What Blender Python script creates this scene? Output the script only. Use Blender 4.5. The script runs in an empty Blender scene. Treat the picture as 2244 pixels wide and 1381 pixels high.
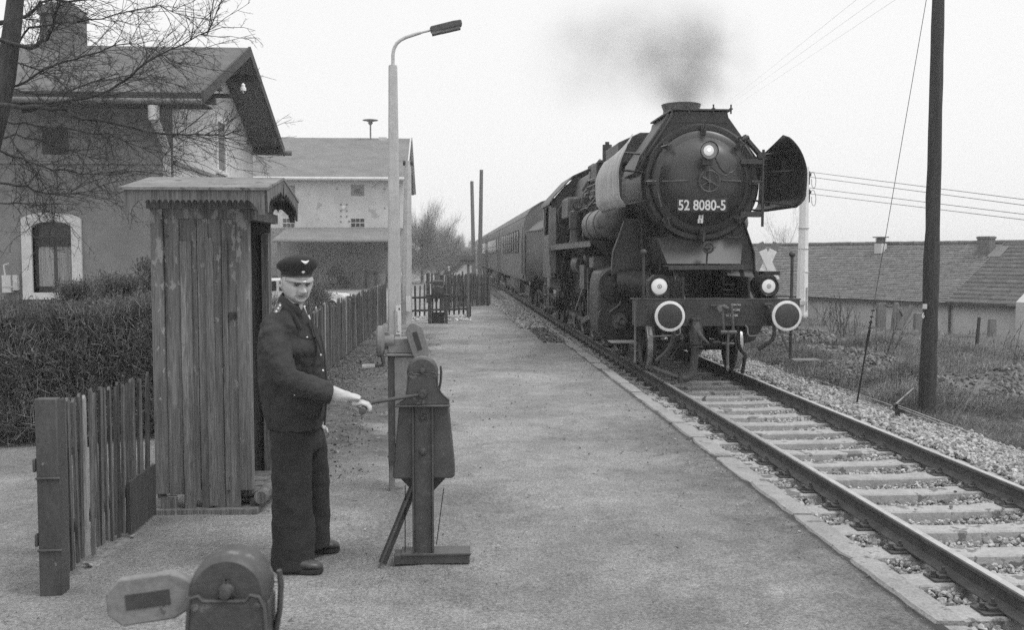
import bpy, math, random
import numpy as np
from mathutils import Vector, Matrix
R_ = math.radians
sc = bpy.context.scene
# ---------------------------------------------------------------- camera
F, YAW, PITCH = 2150.0, .0624, .0607
cam = bpy.data.cameras.new('camera'); cam.lens = 36 * F / 2244; cam.sensor_width = 36
cam.clip_start = .05; cam.clip_end = 3000
cam.dof.use_dof = True; cam.dof.focus_distance = 12; cam.dof.aperture_fstop = 6.3
co = bpy.data.objects.new('camera', cam); sc.collection.objects.link(co)
co.location = (0, 0, 1.8); co.rotation_euler = (math.pi / 2 - PITCH, 0, -YAW)
sc.camera = co
# ---------------------------------------------------------------- world
SUN_EL, SUN_AZ = R_(60), R_(118)      # azimuth: clockwise from +Y
w = bpy.data.worlds.new('World'); sc.world = w; w.use_nodes = True
nt = w.node_tree; nt.nodes.clear()
sky = nt.nodes.new('ShaderNodeTexSky'); sky.sky_type = 'NISHITA'; sky.sun_disc = False
sky.sun_elevation = SUN_EL; sky.sun_rotation = SUN_AZ; sky.air_density = 1.0; sky.dust_density = 6.0
bw = nt.nodes.new('ShaderNodeRGBToBW'); nt.links.new(sky.outputs[0], bw.inputs[0])
mx = nt.nodes.new('ShaderNodeMix'); mx.data_type = 'FLOAT'; mx.inputs[0].default_value = .86
nt.links.new(bw.outputs[0], mx.inputs[2]); mx.inputs[3].default_value = 8.5
bg = nt.nodes.new('ShaderNodeBackground'); bg.inputs[1].default_value = .116
# an overcast sky is brighter overhead than at the horizon
tg = nt.nodes.new('ShaderNodeTexCoord'); sx_ = nt.nodes.new('ShaderNodeSeparateXYZ'); nt.links.new(tg.outputs['Generated'], sx_.inputs[0])
rg_ = nt.nodes.new('ShaderNodeMapRange'); nt.links.new(sx_.outputs[2], rg_.inputs[0]); rg_.inputs[1].default_value = .25; rg_.inputs[2].default_value = 1; rg_.inputs[3].default_value = 1.0; rg_.inputs[4].default_value = 1.45
ml_ = nt.nodes.new('ShaderNodeMath'); ml_.operation = 'MULTIPLY'; nt.links.new(mx.outputs[0], ml_.inputs[0]); nt.links.new(rg_.outputs[0], ml_.inputs[1]); nt.links.new(ml_.outputs[0], bg.inputs[0])
wo = nt.nodes.new('ShaderNodeOutputWorld'); nt.links.new(bg.outputs[0], wo.inputs[0])
sl = bpy.data.lights.new('sun', 'SUN'); sl.energy = 1.25; sl.angle = R_(18); sl.color = (1, 1, 1)
so = bpy.data.objects.new('sun', sl); sc.collection.objects.link(so)
sd = Vector((math.sin(SUN_AZ) * math.cos(SUN_EL), math.cos(SUN_AZ) * math.cos(SUN_EL), math.sin(SUN_EL)))
so.rotation_euler = sd.to_track_quat('Z', 'Y').to_euler()
sc.view_settings.view_transform = 'Standard'; sc.view_settings.look = 'None'
sc.view_settings.exposure = .13; sc.view_settings.gamma = 1
sc.cycles.use_denoising = False
sc.cycles.volume_bounces = 1; sc.cycles.max_bounces = 6
sc.cycles.transparent_max_bounces = 8
rnd = random.Random(5); rng = np.random.default_rng(5)

# ---------------------------------------------------------------- helpers
_c, _s, _cp, _sp = math.cos(YAW), math.sin(YAW), math.cos(PITCH), math.sin(PITCH)
def at(px, py, Y):                      # a point read off the photograph, at distance Y down the line
    x = (px - 1122) / F; u = (690.5 - py) / F
    yf = _cp + u * _sp; Z = -_sp + u * _cp
    d = Vector((x * _c + yf * _s, -x * _s + yf * _c, Z))
    return d * (Y / d.y) + Vector((0, 0, 1.8))
def atg(px, py, z=0.0):
    a = at(px, py, 1.0) - Vector((0, 0, 1.8))
    return a * ((z - 1.8) / a.z) + Vector((0, 0, 1.8))
def sstep(a, b, x):
    t = np.clip((np.asarray(x, float) - a) / (b - a), 0, 1); return t * t * (3 - 2 * t)
def tag(o, label=None, cat=None, group=None, kind=None):
    if label: o['label'] = label
    if cat: o['category'] = cat
    if group: o['group'] = group
    if kind: o['kind'] = kind
    return o
def link(o, parent=None):
    sc.collection.objects.link(o)
    if parent: o.parent = parent
    return o
def wloc(o):
    v = Vector((0, 0, 0))
    while o: v = v + Vector(o.location); o = o.parent
    return v
def thing(name, label, cat, loc=(0, 0, 0), group=None):
    o = bpy.data.objects.new(name, None); o.empty_display_size = .2
    link(o); o.location = loc
    return tag(o, label, cat, group)
def copy_tree(o, parent=None, loc=None, label=None):
    c = o.copy(); link(c); c.parent = parent
    if loc is not None: c.location = loc
    if label: c['label'] = label
    for ch in list(o.children):
        copy_tree(ch, c)
    return c

class MB:
    def __init__(s): s.v = []; s.f = []; s.sm = []
    def add(s, vs, fs, smooth=False):
        n = len(s.v); s.v.extend([tuple(v) for v in vs])
        for f in fs: s.f.append(tuple(i + n for i in f)); s.sm.append(smooth)
        return s
    def box(s, a, b, M=None):
        x0, y0, z0 = a; x1, y1, z1 = b
        vs = [Vector(p) for p in ((x0, y0, z0), (x1, y0, z0), (x1, y1, z0), (x0, y1, z0), (x0, y0, z1), (x1, y0, z1), (x1, y1, z1), (x0, y1, z1))]
        if M: vs = [M @ v for v in vs]
        return s.add(vs, [(3, 2, 1, 0), (4, 5, 6, 7), (0, 1, 5, 4), (1, 2, 6, 5), (2, 3, 7, 6), (3, 0, 4, 7)])
    def cbox(s, c, size, rot=(0, 0, 0)):
        from mathutils import Euler
        M = Matrix.Translation(Vector(c)) @ Euler(rot).to_matrix().to_4x4()
        h = [q / 2 for q in size]
        return s.box((-h[0], -h[1], -h[2]), tuple(h), M)
    def beam(s, p0, p1, w, h, up=(0, 0, 1)):
        p0 = Vector(p0); p1 = Vector(p1); d = (p1 - p0)
        L = d.length; d.normalize(); up = Vector(up)
        if abs(d.dot(up)) > .98: up = Vector((0, 1, 0))
        x = d.cross(up).normalized(); z = x.cross(d)
        M = Matrix(((x.x, d.x, z.x, p0.x), (x.y, d.y, z.y, p0.y), (x.z, d.z, z.z, p0.z), (0, 0, 0, 1)))
        return s.box((-w / 2, 0, -h / 2), (w / 2, L, h / 2), M)
    def lathe(s, p0, axis, prof, n=20, caps=True, smooth=True, ph=0.0):
        p0 = Vector(p0); a = Vector(axis).normalized()
        u = a.cross(Vector((0, 0, 1)) if abs(a.z) < .9 else Vector((1, 0, 0))).normalized(); v = a.cross(u)
        vs = []; fs = []
        for t, r in prof:
            for k in range(n):
                th = 2 * math.pi * k / n + ph
                vs.append(p0 + a * t + (u * math.cos(th) + v * math.sin(th)) * r)
        m = len(prof)
        for i in range(m - 1):
            for k in range(n):
                k2 = (k + 1) % n
                fs.append((i * n + k, i * n + k2, (i + 1) * n + k2, (i + 1) * n + k))
        s.add(vs, fs, smooth)
        if caps:
            s.add(vs[:n], [tuple(range(n))[::-1]]); s.add(vs[-n:], [tuple(range(n))])
        return s
    def cyl(s, p0, p1, r0, r1=None, n=14, caps=True, smooth=True):
        p0 = Vector(p0); p1 = Vector(p1); d = p1 - p0
        return s.lathe(p0, d, [(0, r0), (d.length, r0 if r1 is None else r1)], n, caps, smooth)
    def tube(s, path, r, n=8, caps=True, smooth=True, closed=False, flat=None):
        path = [Vector(p) for p in path]; m = len(path)
        rs = r if isinstance(r, (list, tuple)) else [r] * m
        vs = []; fs = []; u = None
        for i, p in enumerate(path):
            if closed: d = path[(i + 1) % m] - path[i - 1]
            else: d = path[min(i + 1, m - 1)] - path[max(i - 1, 0)]
            if d.length < 1e-9: d = Vector((0, 0, 1))
            d.normalize()
            if u is None: u = d.cross(Vector((0, 0, 1)) if abs(d.z) < .9 else Vector((0, 1, 0))).normalized()
            else:
                u = (u - d * u.dot(d))
                u = u.normalized() if u.length > 1e-6 else d.orthogonal().normalized()
            v = d.cross(u)
            rr = rs[i]; ra, rb = (rr if isinstance(rr, tuple) else (rr, rr))
            for k in range(n):
                th = 2 * math.pi * k / n
                vs.append(p + u * (math.cos(th) * ra) + v * (math.sin(th) * rb))
        mm = m if closed else m - 1
        for i in range(mm):
            j = (i + 1) % m
            for k in range(n):
                k2 = (k + 1) % n
                fs.append((i * n + k, i * n + k2, j * n + k2, j * n + k))
        s.add(vs, fs, smooth)
        if caps and not closed:
            s.add(vs[:n], [tuple(range(n))[::-1]]); s.add(vs[-n:], [tuple(range(n))])
        return s
    def ring(s, c, axis, R, r, n=28, m=8):
        a = Vector(axis).normalized(); c = Vector(c)
        u = a.cross(Vector((0, 0, 1)) if abs(a.z) < .9 else Vector((1, 0, 0))).normalized(); v = a.cross(u)
        return s.tube([c + (u * math.cos(2 * math.pi * k / n) + v * math.sin(2 * math.pi * k / n)) * R for k in range(n)], r, m, closed=True)
    def ell(s, c, r, n=16, M=None):
        if not isinstance(r, (tuple, list)): r = (r, r, r)
        c = Vector(c); vs = []; fs = []; m = n // 2
        for i in range(m + 1):
            ph = math.pi * i / m
            for k in range(n):
                th = 2 * math.pi * k / n
                q = Vector((math.sin(ph) * math.cos(th) * r[0], math.sin(ph) * math.sin(th) * r[1], math.cos(ph) * r[2]))
                vs.append(c + (M @ q if M else q))
        for i in range(m):
            for k in range(n):
                k2 = (k + 1) % n
                fs.append((i * n + k, (i + 1) * n + k, (i + 1) * n + k2, i * n + k2))
        return s.add(vs, fs, True)
    def prism(s, poly, ax, a0, a1):
        def V(p, a): return {'y': (p[0], a, p[1]), 'x': (a, p[0], p[1]), 'z': (p[0], p[1], a)}[ax]
        n = len(poly); vs = [V(p, a0) for p in poly] + [V(p, a1) for p in poly]
        return s.add(vs, [tuple(range(n)), tuple(range(n, 2 * n))[::-1]] + [(i, n + i, n + (i + 1) % n, (i + 1) % n) for i in range(n)])
    def build(s, name, mat, parent=None, loc=None, bevel=0, recalc=True):
        me = bpy.data.meshes.new(name)
        off = wloc(parent) if parent else Vector((0, 0, 0))
        if loc is not None: off = off + (Vector(loc) - off)
        A = np.array(s.v, dtype=float).reshape(-1, 3) - np.array(off)
        me.from_pydata(A.tolist(), [], s.f)
        me.polygons.foreach_set('use_smooth', s.sm)
        me.update()
        if recalc:
            import bmesh
            bm = bmesh.new(); bm.from_mesh(me)
            bmesh.ops.remove_doubles(bm, verts=bm.verts, dist=1e-5)
            bmesh.ops.recalc_face_normals(bm, faces=bm.faces); bm.to_mesh(me); bm.free()
        me.materials.append(mat)
        o = bpy.data.objects.new(name, me); link(o, parent)
        if loc is not None: o.location = Vector(loc) - (wloc(parent) if parent else Vector((0, 0, 0)))
        if recalc:
            try: me.set_sharp_from_angle(angle=R_(38))
            except Exception: pass
        if bevel:
            b = o.modifiers.new('b', 'BEVEL'); b.width = bevel; b.segments = 2; b.limit_method = 'ANGLE'; b.angle_limit = R_(40)
        return o

def cr(P, k=6):                        # smooth curve through points
    P = [Vector(p) for p in P]; out = []
    for i in range(len(P) - 1):
        a, b, c, d = P[max(i - 1, 0)], P[i], P[i + 1], P[min(i + 2, len(P) - 1)]
        for j in range(k):
            t = j / k; out.append(.5 * ((2 * b) + (c - a) * t + (2 * a - 5 * b + 4 * c - d) * t * t + (3 * b - a - 3 * c + d) * t ** 3))
    return out + [P[-1]]

def npmesh(name, V, Fc, mat, parent=None, smooth=False, k=None):
    me = bpy.data.meshes.new(name); V = np.asarray(V, dtype=np.float32); Fc = np.asarray(Fc, dtype=np.int32)
    if parent is not None: V = V - np.array(wloc(parent), dtype=np.float32)
    k = Fc.shape[1]
    me.vertices.add(len(V)); me.vertices.foreach_set('co', V.ravel())
    me.loops.add(Fc.size); me.loops.foreach_set('vertex_index', Fc.ravel())
    me.polygons.add(len(Fc)); me.polygons.foreach_set('loop_start', np.arange(len(Fc), dtype=np.int32) * k)
    me.polygons.foreach_set('use_smooth', np.full(len(Fc), smooth))
    me.update(calc_edges=True); me.materials.append(mat)
    o = bpy.data.objects.new(name, me); link(o, parent); return o

class Segs:                            # many thin tapered twigs in one mesh
    def __init__(s): s.a = []
    def add(s, p, q, r0, r1): s.a.append((p[0], p[1], p[2], q[0], q[1], q[2], r0, r1))
    def build(s, name, mat, parent=None, n=3):
        A = np.array(s.a, dtype=float); P0 = A[:, :3]; P1 = A[:, 3:6]
        D = P1 - P0; D /= np.linalg.norm(D, axis=1, keepdims=True) + 1e-9
        ref = np.where(np.abs(D[:, 2:3]) < .9, np.array([[0, 0, 1.]]), np.array([[1., 0, 0]]))
        U = np.cross(D, ref); U /= np.linalg.norm(U, axis=1, keepdims=True); W = np.cross(D, U)
        vs = []
        for P, r in ((P0, A[:, 6]), (P1, A[:, 7])):
            for k in range(n):
                th = 2 * math.pi * k / n
                vs.append(P + (U * math.cos(th) + W * math.sin(th)) * r[:, None])
        V = np.stack(vs, 1).reshape(-1, 3)
        base = (np.arange(len(A)) * 2 * n)[:, None]
        fs = [np.concatenate([base + k, base + (k + 1) % n, base + n + (k + 1) % n, base + n + k], 1) for k in range(n)]
        return npmesh(name, V, np.stack(fs, 1).reshape(-1, 4), mat, parent, smooth=True)

ICO = None
def stones(name, P, S, mat, flat=.7, seed=1, parent=None):
    """angular stones at points P with sizes S"""
    g = np.random.default_rng(seed); t = (1 + 5 ** .5) / 2
    B = np.array([(-1, t, 0), (1, t, 0), (-1, -t, 0), (1, -t, 0), (0, -1, t), (0, 1, t), (0, -1, -t), (0, 1, -t), (t, 0, -1), (t, 0, 1), (-t, 0, -1), (-t, 0, 1)]) / 1.9
    T = np.array([(0, 11, 5), (0, 5, 1), (0, 1, 7), (0, 7, 10), (0, 10, 11), (1, 5, 9), (5, 11, 4), (11, 10, 2), (10, 7, 6), (7, 1, 8), (3, 9, 4), (3, 4, 2), (3, 2, 6), (3, 6, 8), (3, 8, 9), (4, 9, 5), (2, 4, 11), (6, 2, 10), (8, 6, 7), (9, 8, 1)])
    N = len(P); V = B[None] * (1 + g.normal(0, .22, (N, 12, 1)))
    V = V * g.uniform(.6, 1.25, (N, 1, 3)) * np.array([1, 1, flat])
    q = g.normal(size=(N, 4)); q /= np.linalg.norm(q, axis=1, keepdims=True)
    q[:, 1:3] *= (.55 if flat < .6 else 1.); q /= np.linalg.norm(q, axis=1, keepdims=True)
    a, b, c, d = q.T
    Rm = np.stack([1 - 2 * (c * c + d * d), 2 * (b * c - a * d), 2 * (b * d + a * c), 2 * (b * c + a * d), 1 - 2 * (b * b + d * d), 2 * (c * d - a * b), 2 * (b * d - a * c), 2 * (c * d + a * b), 1 - 2 * (b * b + c * c)], 1).reshape(N, 3, 3)
    V = np.einsum('nij,nkj->nki', Rm, V) * np.asarray(S)[:, None, None] + np.asarray(P)[:, None, :]
    Fc = (T[None] + (np.arange(N) * 12)[:, None, None]).reshape(-1, 3)
    return npmesh(name, V.reshape(-1, 3), Fc, mat, parent)

# ---------------------------------------------------------------- materials (the photograph is black and white: every colour is a grey)
def mat(name, lo, hi, scale=3., rough=.85, bump=.3, bscale=40., stretch=(1, 1, 1), metal=0., detail=8., spots=None, fine=.25, contrast=(.3, .7), spec=None, island=0., dist=.02, world=False, spot_z=None):
    m = bpy.data.materials.new(name); m.use_nodes = True; t = m.node_tree; N = t.nodes; L = t.links
    b = N['Principled BSDF']; tc = N.new('ShaderNodeTexCoord'); mp = N.new('ShaderNodeMapping')
    geo_ = N.new('ShaderNodeNewGeometry'); src_ = geo_.outputs['Position'] if world else tc.outputs['Object']
    L.new(src_, mp.inputs[0]); mp.inputs['Scale'].default_value = stretch
    def noise(sc_, det=detail, src=mp):
        n = N.new('ShaderNodeTexNoise'); n.inputs['Scale'].default_value = sc_; n.inputs['Detail'].default_value = det
        n.inputs['Roughness'].default_value = .62
        L.new(src.outputs[0], n.inputs['Vector']); return n
    n1 = noise(scale)
    r = N.new('ShaderNodeMapRange'); L.new(n1.outputs[0], r.inputs[0])
    r.inputs[1].default_value, r.inputs[2].default_value = contrast; r.inputs[3].default_value = lo; r.inputs[4].default_value = hi
    out = r.outputs[0]
    def math_(op, a, b_):
        q = N.new('ShaderNodeMath'); q.operation = op
        for i, x in enumerate((a, b_)):
            if isinstance(x, (int, float)): q.inputs[i].default_value = x
            else: L.new(x, q.inputs[i])
        return q.outputs[0]
    n2 = noise(bscale, 4)
    if fine:
        r2 = N.new('ShaderNodeMapRange'); L.new(n2.outputs[0], r2.inputs[0]); r2.inputs[1].default_value = .25; r2.inputs[2].default_value = .75
        r2.inputs[3].default_value = 1 - fine; r2.inputs[4].default_value = 1 + fine
        out = math_('MULTIPLY', out, r2.outputs[0])
    if spots:                          # (scale, threshold, value, stretch)
        mp2 = N.new('ShaderNodeMapping'); L.new(src_, mp2.inputs[0]); mp2.inputs['Scale'].default_value = spots[3] if len(spots) > 3 else (1, 1, 1)
        n3 = noise(spots[0], 10, mp2); r3 = N.new('ShaderNodeMapRange')
        if spot_z:
            sz_ = N.new('ShaderNodeSeparateXYZ'); L.new(tc.outputs['Object'], sz_.inputs[0]); L.new(math_('ADD', n3.outputs[0], math_('MULTIPLY', math_('SUBTRACT', sz_.outputs[2], spot_z[1]), spot_z[0])), r3.inputs[0])
        else: L.new(n3.outputs[0], r3.inputs[0])
        r3.inputs[1].default_value = spots[1]; r3.inputs[2].default_value = spots[1] + .03
        mm = N.new('ShaderNodeMix'); mm.data_type = 'FLOAT'; L.new(r3.outputs[0], mm.inputs[0]); L.new(out, mm.inputs[2]); mm.inputs[3].default_value = spots[2]
        out = mm.outputs[0]
    if island:                         # each stone / blade / board its own tone
        g = N.new('ShaderNodeNewGeometry'); r4 = N.new('ShaderNodeMapRange'); L.new(g.outputs['Random Per Island'], r4.inputs[0])
        r4.inputs[3].default_value = 1 - island; r4.inputs[4].default_value = 1 + island
        out = math_('MULTIPLY', out, r4.outputs[0])
    cc = N.new('ShaderNodeCombineColor')
    for i in range(3): L.new(out, cc.inputs[i])
    L.new(cc.outputs[0], b.inputs['Base Color'])
    b.inputs['Roughness'].default_value = rough; b.inputs['Metallic'].default_value = metal
    if spec is not None: b.inputs['Specular IOR Level'].default_value = spec
    if bump:
        bp = N.new('ShaderNodeBump'); bp.inputs['Strength'].default_value = bump; bp.inputs['Distance'].default_value = dist
        L.new(n2.outputs[0], bp.inputs['Height']); L.new(bp.outputs[0], b.inputs['Normal'])
    m['_o'] = 0
    return m
def emit(name, v, s):
    m = bpy.data.materials.new(name); m.use_nodes = True; b = m.node_tree.nodes['Principled BSDF']
    b.inputs['Base Color'].default_value = (v, v, v, 1); b.inputs['Emission Color'].default_value = (1, 1, 1, 1); b.inputs['Emission Strength'].default_value = s
    b.inputs['Roughness'].default_value = .15
    return m
def glass(name, v=.03, rough=.08):
    m = bpy.data.materials.new(name); m.use_nodes = True; b = m.node_tree.nodes['Principled BSDF']
    b.inputs['Base Color'].default_value = (v, v, v, 1); b.inputs['Roughness'].default_value = rough
    return m
M = dict(
    iron=mat('black_iron', .011, .030, 4, .42, .25, 60, dist=.004, contrast=(.35, .65), spots=(7, .68, .05, (1, 1, .4))),
    iron2=mat('dusty_iron', .018, .065, 3, .45, .25, 50, dist=.004, spots=(9, .66, .09, (1, 1, .5))),
    door=mat('sooty_door', .032, .06, 2.2, .34, .12, 70, dist=.004, spots=(6, .68, .07, (1, 1, .25))),
    defl=mat('pale_sheet', .26, .46, 5, .5, .12, 60, (1, 1, .3), dist=.005, spots=(14, .63, .09, (1, 1, .5))),  # left deflector only, paler than the iron of the right one
    tank=mat('worn_sheet', .04, .15, 3, .38, .15, 40, dist=.005),
    coach=mat('coach_paint', .10, .16, 1.5, .6, .1, 20, dist=.005, spots=(3, .62, .08, (1, 1, .2))),
    coachroof=mat('coach_roof', .12, .2, 1, .8, .1, 10),
    tender=mat('tender_paint', .045, .10, 2, .5, .2, 30, dist=.01),
    white=mat('white_paint', .62, .78, 6, .6, .05, 60, fine=.08),
    lens=emit('lit_lens', .55, .24), bulb=emit('lamp_bulb', .9, 1.6), lensrim=glass('lamp_glass', .25, .12),
    rail=mat('rusty_rail', .045, .10, 6, .7, .4, 80, dist=.004), railtop=mat('rail_running_surface', .4, .55, 8, .35, .05, 50, metal=.5, fine=.1),
    sleeper=mat('sleeper_concrete', .24, .42, 4, .9, .5, 45, dist=.01, spots=(4, .56, .14), world=True),
    ballast=mat('ballast_stone', .19, .42, 30, .9, .3, 90, island=.55, dist=.005),
    ballastd=mat('dark_ballast', .07, .15, 30, .9, .3, 90, island=.5, dist=.005),
    rubble=mat('rubble_stone', .07, .22, 30, .95, .3, 90, island=.6, dist=.005),
    bed=mat('ballast_bed', .1, .2, 12, .95, .9, 60, fine=.5, dist=.03),
    kerb=mat('kerb_stone', .2, .3, 3, .92, .6, 70, dist=.006, spots=(9, .6, .12), world=True, fine=.4),
    wood=mat('old_boards', .075, .19, 5, .9, .5, 34, (4, 4, .22), dist=.004, fine=.65, island=.25, spots=(30, .66, .04, (1, 1, .35))),
    woodpaint=mat('peeling_boards', .085, .19, 5, .9, .5, 34, (3, 3, .18), dist=.003, fine=.5, island=.14, contrast=(.3, .7), spots=(17, .585, .26, (1, 1, .5)), spot_z=(.06, 1.55)),
    wooddark=mat('dark_wood', .03, .07, 8, .9, .8, 25, (4, 4, .4), dist=.01, island=.3),
    fence=mat('fence_pickets', .03, .13, 8, .95, .6, 34, (5, 5, .3), dist=.004, fine=.7, island=.55),
    picketpale=mat('pale_picket', .2, .36, 7, .95, .6, 30, (3, 3, .4), dist=.01),
    pole=mat('tarred_pole', .022, .06, 5, .8, .9, 26, (6, 6, .25), dist=.015, spots=(9, .68, .12, (1, 1, .4))),
    polelight=mat('grey_pole', .12, .2, 5, .9, .5, 26, (6, 6, .3), dist=.01),
    post=mat('concrete_post', .4, .52, 5, .9, .35, 60, dist=.006, spots=(22, .68, .25)),
    postw=mat('pale_concrete', .68, .8, 3, .9, .3, 50, dist=.006),
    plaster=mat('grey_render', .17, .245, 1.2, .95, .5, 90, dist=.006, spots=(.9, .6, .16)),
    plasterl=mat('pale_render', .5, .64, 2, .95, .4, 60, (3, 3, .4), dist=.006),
    depot=mat('stained_render', .42, .58, .55, .95, .3, 30, spots=(.8, .57, .36)),
    depotd=mat('dark_shaded_render', .15, .26, .4, .95, .3, 30, spots=(.7, .58, .1)),
    felt=mat('roof_felt', .075, .14, 1.3, .95, .5, 50, dist=.006, spots=(1.6, .6, .075)),
    hutroof=mat('tarred_hut_roof', .12, .24, 4, .9, .6, 50, dist=.006, spots=(9, .6, .08)),
    slate=mat('slate_roof', .13, .19, .8, .9, .6, 9, (1, 1, 3), dist=.02),
    tile=mat('roof_tiles', .085, .18, 5, .9, .4, 20, fine=.4, island=.12, dist=.01),
    tile2=mat('large_roof_tiles', .06, .11, 3, .9, .4, 20, fine=.4, island=.12, dist=.01),
    wallw=mat('whitewashed_wall', .4, .52, .7, .95, .3, 30, spots=(.5, .6, .38)),
    brick=mat('chimney_brick', .1, .19, 14, .95, .6, 30, dist=.01),
    surround=mat('window_surround', .5, .62, 3, .9, .2, 60),
    frame=mat('dark_frame', .02, .04, 5, .6, .2, 40), glass=glass('window_glass', .035, .1),
    curtain=mat('curtain', .22, .4, 3, .9, .6, 9, (8, 1, .2), dist=.03),
    zinc=mat('zinc_pipe', .42, .56, 6, .6, .2, 30),
    winch=mat('winch_paint', .04, .08, 8, .5, .35, 70, dist=.004, spots=(16, .63, .14)),
    winchl=mat('winch_paint_pale', .14, .22, 6, .7, .35, 60, dist=.004, spots=(18, .66, .09)),
    steelpost=mat('steel_post', .045, .08, 7, .6, .5, 60, (1, 1, .5), dist=.005, spots=(12, .65, .16)),
    skin=mat('skin', .38, .54, 14, .55, .25, 120, fine=.08, dist=.002),
    jacket=mat('uniform_wool', .025, .042, 5, .95, .5, 260, fine=.35, dist=.002),
    trouser=mat('trouser_wool', .017, .026, 4, .95, .5, 240, fine=.35, dist=.002),
    cap=mat('cap_wool', .022, .032, 5, .9, .4, 260, dist=.002), patent=mat('patent_leather_sky_sheen', .26, .34, 5, .22, 0, 40, metal=.35, fine=.05),  # black patent peak: the sky's reflection is put into a pale base colour
    leather=mat('shoe_leather', .03, .06, 12, .38, .3, 60, dist=.003), shirt=mat('shirt', .5, .6, 5, .9, .1, 40),
    silver=mat('silver_badge', .65, .8, 5, .35, .1, 40, metal=.5), hair=mat('grey_hair', .08, .22, 60, .8, .5, 90),
    eye=glass('eye', .3, .2), pupil=glass('pupil', .01, .2), lip=mat('lip', .08, .12, 20, .6, .1, 60),
    twig=mat('bare_twigs', .035, .08, 6, .9, 0), bark=mat('bark', .03, .075, 6, .95, .9, 24, (3, 3, .6), dist=.02),
    hedge=mat('hedge_twigs', .07, .24, 2.2, .9, 0, island=.75), hedgeleaf=mat('hedge_leaves', .05, .15, 1.5, .8, 0, island=.6),
    fartwig=mat('far_twigs_hazed', .2, .32, .4, .95, 0, island=.2), grass=mat('dry_grass', .10, .28, .5, .9, 0, island=.7),  # far twigs: distance haze is mixed into their paler colour
    grassd=mat('dark_grass', .06, .14, .8, .9, 0, island=.5),
    car=mat('pale_car_paint', .6, .75, 3, .25, 0, 40, fine=.02), rubber=mat('tyre', .02, .03, 5, .9, .1, 40),
    coat=mat('pale_coat', .35, .45, 8, .95, .2, 40), coatd=mat('dark_coat', .05, .08, 8, .95, .2, 40),
    wire=mat('wire', .04, .06, 5, .6, 0), porcelain=mat('porcelain', .75, .85, 5, .2, 0), leaf=mat('dead_leaf', .08, .3, 20, .9, 0, island=.6),
    signback=mat('sign_back', .11, .17, 3, .8, .2, 30), red=mat('red_paint', .15, .18, 5, .6, .1, 40),
)
# ================================================================ GROUND
XC = 4.05                               # track centre line
RZ = -.153                              # top of rail
def bz(x, y):                           # top of the ballast: heaped at the sleeper ends and shoulder, hollow between
    r = np.abs(x - XC)
    z = RZ - .215 - .035 + .07 * sstep(.1, 1.0, r + .16 * np.sign(x - XC) + .10 * np.sin(y * 2.1)) + .03 * sstep(1.15, 1.35, r)
    return np.where(x > XC + 1.3, RZ - .15 - (x - XC - 1.3) * .16, z)
def hz(x, y):
    x = np.asarray(x, float); y = np.asarray(y, float)
    base = -.5 * sstep(30, 62, y)
    left = -.45 * sstep(-2.2, -5.5, x) * sstep(7, 16, y)
    plat = np.minimum(base, left)
    bed = np.where((x < 8), bz(x, y) - .045, -.37) - .35 * sstep(45, 90, y)
    far = sstep(26.6, 29, y)            # beyond the crossing: no kerb, a shoulder slopes down to the fence
    k = sstep(2.40, 2.46, x) * (1 - far) + sstep(1.5, 2.7, x) * far
    z = plat * (1 - k) + bed * k
    d = (21.4 - x) * .867 + (35.9 - y) * .5      # distance to the long low building
    field = -.52 + .26 * np.exp(-((x - 10.3) / 2.3) ** 2 - ((y - 27) / 5.5) ** 2) - .14 * sstep(12, 15, x) + .1 * np.exp(-((x - 8) / 1.2) ** 2 - ((y - 17) / 5.) ** 2)
    field = field - .9 * sstep(9, 1.5, d) * sstep(8, 14, x) - .4 * sstep(45, 80, y)
    lumpk = .09 + .06 * sstep(28, 18, y)
    lump = lumpk * np.sin(x * 2.3 + y * .7) * np.sin(y * 1.9 - x) + .04 * np.sin(x * 5.1) * np.sin(y * 4.3)
    kr = sstep(6.25, 7.0, x)
    z = z * (1 - kr) + (field + lump * (1 - sstep(60, 90, y))) * kr
    return z
def axis(*seg):
    o = []
    for a, b, st in seg: o += list(np.arange(a, b, st))
    return np.array(o)
gx = axis((-260, -40, 20), (-40, -12, 2), (-12, -3, .3), (-3, 2.3, .15), (2.3, 2.6, .03), (2.6, 5.6, .15), (5.6, 14, .14), (14, 26, .35), (26, 60, 3), (60, 420, 30))
gy = axis((-6, 2, 1), (2, 20, .14), (20, 40, .28), (40, 90, 1.2), (90, 200, 8), (200, 900, 50))
X, Y = np.meshgrid(gx, gy); Z = hz(X, Y)
g = np.random.default_rng(2)
near = (Y < 45) & (X < 2.3) & (X > -9)
Z = Z + near * (g.normal(0, .0035, Z.shape) + .012 * np.sin(X * 1.7 + 1) * np.sin(Y * .9) + .008 * np.sin(X * 4 + Y * 1.3) - .006)
nx_, ny_ = len(gx), len(gy); idx = np.arange(nx_ * ny_).reshape(ny_, nx_)
fc = np.stack([idx[:-1, :-1], idx[:-1, 1:], idx[1:, 1:], idx[1:, :-1]], -1).reshape(-1, 4)
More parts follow.
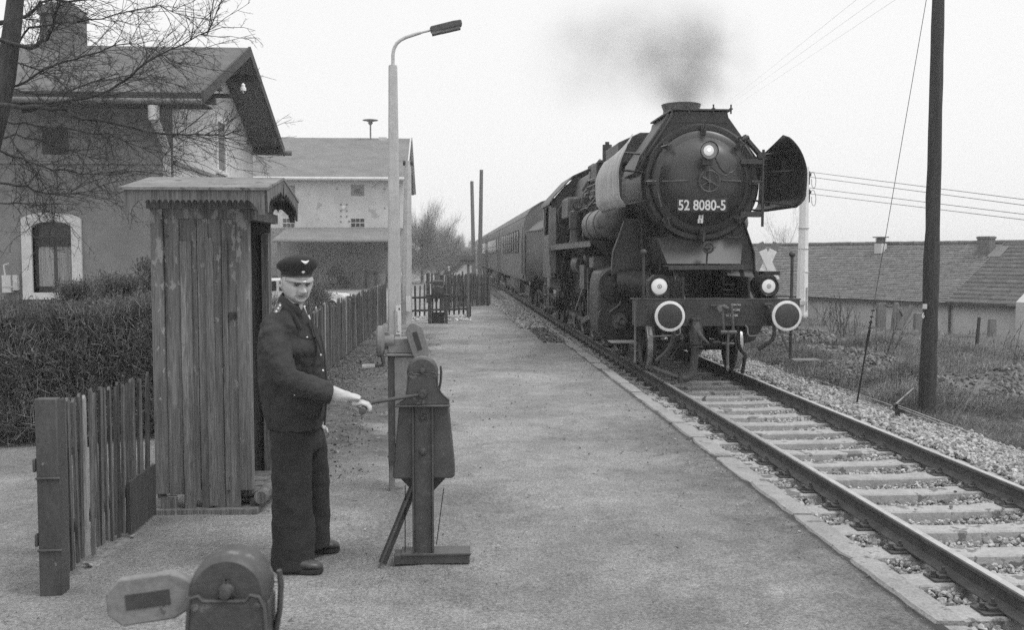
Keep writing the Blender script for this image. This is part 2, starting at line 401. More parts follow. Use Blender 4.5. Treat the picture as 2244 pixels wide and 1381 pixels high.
def ground_mat():
    m = bpy.data.materials.new('ground'); m.use_nodes = True; t = m.node_tree; N = t.nodes; L = t.links; b = N['Principled BSDF']
    tc = N.new('ShaderNodeTexCoord'); xyz = N.new('ShaderNodeSeparateXYZ'); L.new(tc.outputs['Object'], xyz.inputs[0])
    def nz(s, d=8, r=.65, dist=0):
        n = N.new('ShaderNodeTexNoise'); n.inputs['Scale'].default_value = s; n.inputs['Detail'].default_value = d; n.inputs['Roughness'].default_value = r
        n.inputs['Distortion'].default_value = dist
        L.new(tc.outputs['Object'], n.inputs['Vector']); return n.outputs[0]
    def mr(x, a, b_, c, d):
        q = N.new('ShaderNodeMapRange'); L.new(x, q.inputs[0])
        for i, v in enumerate((a, b_, c, d)): q.inputs[i + 1].default_value = v
        return q.outputs[0]
    def mt(op, a, b_):
        q = N.new('ShaderNodeMath'); q.operation = op; q.use_clamp = False
        for i, x in enumerate((a, b_)):
            if isinstance(x, (int, float)): q.inputs[i].default_value = x
            else: L.new(x, q.inputs[i])
        return q.outputs[0]
    def mix(f, a, b_):
        q = N.new('ShaderNodeMix'); q.data_type = 'FLOAT'; L.new(f, q.inputs[0])
        for i, x in ((2, a), (3, b_)):
            if isinstance(x, (int, float)): q.inputs[i].default_value = x
            else: L.new(x, q.inputs[i])
        return q.outputs[0]
    grain = nz(55, 6, .75); grit = nz(160, 3, .8); big = nz(.8, 6, .6, .4); mid = nz(5, 8, .7, .3)
    sand = mt('MULTIPLY', mt('MULTIPLY', mr(big, .34, .66, .215, .35), mr(nz(.33, 5, .6, .8), .35, .65, .84, 1.08)), mr(mid, .3, .7, .78, 1.16))
    sand = mt('MULTIPLY', sand, mr(grain, .35, .65, .55, 1.4)); sand = mt('MULTIPLY', sand, mr(grit, .32, .68, .62, 1.36))
    dirt = mt('MULTIPLY', mr(mid, .3, .7, .065, .17), mr(grain, .35, .65, .5, 1.5))
    nzm = mt('ADD', xyz.outputs[0], mr(nz(.9, 8, .7), .2, .8, -1.1, 1.1))     # dug earth along the fence
    ly = mt('MULTIPLY', mr(xyz.outputs[1], 7.4, 9.6, 0, 1), mr(xyz.outputs[1], 20, 25, 1, 0))
    lm = mt('MULTIPLY', mr(nzm, -.85, -.35, 1, 0), ly); lm = mt('MULTIPLY', lm, mr(xyz.outputs[0], -2.4, -2.1, 0, 1))
    edge = mt('MULTIPLY', mr(mt('ADD', xyz.outputs[0], mr(nz(1.7, 9, .75), .2, .8, -.5, .5)), 1.75, 2.3, 0, .62), mr(xyz.outputs[1], 9, 12, 1, .35))
    col = mix(lm, sand, dirt); col = mix(edge, col, dirt)
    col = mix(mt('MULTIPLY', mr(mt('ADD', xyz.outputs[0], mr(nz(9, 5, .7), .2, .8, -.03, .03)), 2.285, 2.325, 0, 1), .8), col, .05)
    rg = mr(xyz.outputs[0], 2.36, 2.5, 0, 1)
    bed = mt('MULTIPLY', mr(mid, .3, .7, .12, .2), mr(grain, .3, .7, .5, 1.5)); col = mix(rg, col, bed)
    grs = mt('MULTIPLY', mr(big, .3, .7, .07, .14), mr(grain, .3, .7, .6, 1.5)); col = mix(mr(xyz.outputs[0], 5.9, 6.3, 0, 1), col, grs)
    col = mix(mr(xyz.outputs[1], 100, 150, 0, 1), col, .16)
    cc = N.new('ShaderNodeCombineColor')
    for i in range(3): L.new(col, cc.inputs[i])
    L.new(cc.outputs[0], b.inputs['Base Color']); b.inputs['Roughness'].default_value = .97; b.inputs['Specular IOR Level'].default_value = .15
    bp = N.new('ShaderNodeBump'); bp.inputs['Strength'].default_value = .9; bp.inputs['Distance'].default_value = .012
    L.new(mt('ADD', grain, mt('MULTIPLY', grit, .5)), bp.inputs['Height'])
    bp2 = N.new('ShaderNodeBump'); bp2.inputs['Strength'].default_value = .6; bp2.inputs['Distance'].default_value = .05
    L.new(mid, bp2.inputs['Height']); L.new(bp.outputs[0], bp2.inputs['Normal']); L.new(bp2.outputs[0], b.inputs['Normal'])
    return m
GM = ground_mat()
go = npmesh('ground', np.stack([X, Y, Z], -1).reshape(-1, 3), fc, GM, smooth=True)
tag(go, kind='structure')

# loose chips and small stones on the platform
def scatter(n, x0, x1, y0, y1, seed, pw=1.0):
    g = np.random.default_rng(seed); x = g.uniform(x0, x1, n); y = y0 + (y1 - y0) * g.uniform(0, 1, n) ** pw
    return x, y, g
x, y, g = scatter(12000, -2.3, 2.33, 2.5, 24, 3, 1.3)
keep = (g.uniform(size=len(x)) < .14) | ((x < -.9) & (y > 8.3) & (y < 20)) | ((x > 1.9) & (g.uniform(size=len(x)) < .35))
x, y = x[keep], y[keep]; s = g.uniform(.003, .008, len(x)) * (1 + (y > 8) * .6) * (1 + (g.uniform(size=len(x)) > .97) * 1.2)
tag(stones('gravel', np.stack([x, y, hz(x, y) + s * .1], -1), s, mat('platform_chips', .12, .26, 20, .95, .2, 90, island=.75), .4, 4), kind='stuff')
x, y, g = scatter(5000, 1.55, 2.34, 2.5, 16, 5, 1.5); keep = g.uniform(size=len(x)) < ((x - 1.5) / .85) ** 2; x, y = x[keep], y[keep]
tag(stones('crumbled_edge', np.stack([x, y, hz(x, y) + .002], -1), g.uniform(.002, .006, len(x)), mat('edge_crumbs', .13, .24, 20, .95, .2, 90, island=.6), .5, 6), kind='stuff')
g = np.random.default_rng(8); n = 5200; y = g.uniform(7.8, 23, n); x = -1.95 + np.abs(g.normal(0, .55, n)); s = g.uniform(.005, .017, n)
tag(stones('dirt_clods', np.stack([x, y, hz(x, y) + s * .1], -1), s, mat('soil', .05, .15, 20, .97, .3, 90, island=.6), .45, 9), kind='stuff')
# dead leaves and twiglets
x, y, g = scatter(900, -2.3, 2.33, 2.8, 24, 6, 1.2)
V = []; Fq = []
for i in range(len(x)):
    a = g.uniform(0, 6.28); L_ = g.uniform(.012, .035); wd = g.uniform(.003, .009); c_ = np.array([x[i], y[i], float(hz(x[i], y[i])) + .006])
    d = np.array([math.cos(a), math.sin(a), g.uniform(-.1, .1)]); e = np.array([-math.sin(a), math.cos(a), g.uniform(-.5, .5)])
    n0 = len(V); V += [c_ - d * L_, c_ - e * wd, c_ + d * L_, c_ + e * wd]; Fq.append((n0, n0 + 1, n0 + 2, n0 + 3))
tag(npmesh('leaves', V, Fq, M['leaf']), kind='stuff')

# ================================================================ TRACK
for sx, lab in ((-1, 'near rail of the track, closest to the platform kerb'), (1, 'far rail of the track, on the side of the grassy field')):
    cx = XC + sx * .752
    t = thing('rail', lab, 'rail', (cx, 0, RZ - .15), 'rails of the railway track')
    h = .036
    prof = [(-.065, 0), (.065, 0), (.065, .008), (.02, .024), (.008, .036), (.008, .108), (h, .120), (h, .143), (.026, .149), (-.026, .149), (-h, .143), (-h, .120), (-.008, .108), (-.008, .036), (-.02, .024), (-.065, .008)]
    b = MB(); b.prism([(cx + p[0], RZ - .15 + p[1]) for p in prof], 'y', -4, 150); b.build('rail_body', M['rail'], t)
    b = MB(); b.prism([(cx + p[0], RZ - .15 + p[1]) for p in ((-.027, .1492), (.027, .1492), (.022, .1515), (-.022, .1515))], 'y', -4, 150); b.build('running_surface', M['railtop'], t)
# sleepers
def sleeper():
    y0 = 0; zt = RZ - .165
    t = thing('sleeper', 'x', 'sleeper', (XC, 0, zt), 'concrete sleepers')
    b = MB(); xs = [-1.25, -1.0, -.5, -.3, .3, .5, 1.0, 1.25]; zz = [-.01, 0, 0, -.012, -.012, 0, 0, -.01]
    vs = []; fs = []
    for xx, dz in zip(xs, zz):
        wt, wb = (.12, .15) if abs(xx) > .4 else (.10, .125)
        vs += [(XC + xx, -wb, zt - .21), (XC + xx, -wt, zt + dz - .012), (XC + xx, -wt + .014, zt + dz), (XC + xx, wt - .014, zt + dz), (XC + xx, wt, zt + dz - .012), (XC + xx, wb, zt - .21)]
    for i in range(len(xs) - 1):
        for k in range(5): fs.append((i * 6 + k, i * 6 + k + 1, i * 6 + 7 + k, i * 6 + 6 + k))
    fs += [tuple(range(6)), tuple(range(len(vs) - 6, len(vs)))]
    b.add(vs, fs); b.build('concrete_body', M['sleeper'], t)
    for sx in (-1, 1):
        cx = XC + sx * .752; b = MB()
        b.box((cx - .18, -.08, zt), (cx + .18, .08, zt + .014))
        for sd_ in (-1, 1):
            b.box((cx + sd_ * .105 - .03, -.05, zt + .014), (cx + sd_ * .105 + .03, .05, zt + .036))
            b.cyl((cx + sd_ * .085, 0, zt + .03), (cx + sd_ * .085, 0, zt + .052), .022, n=6, smooth=False)
            b.cyl((cx + sd_ * .085, 0, zt + .052), (cx + sd_ * .085, 0, zt + .078), .012, n=8)
            b.cyl((cx + sd_ * .15, .0, zt + .014), (cx + sd_ * .15, .0, zt + .026), .027, n=10)
            b.cyl((cx + sd_ * .15, .0, zt + .026), (cx + sd_ * .15, .0, zt + .055), .017, n=6, smooth=False)
        b.build('rail_fastening', M['rail'], t)
    return t
s0 = sleeper()
ords = ['first', 'second', 'third', 'fourth', 'fifth', 'sixth', 'seventh', 'eighth', 'ninth', 'tenth', 'eleventh', 'twelfth', 'thirteenth', 'fourteenth', 'fifteenth']
ysl = [1.95 + i * .597 for i in range(96)]
yvis0 = 3.0
vi = 0
for i, yy in enumerate(ysl):
    o = s0 if i == 0 else copy_tree(s0)
    o.location = (XC + rnd.uniform(-.01, .01), yy, RZ - .165); o.rotation_euler.z = rnd.uniform(-.006, .006)
    if yy < 13.2:
        k = sum(1 for q in ysl if yy <= q < 13.2)
        lab = 'stained concrete sleeper between the rails, number %s counting from the locomotive buffers towards the camera' % ['one','two','three','four','five','six','seven','eight','nine','ten','eleven','twelve','thirteen','fourteen','fifteen','sixteen','seventeen','eighteen','nineteen','twenty'][k - 1]
    else: lab = 'concrete sleeper under the train, only its end showing beside the near rail'
    o['label'] = lab
# ballast stones
g = np.random.default_rng(11)
P = []; S = []
for (y0, y1, x0, x1, dens, s0_, s1_) in ((3.2, 9, 2.5, 5.4, 1250, .013, .027), (3.2, 9, 5.3, 6.8, 1000, .018, .034), (9, 15, 2.5, 5.4, 950, .015, .030), (9, 15, 5.3, 6.9, 800, .020, .038), (15, 24, 2.5, 3.2, 420, .024, .04), (15, 27, 4.9, 6.9, 520, .024, .042), (24, 46, 1.7, 3.0, 160, .035, .055), (27, 50, 5, 7.4, 90, .04, .06)):
    n = int((y1 - y0) * (x1 - x0) * dens); x = g.uniform(x0, x1, n); y = g.uniform(y0, y1, n)
    z = bz(x, y) + g.uniform(-.03, .012, n); z = np.maximum(z, hz(x, y) + .0)
    z = np.where(x < 2.5, hz(x, y) + .01, z)
    ph = ((y - 1.95 + .2985) % .597) - .2985
    on = (np.abs(ph) < .135) & (np.abs(x - XC) < 1.27)
    on &= g.uniform(size=n) > .004
    onr = np.abs(np.abs(x - XC) - .752) < .085
    edge = (x > 6.3) & (g.uniform(size=n) < (x - 6.3 - .15 * np.sin(y * 1.3)) / .5)
    k = ~((on & (x > 2.86 + .05 * np.sin(y * 7))) | onr | edge); z = np.where((np.abs(ph) < .135) & (np.abs(x - XC) < 1.27), RZ - .155, z)
    P.append(np.stack([x, y, z], -1)[k]); S.append(g.uniform(s0_, s1_, n)[k])
P = np.concatenate(P); S = np.concatenate(S)
tag(stones('ballast', P, S, M['ballast'], .8, 12), kind='stuff')
# strip of gravel lying across the path at the crossing
p0 = atg(1165, 700); x = g.uniform(1.9, 2.9, 1500); y = g.uniform(20, 30, 1500)
tag(stones('crossing_gravel', np.stack([x, y, hz(x, y) + .01], -1), g.uniform(.02, .04, 1500), M['ballastd'], .7, 13), kind='stuff')
# kerb slabs
kb = 2.6; ks = []
kp = thing('x', 'x', 'x'); bpy.data.objects.remove(kp)
kn = 0
lens_ = [.95, 1.0, 1.02, 1.0, .98, 1.02, .9, .85, .8, .8, .8, .85] + [.9] * 12
for i, L_ in enumerate(lens_):
    x0 = 2.345 + rnd.uniform(-.012, .012); x1 = 2.53 + rnd.uniform(-.008, .012); zt = .012 + rnd.uniform(-.008, .01)
    if kb > 26: break
    b = MB(); ys = np.linspace(kb + .006, kb + L_ - .006, 9)
    vs = []; fs = []
    for j, yy in enumerate(ys):
        a = x0 + rnd.uniform(-.010, .010) + (.02 if j in (0, 8) else 0); c2 = x1 + rnd.uniform(-.008, .008) - (.012 if j in (0, 8) else 0); dz = rnd.uniform(-.003, .003) - (.008 if j in (0, 8) else 0)
        vs += [(a, yy, -.12), (a, yy, zt + dz - .015), (a + .014, yy, zt + dz), (c2 - .02, yy, zt + dz - .004), (c2, yy, zt + dz - .028), (c2 + .01, yy, -.36)]
    for j in range(8):
        for k in range(5): fs.append((j * 6 + k, j * 6 + k + 1, j * 6 + 7 + k, j * 6 + 6 + k))
    fs += [tuple(range(6)), tuple(range(48, 54))]
    b.add(vs, fs)
    o = b.build('kerb_stone', M['kerb'], None, loc=(2.43, kb, 0)); o.rotation_euler.z = rnd.uniform(-.01, .01)
    tag(o, 'worn stone kerb slab edging the platform, %s up from the bottom of the picture' % (ords[i] if i < 15 else ['sixteenth','seventeenth','eighteenth','nineteenth','twentieth','twenty-first','twenty-second','twenty-third','twenty-fourth'][i - 15]), 'kerb stone', 'kerb slabs along the platform edge')
    kb += L_

# ================================================================ LOCOMOTIVE
LX, LY = 4.08, 14.17
def l(x, d, z): return (LX + x, LY + d, RZ + z)      # x from centre line, d back from buffer faces, z above rail
loco = thing('steam_locomotive', 'black steam locomotive number 52 8080-5 arriving with lit headlamps', 'locomotive', l(0, 0, 0))
def mk(name, m, parent=loco): 
    return lambda b, bevel=0: b.build(name, m, parent, bevel=bevel)
I, I2 = M['iron'], M['iron2']
ZB = 3.14                                # boiler axis above rail
# smokebox + boiler + firebox
b = MB(); b.lathe(l(0, 1.72, ZB), (0, 1, 0), [(0, .80), (.0, .93), (.06, .965), (.14, .965), (.15, .90), (1.9, .90)], 56, caps=False); sb = b.build('smokebox', I, loco)
b = MB(); b.lathe(l(0, 3.6, ZB), (0, 1, 0), [(0, .87), (3.2, .90), (7.6, .93), (7.7, .0)], 40, caps=False); b.build('boiler', I, loco)
b = MB()
for d in (4.6, 5.9, 7.2, 8.5): b.lathe(l(0, d, ZB), (0, 1, 0), [(0, .9), (.0, .935), (.07, .935), (.07, .9)], 40, caps=False)
b.build('boiler_band', I2, loco)
b = MB(); b.prism([(LX - 1.0, RZ + 2.0), (LX + 1.0, RZ + 2.0), (LX + 1.0, RZ + 3.2), (LX + .8, RZ + 3.9), (LX, RZ + 4.1), (LX - .8, RZ + 3.9), (LX - 1.0, RZ + 3.2)], 'y', LY + 8.6, LY + 11.2); b.build('firebox', I2, loco, bevel=.06)
# front ring plate
b = MB(); b.lathe(l(0, 1.70, ZB), (0, 1, 0), [(.03, .77), (0, .80), (-.02, .86), (-.02, .93), (.02, .965)], 64, caps=False); b.build('smokebox_ring', I, loco)
# door: dished
b = MB(); prof = prof_d = [(-.0, .835), (-.06, .832), (-.085, .80), (-.10, .72), (-.17, .66), (-.24, .60), (-.30, .48), (-.34, .34), (-.365, .18), (-.37, .0)]
b.lathe(l(0, 1.69, ZB), (0, 1, 0), prof, 64, caps=False); dr = b.build('smokebox_door', M['door'], loco)
DF = lambda r: float(np.interp(r, [q[1] for q in prof_d[::-1]], [q[0] for q in prof_d[::-1]]))
# clamps
for k in range(8):
    th = math.radians(90 + 45 * k); u = Vector((math.cos(th), 0, math.sin(th))); t_ = Vector((-math.sin(th), 0, math.cos(th)))
    c = Vector(l(0, 1.60, ZB)) + u * .83; b = MB()
    b.beam(c - u * .07, c + u * .08, .085, .05, up=(0, 1, 0)); b.cyl(c + Vector((0, -.02, 0)), c + Vector((0, -.12, 0)), .02)
    b.cyl(c + Vector((0, -.05, 0)), c + Vector((0, -.085, 0)), .042, n=6, smooth=False)
    tt = (t_ * math.cos(.5) + u * math.sin(.5)) if k % 2 else u
    b.tube([c + Vector((0, -.10, 0)) - tt * .05, c + Vector((0, -.10, 0)) + tt * .11, c + Vector((0, -.12, 0)) + tt * .14], .014, 6)
    b.build('door_clamp', I2, loco)
# hand wheel
hub = Vector(l(.02, 1.25, ZB - .01)); b = MB(); b.ring(hub, (0, 1, 0), .165, .014, 30, 8)
for k in range(6):
    th = math.radians(30 + 60 * k - 60); b.tube([hub, hub + Vector((math.cos(th) * .16, -.0, math.sin(th) * .16))], .011, 6)
b.cyl(hub + Vector((0, -.03, 0)), hub + Vector((0, .1, 0)), .03); b.build('door_handwheel', M['tank'], loco)
b = MB()
for xa, xb in ((-.68, -.31), (.24, .56)):
    q = [l(xa, 1.69 + DF(abs(xa)) + .06, ZB), l(xa, 1.69 + DF(abs(xa)) - .05, ZB), l(xb, 1.69 + DF(abs(xb)) - .05, ZB), l(xb, 1.69 + DF(abs(xb)) + .04, ZB)]
    b.tube(q, .014, 8)
b.tube([l(-.73, 1.64, ZB - .14), l(-.75, 1.55, ZB - .14), l(-.69, 1.52, ZB - .4), l(-.69, 1.62, ZB - .4)], .012, 6)
b.build('door_handrail', M['tank'], loco)
# hinge straps + pin on the right
b = MB()
for z in (.33, -.52):
    b.prism([(LX + .60, RZ + ZB + z - .04), (LX + .95, RZ + ZB + z - .045), (LX + .95, RZ + ZB + z + .045), (LX + .60, RZ + ZB + z + .04)], 'y', LY + 1.5, LY + 1.62)
b.cyl(l(.97, 1.52, ZB - .72), l(.97, 1.52, ZB + .52), .022); b.box(l(.88, 1.5, ZB + .36), l(1.0, 1.6, ZB + .48))
b.beam(l(.66, 1.6, ZB + .75), l(.93, 1.6, ZB + .45), .05, .14, up=(0, 1, 0))
b.build('door_hinge', I2, loco)
# preheater box on top of the smokebox
b = MB(); zt = RZ + 4.31
pl = [(LX - .96, RZ + ZB + .20), (LX - .93, RZ + 3.55), (LX - .47, zt - .10), (LX - .45, zt), (LX + .44, zt), (LX + .46, zt - .10), (LX + .97, RZ + 3.52), (LX + .97, RZ + ZB + .20)]
b.prism(pl, 'y', LY + 1.76, LY + 3.5); b.build('preheater_box', I, loco, bevel=.02)
b = MB(); b.box(l(-.50, 1.72, 4.31), l(.50, 3.4, 4.335)); b.box(l(-.44, 1.745, 4.12), l(.44, 1.757, 4.13))
for xx in (-.48, -.2, .2, .49): b.cyl(l(xx, 1.74, 4.26), l(xx, 1.74, 4.41), .014, n=6); b.cyl(l(xx, 1.74, 4.33), l(xx, 1.74, 4.35), .032, n=6)
b.build('preheater_lid', I2, loco)
# chimney
b = MB(); b.lathe(l(-.06, 2.9, 4.2), (0, 0, 1), [(0, .36), (.12, .31), (.28, .31), (.34, .335), (.375, .345), (.385, .32), (.36, .28), (.1, .26)], 32, caps=False); b.build('chimney', M['tank'], loco)
# steam pipes beside the box
for sx in (-1, 1):
    b = MB()
    for off, r in ((0, .035), (.07, .022)):
        b.tube([l(sx * (.47 + off), 1.75, 4.25), l(sx * (.62 + off), 1.74, 4.0), l(sx * (.92 + off), 1.74, 3.55), l(sx * (1.05 + off * .5), 1.8, 3.25)], r, 8)
    if sx > 0: b = MB(); b.tube([l(.99, 1.8, 3.5), l(1.0, 1.85, 3.3), l(.97, 1.9, 3.0)], .03, 8)
    b.build('pipe', I2, loco)
# number plate lettering
fontc = None
def text(s, size, loc, parent, m, name, rot=(math.pi / 2, 0, 0), sx=.84, ext=.004, bold=.0, sp=1.0):
    cu = bpy.data.curves.new(name, 'FONT'); cu.body = s; cu.size = size; cu.extrude = ext; cu.align_x = 'CENTER'; cu.align_y = 'CENTER'; cu.offset = bold; cu.space_character = sp
    tmp = bpy.data.objects.new(name, cu); sc.collection.objects.link(tmp)
    bpy.context.view_layer.update()
    me = bpy.data.meshes.new_from_object(tmp.evaluated_get(bpy.context.evaluated_depsgraph_get()))
    bpy.data.objects.remove(tmp)
    o = bpy.data.objects.new(name, me); me.materials.clear(); me.materials.append(m); link(o, parent)
    o.location = Vector(loc) - wloc(parent); o.rotation_euler = rot; o.scale = (sx, 1, 1); return o
b = MB(); b.box(l(-.49, 1.315, ZB - .50), l(.33, 1.345, ZB - .28)); pn = b.build('number_plate', I, loco, bevel=.005)
text('52 8080-5', .225, l(-.08, 1.312, ZB - .395), pn, M['white'], 'plate_number', sx=.84, bold=.004)
b = MB(); z0 = ZB - .67; xs = -.13
for q in ([(0, 0), (.03, 0), (.03, .05), (.045, .06), (.045, .13), (.02, .13), (.01, .07), (0, .065)], [(.045, -.0), (.085, 0), (.09, .13), (.062, .13), (.062, .075), (.045, .07)]):
    b.prism([(LX + xs + p[0], RZ + z0 + p[1]) for p in q], 'y', LY + 1.375, LY + 1.39)
b.build('lightning_mark', M['white'], loco)
# top headlamp
lc = Vector(l(-.05, 1.0, 3.59)); b = MB()
b.lathe(lc, (0, 1, 0), [(-.0, .135), (-.015, .142), (.02, .142), (.03, .125), (.16, .11), (.24, .05), (.25, 0)], 28, caps=False)
b.box(lc + Vector((-.09, .06, -.22)), lc + Vector((.07, .22, -.1))); b.beam(lc + Vector((0, .14, -.2)), lc + Vector((0, .5, -.16)), .1, .05)
hl = b.build('headlamp', M['iron2'], loco)
b = MB(); b.lathe(lc, (0, 1, 0), [(.012, .13), (.016, 0)], 28, caps=False); b.build('glass', M['lensrim'], hl)
b = MB(); b.ell(lc + Vector((-.015, .0, -.005)), (.082, .012, .082), 20); b.build('lit_reflector', M['lens'], hl)
b = MB(); b.ell(lc + Vector((-.01, -.012, .005)), .022, 10); b.build('bulb', M['bulb'], hl)
b = MB()
b.tube(cr([lc + Vector(q) for q in ((.09, .02, -.11), (.2, .1, -.27), (.33, .18, -.34), (.47, .25, -.28), (.58, .3, -.08), (.67, .33, .2), (.70, .35, .26))]), .011, 6)
b.tube(cr([lc + Vector(q) for q in ((.05, .12, -.24), (.18, .18, -.33), (.33, .22, -.37), (.5, .28, -.26))]), .008, 6)
b.cyl(lc + Vector((.62, .35, .2)), lc + Vector((.72, .35, .25)), .035, n=8); b.build('lamp_cable', I, loco)
# smoke deflectors
for sx in (-1, 1):
    b = MB(); nz_, ny__ = 20, 12; vs = []; fs = []
    for i in range(nz_ + 1):
        v = i / nz_
        for j in range(ny__ + 1):
            u = j / ny__; z = 2.71 + v * 1.16
            d = 1.02 + 2.3 * u
            # front edge bulges forward in the middle, top corners rounded
            t1 = max(0, (v - .70) / .30); t2 = max(0, (.09 - v) / .09)
            d0_ = .96 + .34 * (1 - math.sqrt(max(0, 1 - t1 * t1))) + .09 * (1 - math.sqrt(max(0, 1 - t2 * t2)))
            d1_ = 3.35 - 1.1 * max(0, (v - .4) / .6) ** 2.2; d = d0_ + (d1_ - d0_) * u
            z -= .20 * max(0, (v - .75) / .25) * u
            xx = 1.46 - .25 * max(0, v - .45) ** 1.6 / .55 ** 1.6 + .03 * math.sin(v * math.pi) - (.10 * (1 - v / .12) if v < .12 else 0)
            vs.append(l(sx * xx, d, z))
    for i in range(nz_):
        for j in range(ny__): a = i * (ny__ + 1) + j; fs.append((a, a + 1, a + ny__ + 2, a + ny__ + 1))
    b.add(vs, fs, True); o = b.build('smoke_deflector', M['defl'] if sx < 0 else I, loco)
    mo = o.modifiers.new('s', 'SOLIDIFY'); mo.thickness = .012; mo.offset = 0
    for z, d in ((2.74, 1.15), (2.74, 2.9), (3.3, 1.3)): b = MB(); b.tube([l(sx * .86, d + .5, z if z > 2.8 else 2.85), l(sx * 1.37, d, z)], .018, 6); b.build('deflector_stay', I, loco)
    b = MB(); b.box(l(sx * 1.32, 1.6, 2.9), l(sx * 1.39, 1.65, 3.5)); b.build('deflector_rib', I, loco)
    b = MB(); b.box(l(sx * 1.32, 2.4, 2.8), l(sx * 1.38, 2.46, 3.55)); b.build('deflector_rib', I, loco)
    b = MB(); b.tube([l(sx * 1.0, 1.72, 3.6), l(sx * 1.3, 1.72, 3.62)], .02, 6); b.build('handrail', I, loco)
# saddle / brace plates in front of the running boards
for sx in (-1, 1):
    b = MB(); b.prism([(LX + sx * p[0], RZ + p[1]) for p in ((.55, 2.6), (1.02, 2.6), (1.06, 2.55), (1.24, 2.02), (1.26, 1.62), (.72, 1.62), (.55, 2.0))], 'y', LY + 2.85, LY + 2.88)
    b.beam(l(sx * 1.05, 2.86, 2.56), l(sx * 1.25, 2.86, 2.0), .02, .12, up=(0, 1, 0)); b.beam(l(sx * 1.25, 2.86, 2.0), l(sx * 1.27, 2.86, 1.6), .02, .12, up=(0, 1, 0))
    b.tube([l(sx * .80, 2.6, 2.5), l(sx * .76, 2.55, 1.5)], .022, 6)
    b.build('brace_plate', I2, loco)
# front apron below the smokebox
b = MB(); vs = [l(-.72, 1.75, 2.25), l(.72, 1.75, 2.25), l(.60, 1.45, 1.82), l(-.60, 1.45, 1.82), l(-.72, 2.9, 2.3), l(.72, 2.9, 2.3), l(.6, 2.9, 1.82), l(-.6, 2.9, 1.82)]
b.add(vs, [(0, 1, 2, 3), (1, 5, 6, 2), (0, 3, 7, 4), (4, 5, 1, 0)]); b.box(l(-.5, 1.8, 1.9), l(.5, 3.2, 2.5)); b.build('front_apron', M['door'], loco)
b = MB(); b.box(l(-.67, 1.05, 1.775), l(.67, 1.5, 1.795)); b.box(l(-.67, 1.05, 1.73), l(.67, 1.06, 1.775)); b.build('front_step_plate', I2, loco)
b = MB()
for xx in (-.54, .53):
    b = MB(); b.beam(l(xx, 1.2, 1.73), l(xx + (.02 if xx < 0 else .02), 1.0, 1.45), .06, .03); b.beam(l(xx, 1.0, 1.5), l(xx + .05, .75, 1.27), .05, .04); b.build('step_support', I2, loco)
b = MB(); b.cyl(l(0, 1.40, 2.08), l(0, 1.2, 2.08), .05, n=10); b.ring(l(0, 1.2, 2.08), (0, 1, 0), .08, .02, 16, 6); b.beam(l(-.11, 1.19, 2.08), l(.11, 1.19, 2.08), .02, .04, up=(0, 1, 0))
b.tube([l(0, 1.25, 2.05), l(0, 1.3, 1.8)], .015, 6); b.build('door_lock', I2, loco)
# frames in the dark gap under the step plate
b = MB()
for sx in (-1, 1):
    b.box(l(sx * .5, .7, .75), l(sx * .53, 13.0, 1.62)); b.box(l(sx * .32, 1.5, 1.3), l(sx * .36, 2.2, 1.75))
b.box(l(-.5, 2.4, .7), l(.5, 2.45, 1.85)); b.build('main_frame', I, loco)
b = MB()
for xx, zz in ((.06, 1.7), (.16, 1.72), (.36, 1.68)): b.cyl(l(xx, 1.9, 1.45), l(xx, 1.9, zz), .02, n=6); b.cyl(l(xx, 1.9, 1.44), l(xx, 1.9, 1.47), .04, n=8)
for zz in (1.32, 1.4, 1.48): b.box(l(-.47, 1.2, zz), l(-.3, 1.6, zz + .02)); b.box(l(.25, 1.2, zz), l(.44, 1.6, zz + .02))
b.build('spring_gear', I, loco)
# buffer beam
b = MB(); b.box(l(-1.25, .60, .87), l(1.28, .64, 1.285)); b.box(l(-1.27, .60, 1.27), l(1.30, 1.1, 1.29)); b.box(l(-1.25, .6, .87), l(-1.24, 1.0, 1.27)); b.box(l(1.27, .6, .87), l(1.28, 1.0, 1.27))
bb = b.build('buffer_beam', M['iron2'], loco, bevel=.006)
b = MB()
for xx in (-.52, .45, 1.0, -1.1, -.58, .5):
    for zz in (.96, 1.19): b.ell(l(xx, .595, zz), (.018, .012, .018), 8)
b.build('rivet', I2, bb)
text('Urbe Ssn', .045, l(.28, .596, 1.2), bb, M['silver'], 'beam_lettering', sx=.9, ext=.001)
text('24.3.83', .05, l(.28, .596, 1.12), bb, M['silver'], 'beam_lettering', sx=.9, ext=.001)
text('LS 12.9.86', .05, l(.22, .596, 1.035), bb, M['silver'], 'beam_lettering', sx=.9, ext=.001)
for sx in (-1, 1):
    c = Vector(l(sx * .875, 0, 1.06)); t = MB()
    t.lathe(c, (0, 1, 0), [(.33, .10), (.34, .135), (.52, .15), (.58, .15), (.585, .19), (.6, .19)], 28, caps=False); t.lathe(c, (0, 1, 0), [(.04, .09), (.36, .09)], 20, caps=False)
    bo = t.build('buffer', I2, loco)
    t = MB(); t.lathe(c, (0, 1, 0), [(-.012, 0), (-.011, .07), (-.004, .15), (.004, .182)] if sx < 0 else [(-.022, 0), (-.018, .08), (-.004, .165), (.002, .182)], 36, caps=False); t.build('buffer_face', M['iron2'], bo)
    t = MB(); t.lathe(c, (0, 1, 0), [(.002, .183), (-.002, .186), (.006, .222), (.018, .226), (.032, .222), (.036, .1)], 40, caps=False); t.build('white_rim', M['white'], bo)
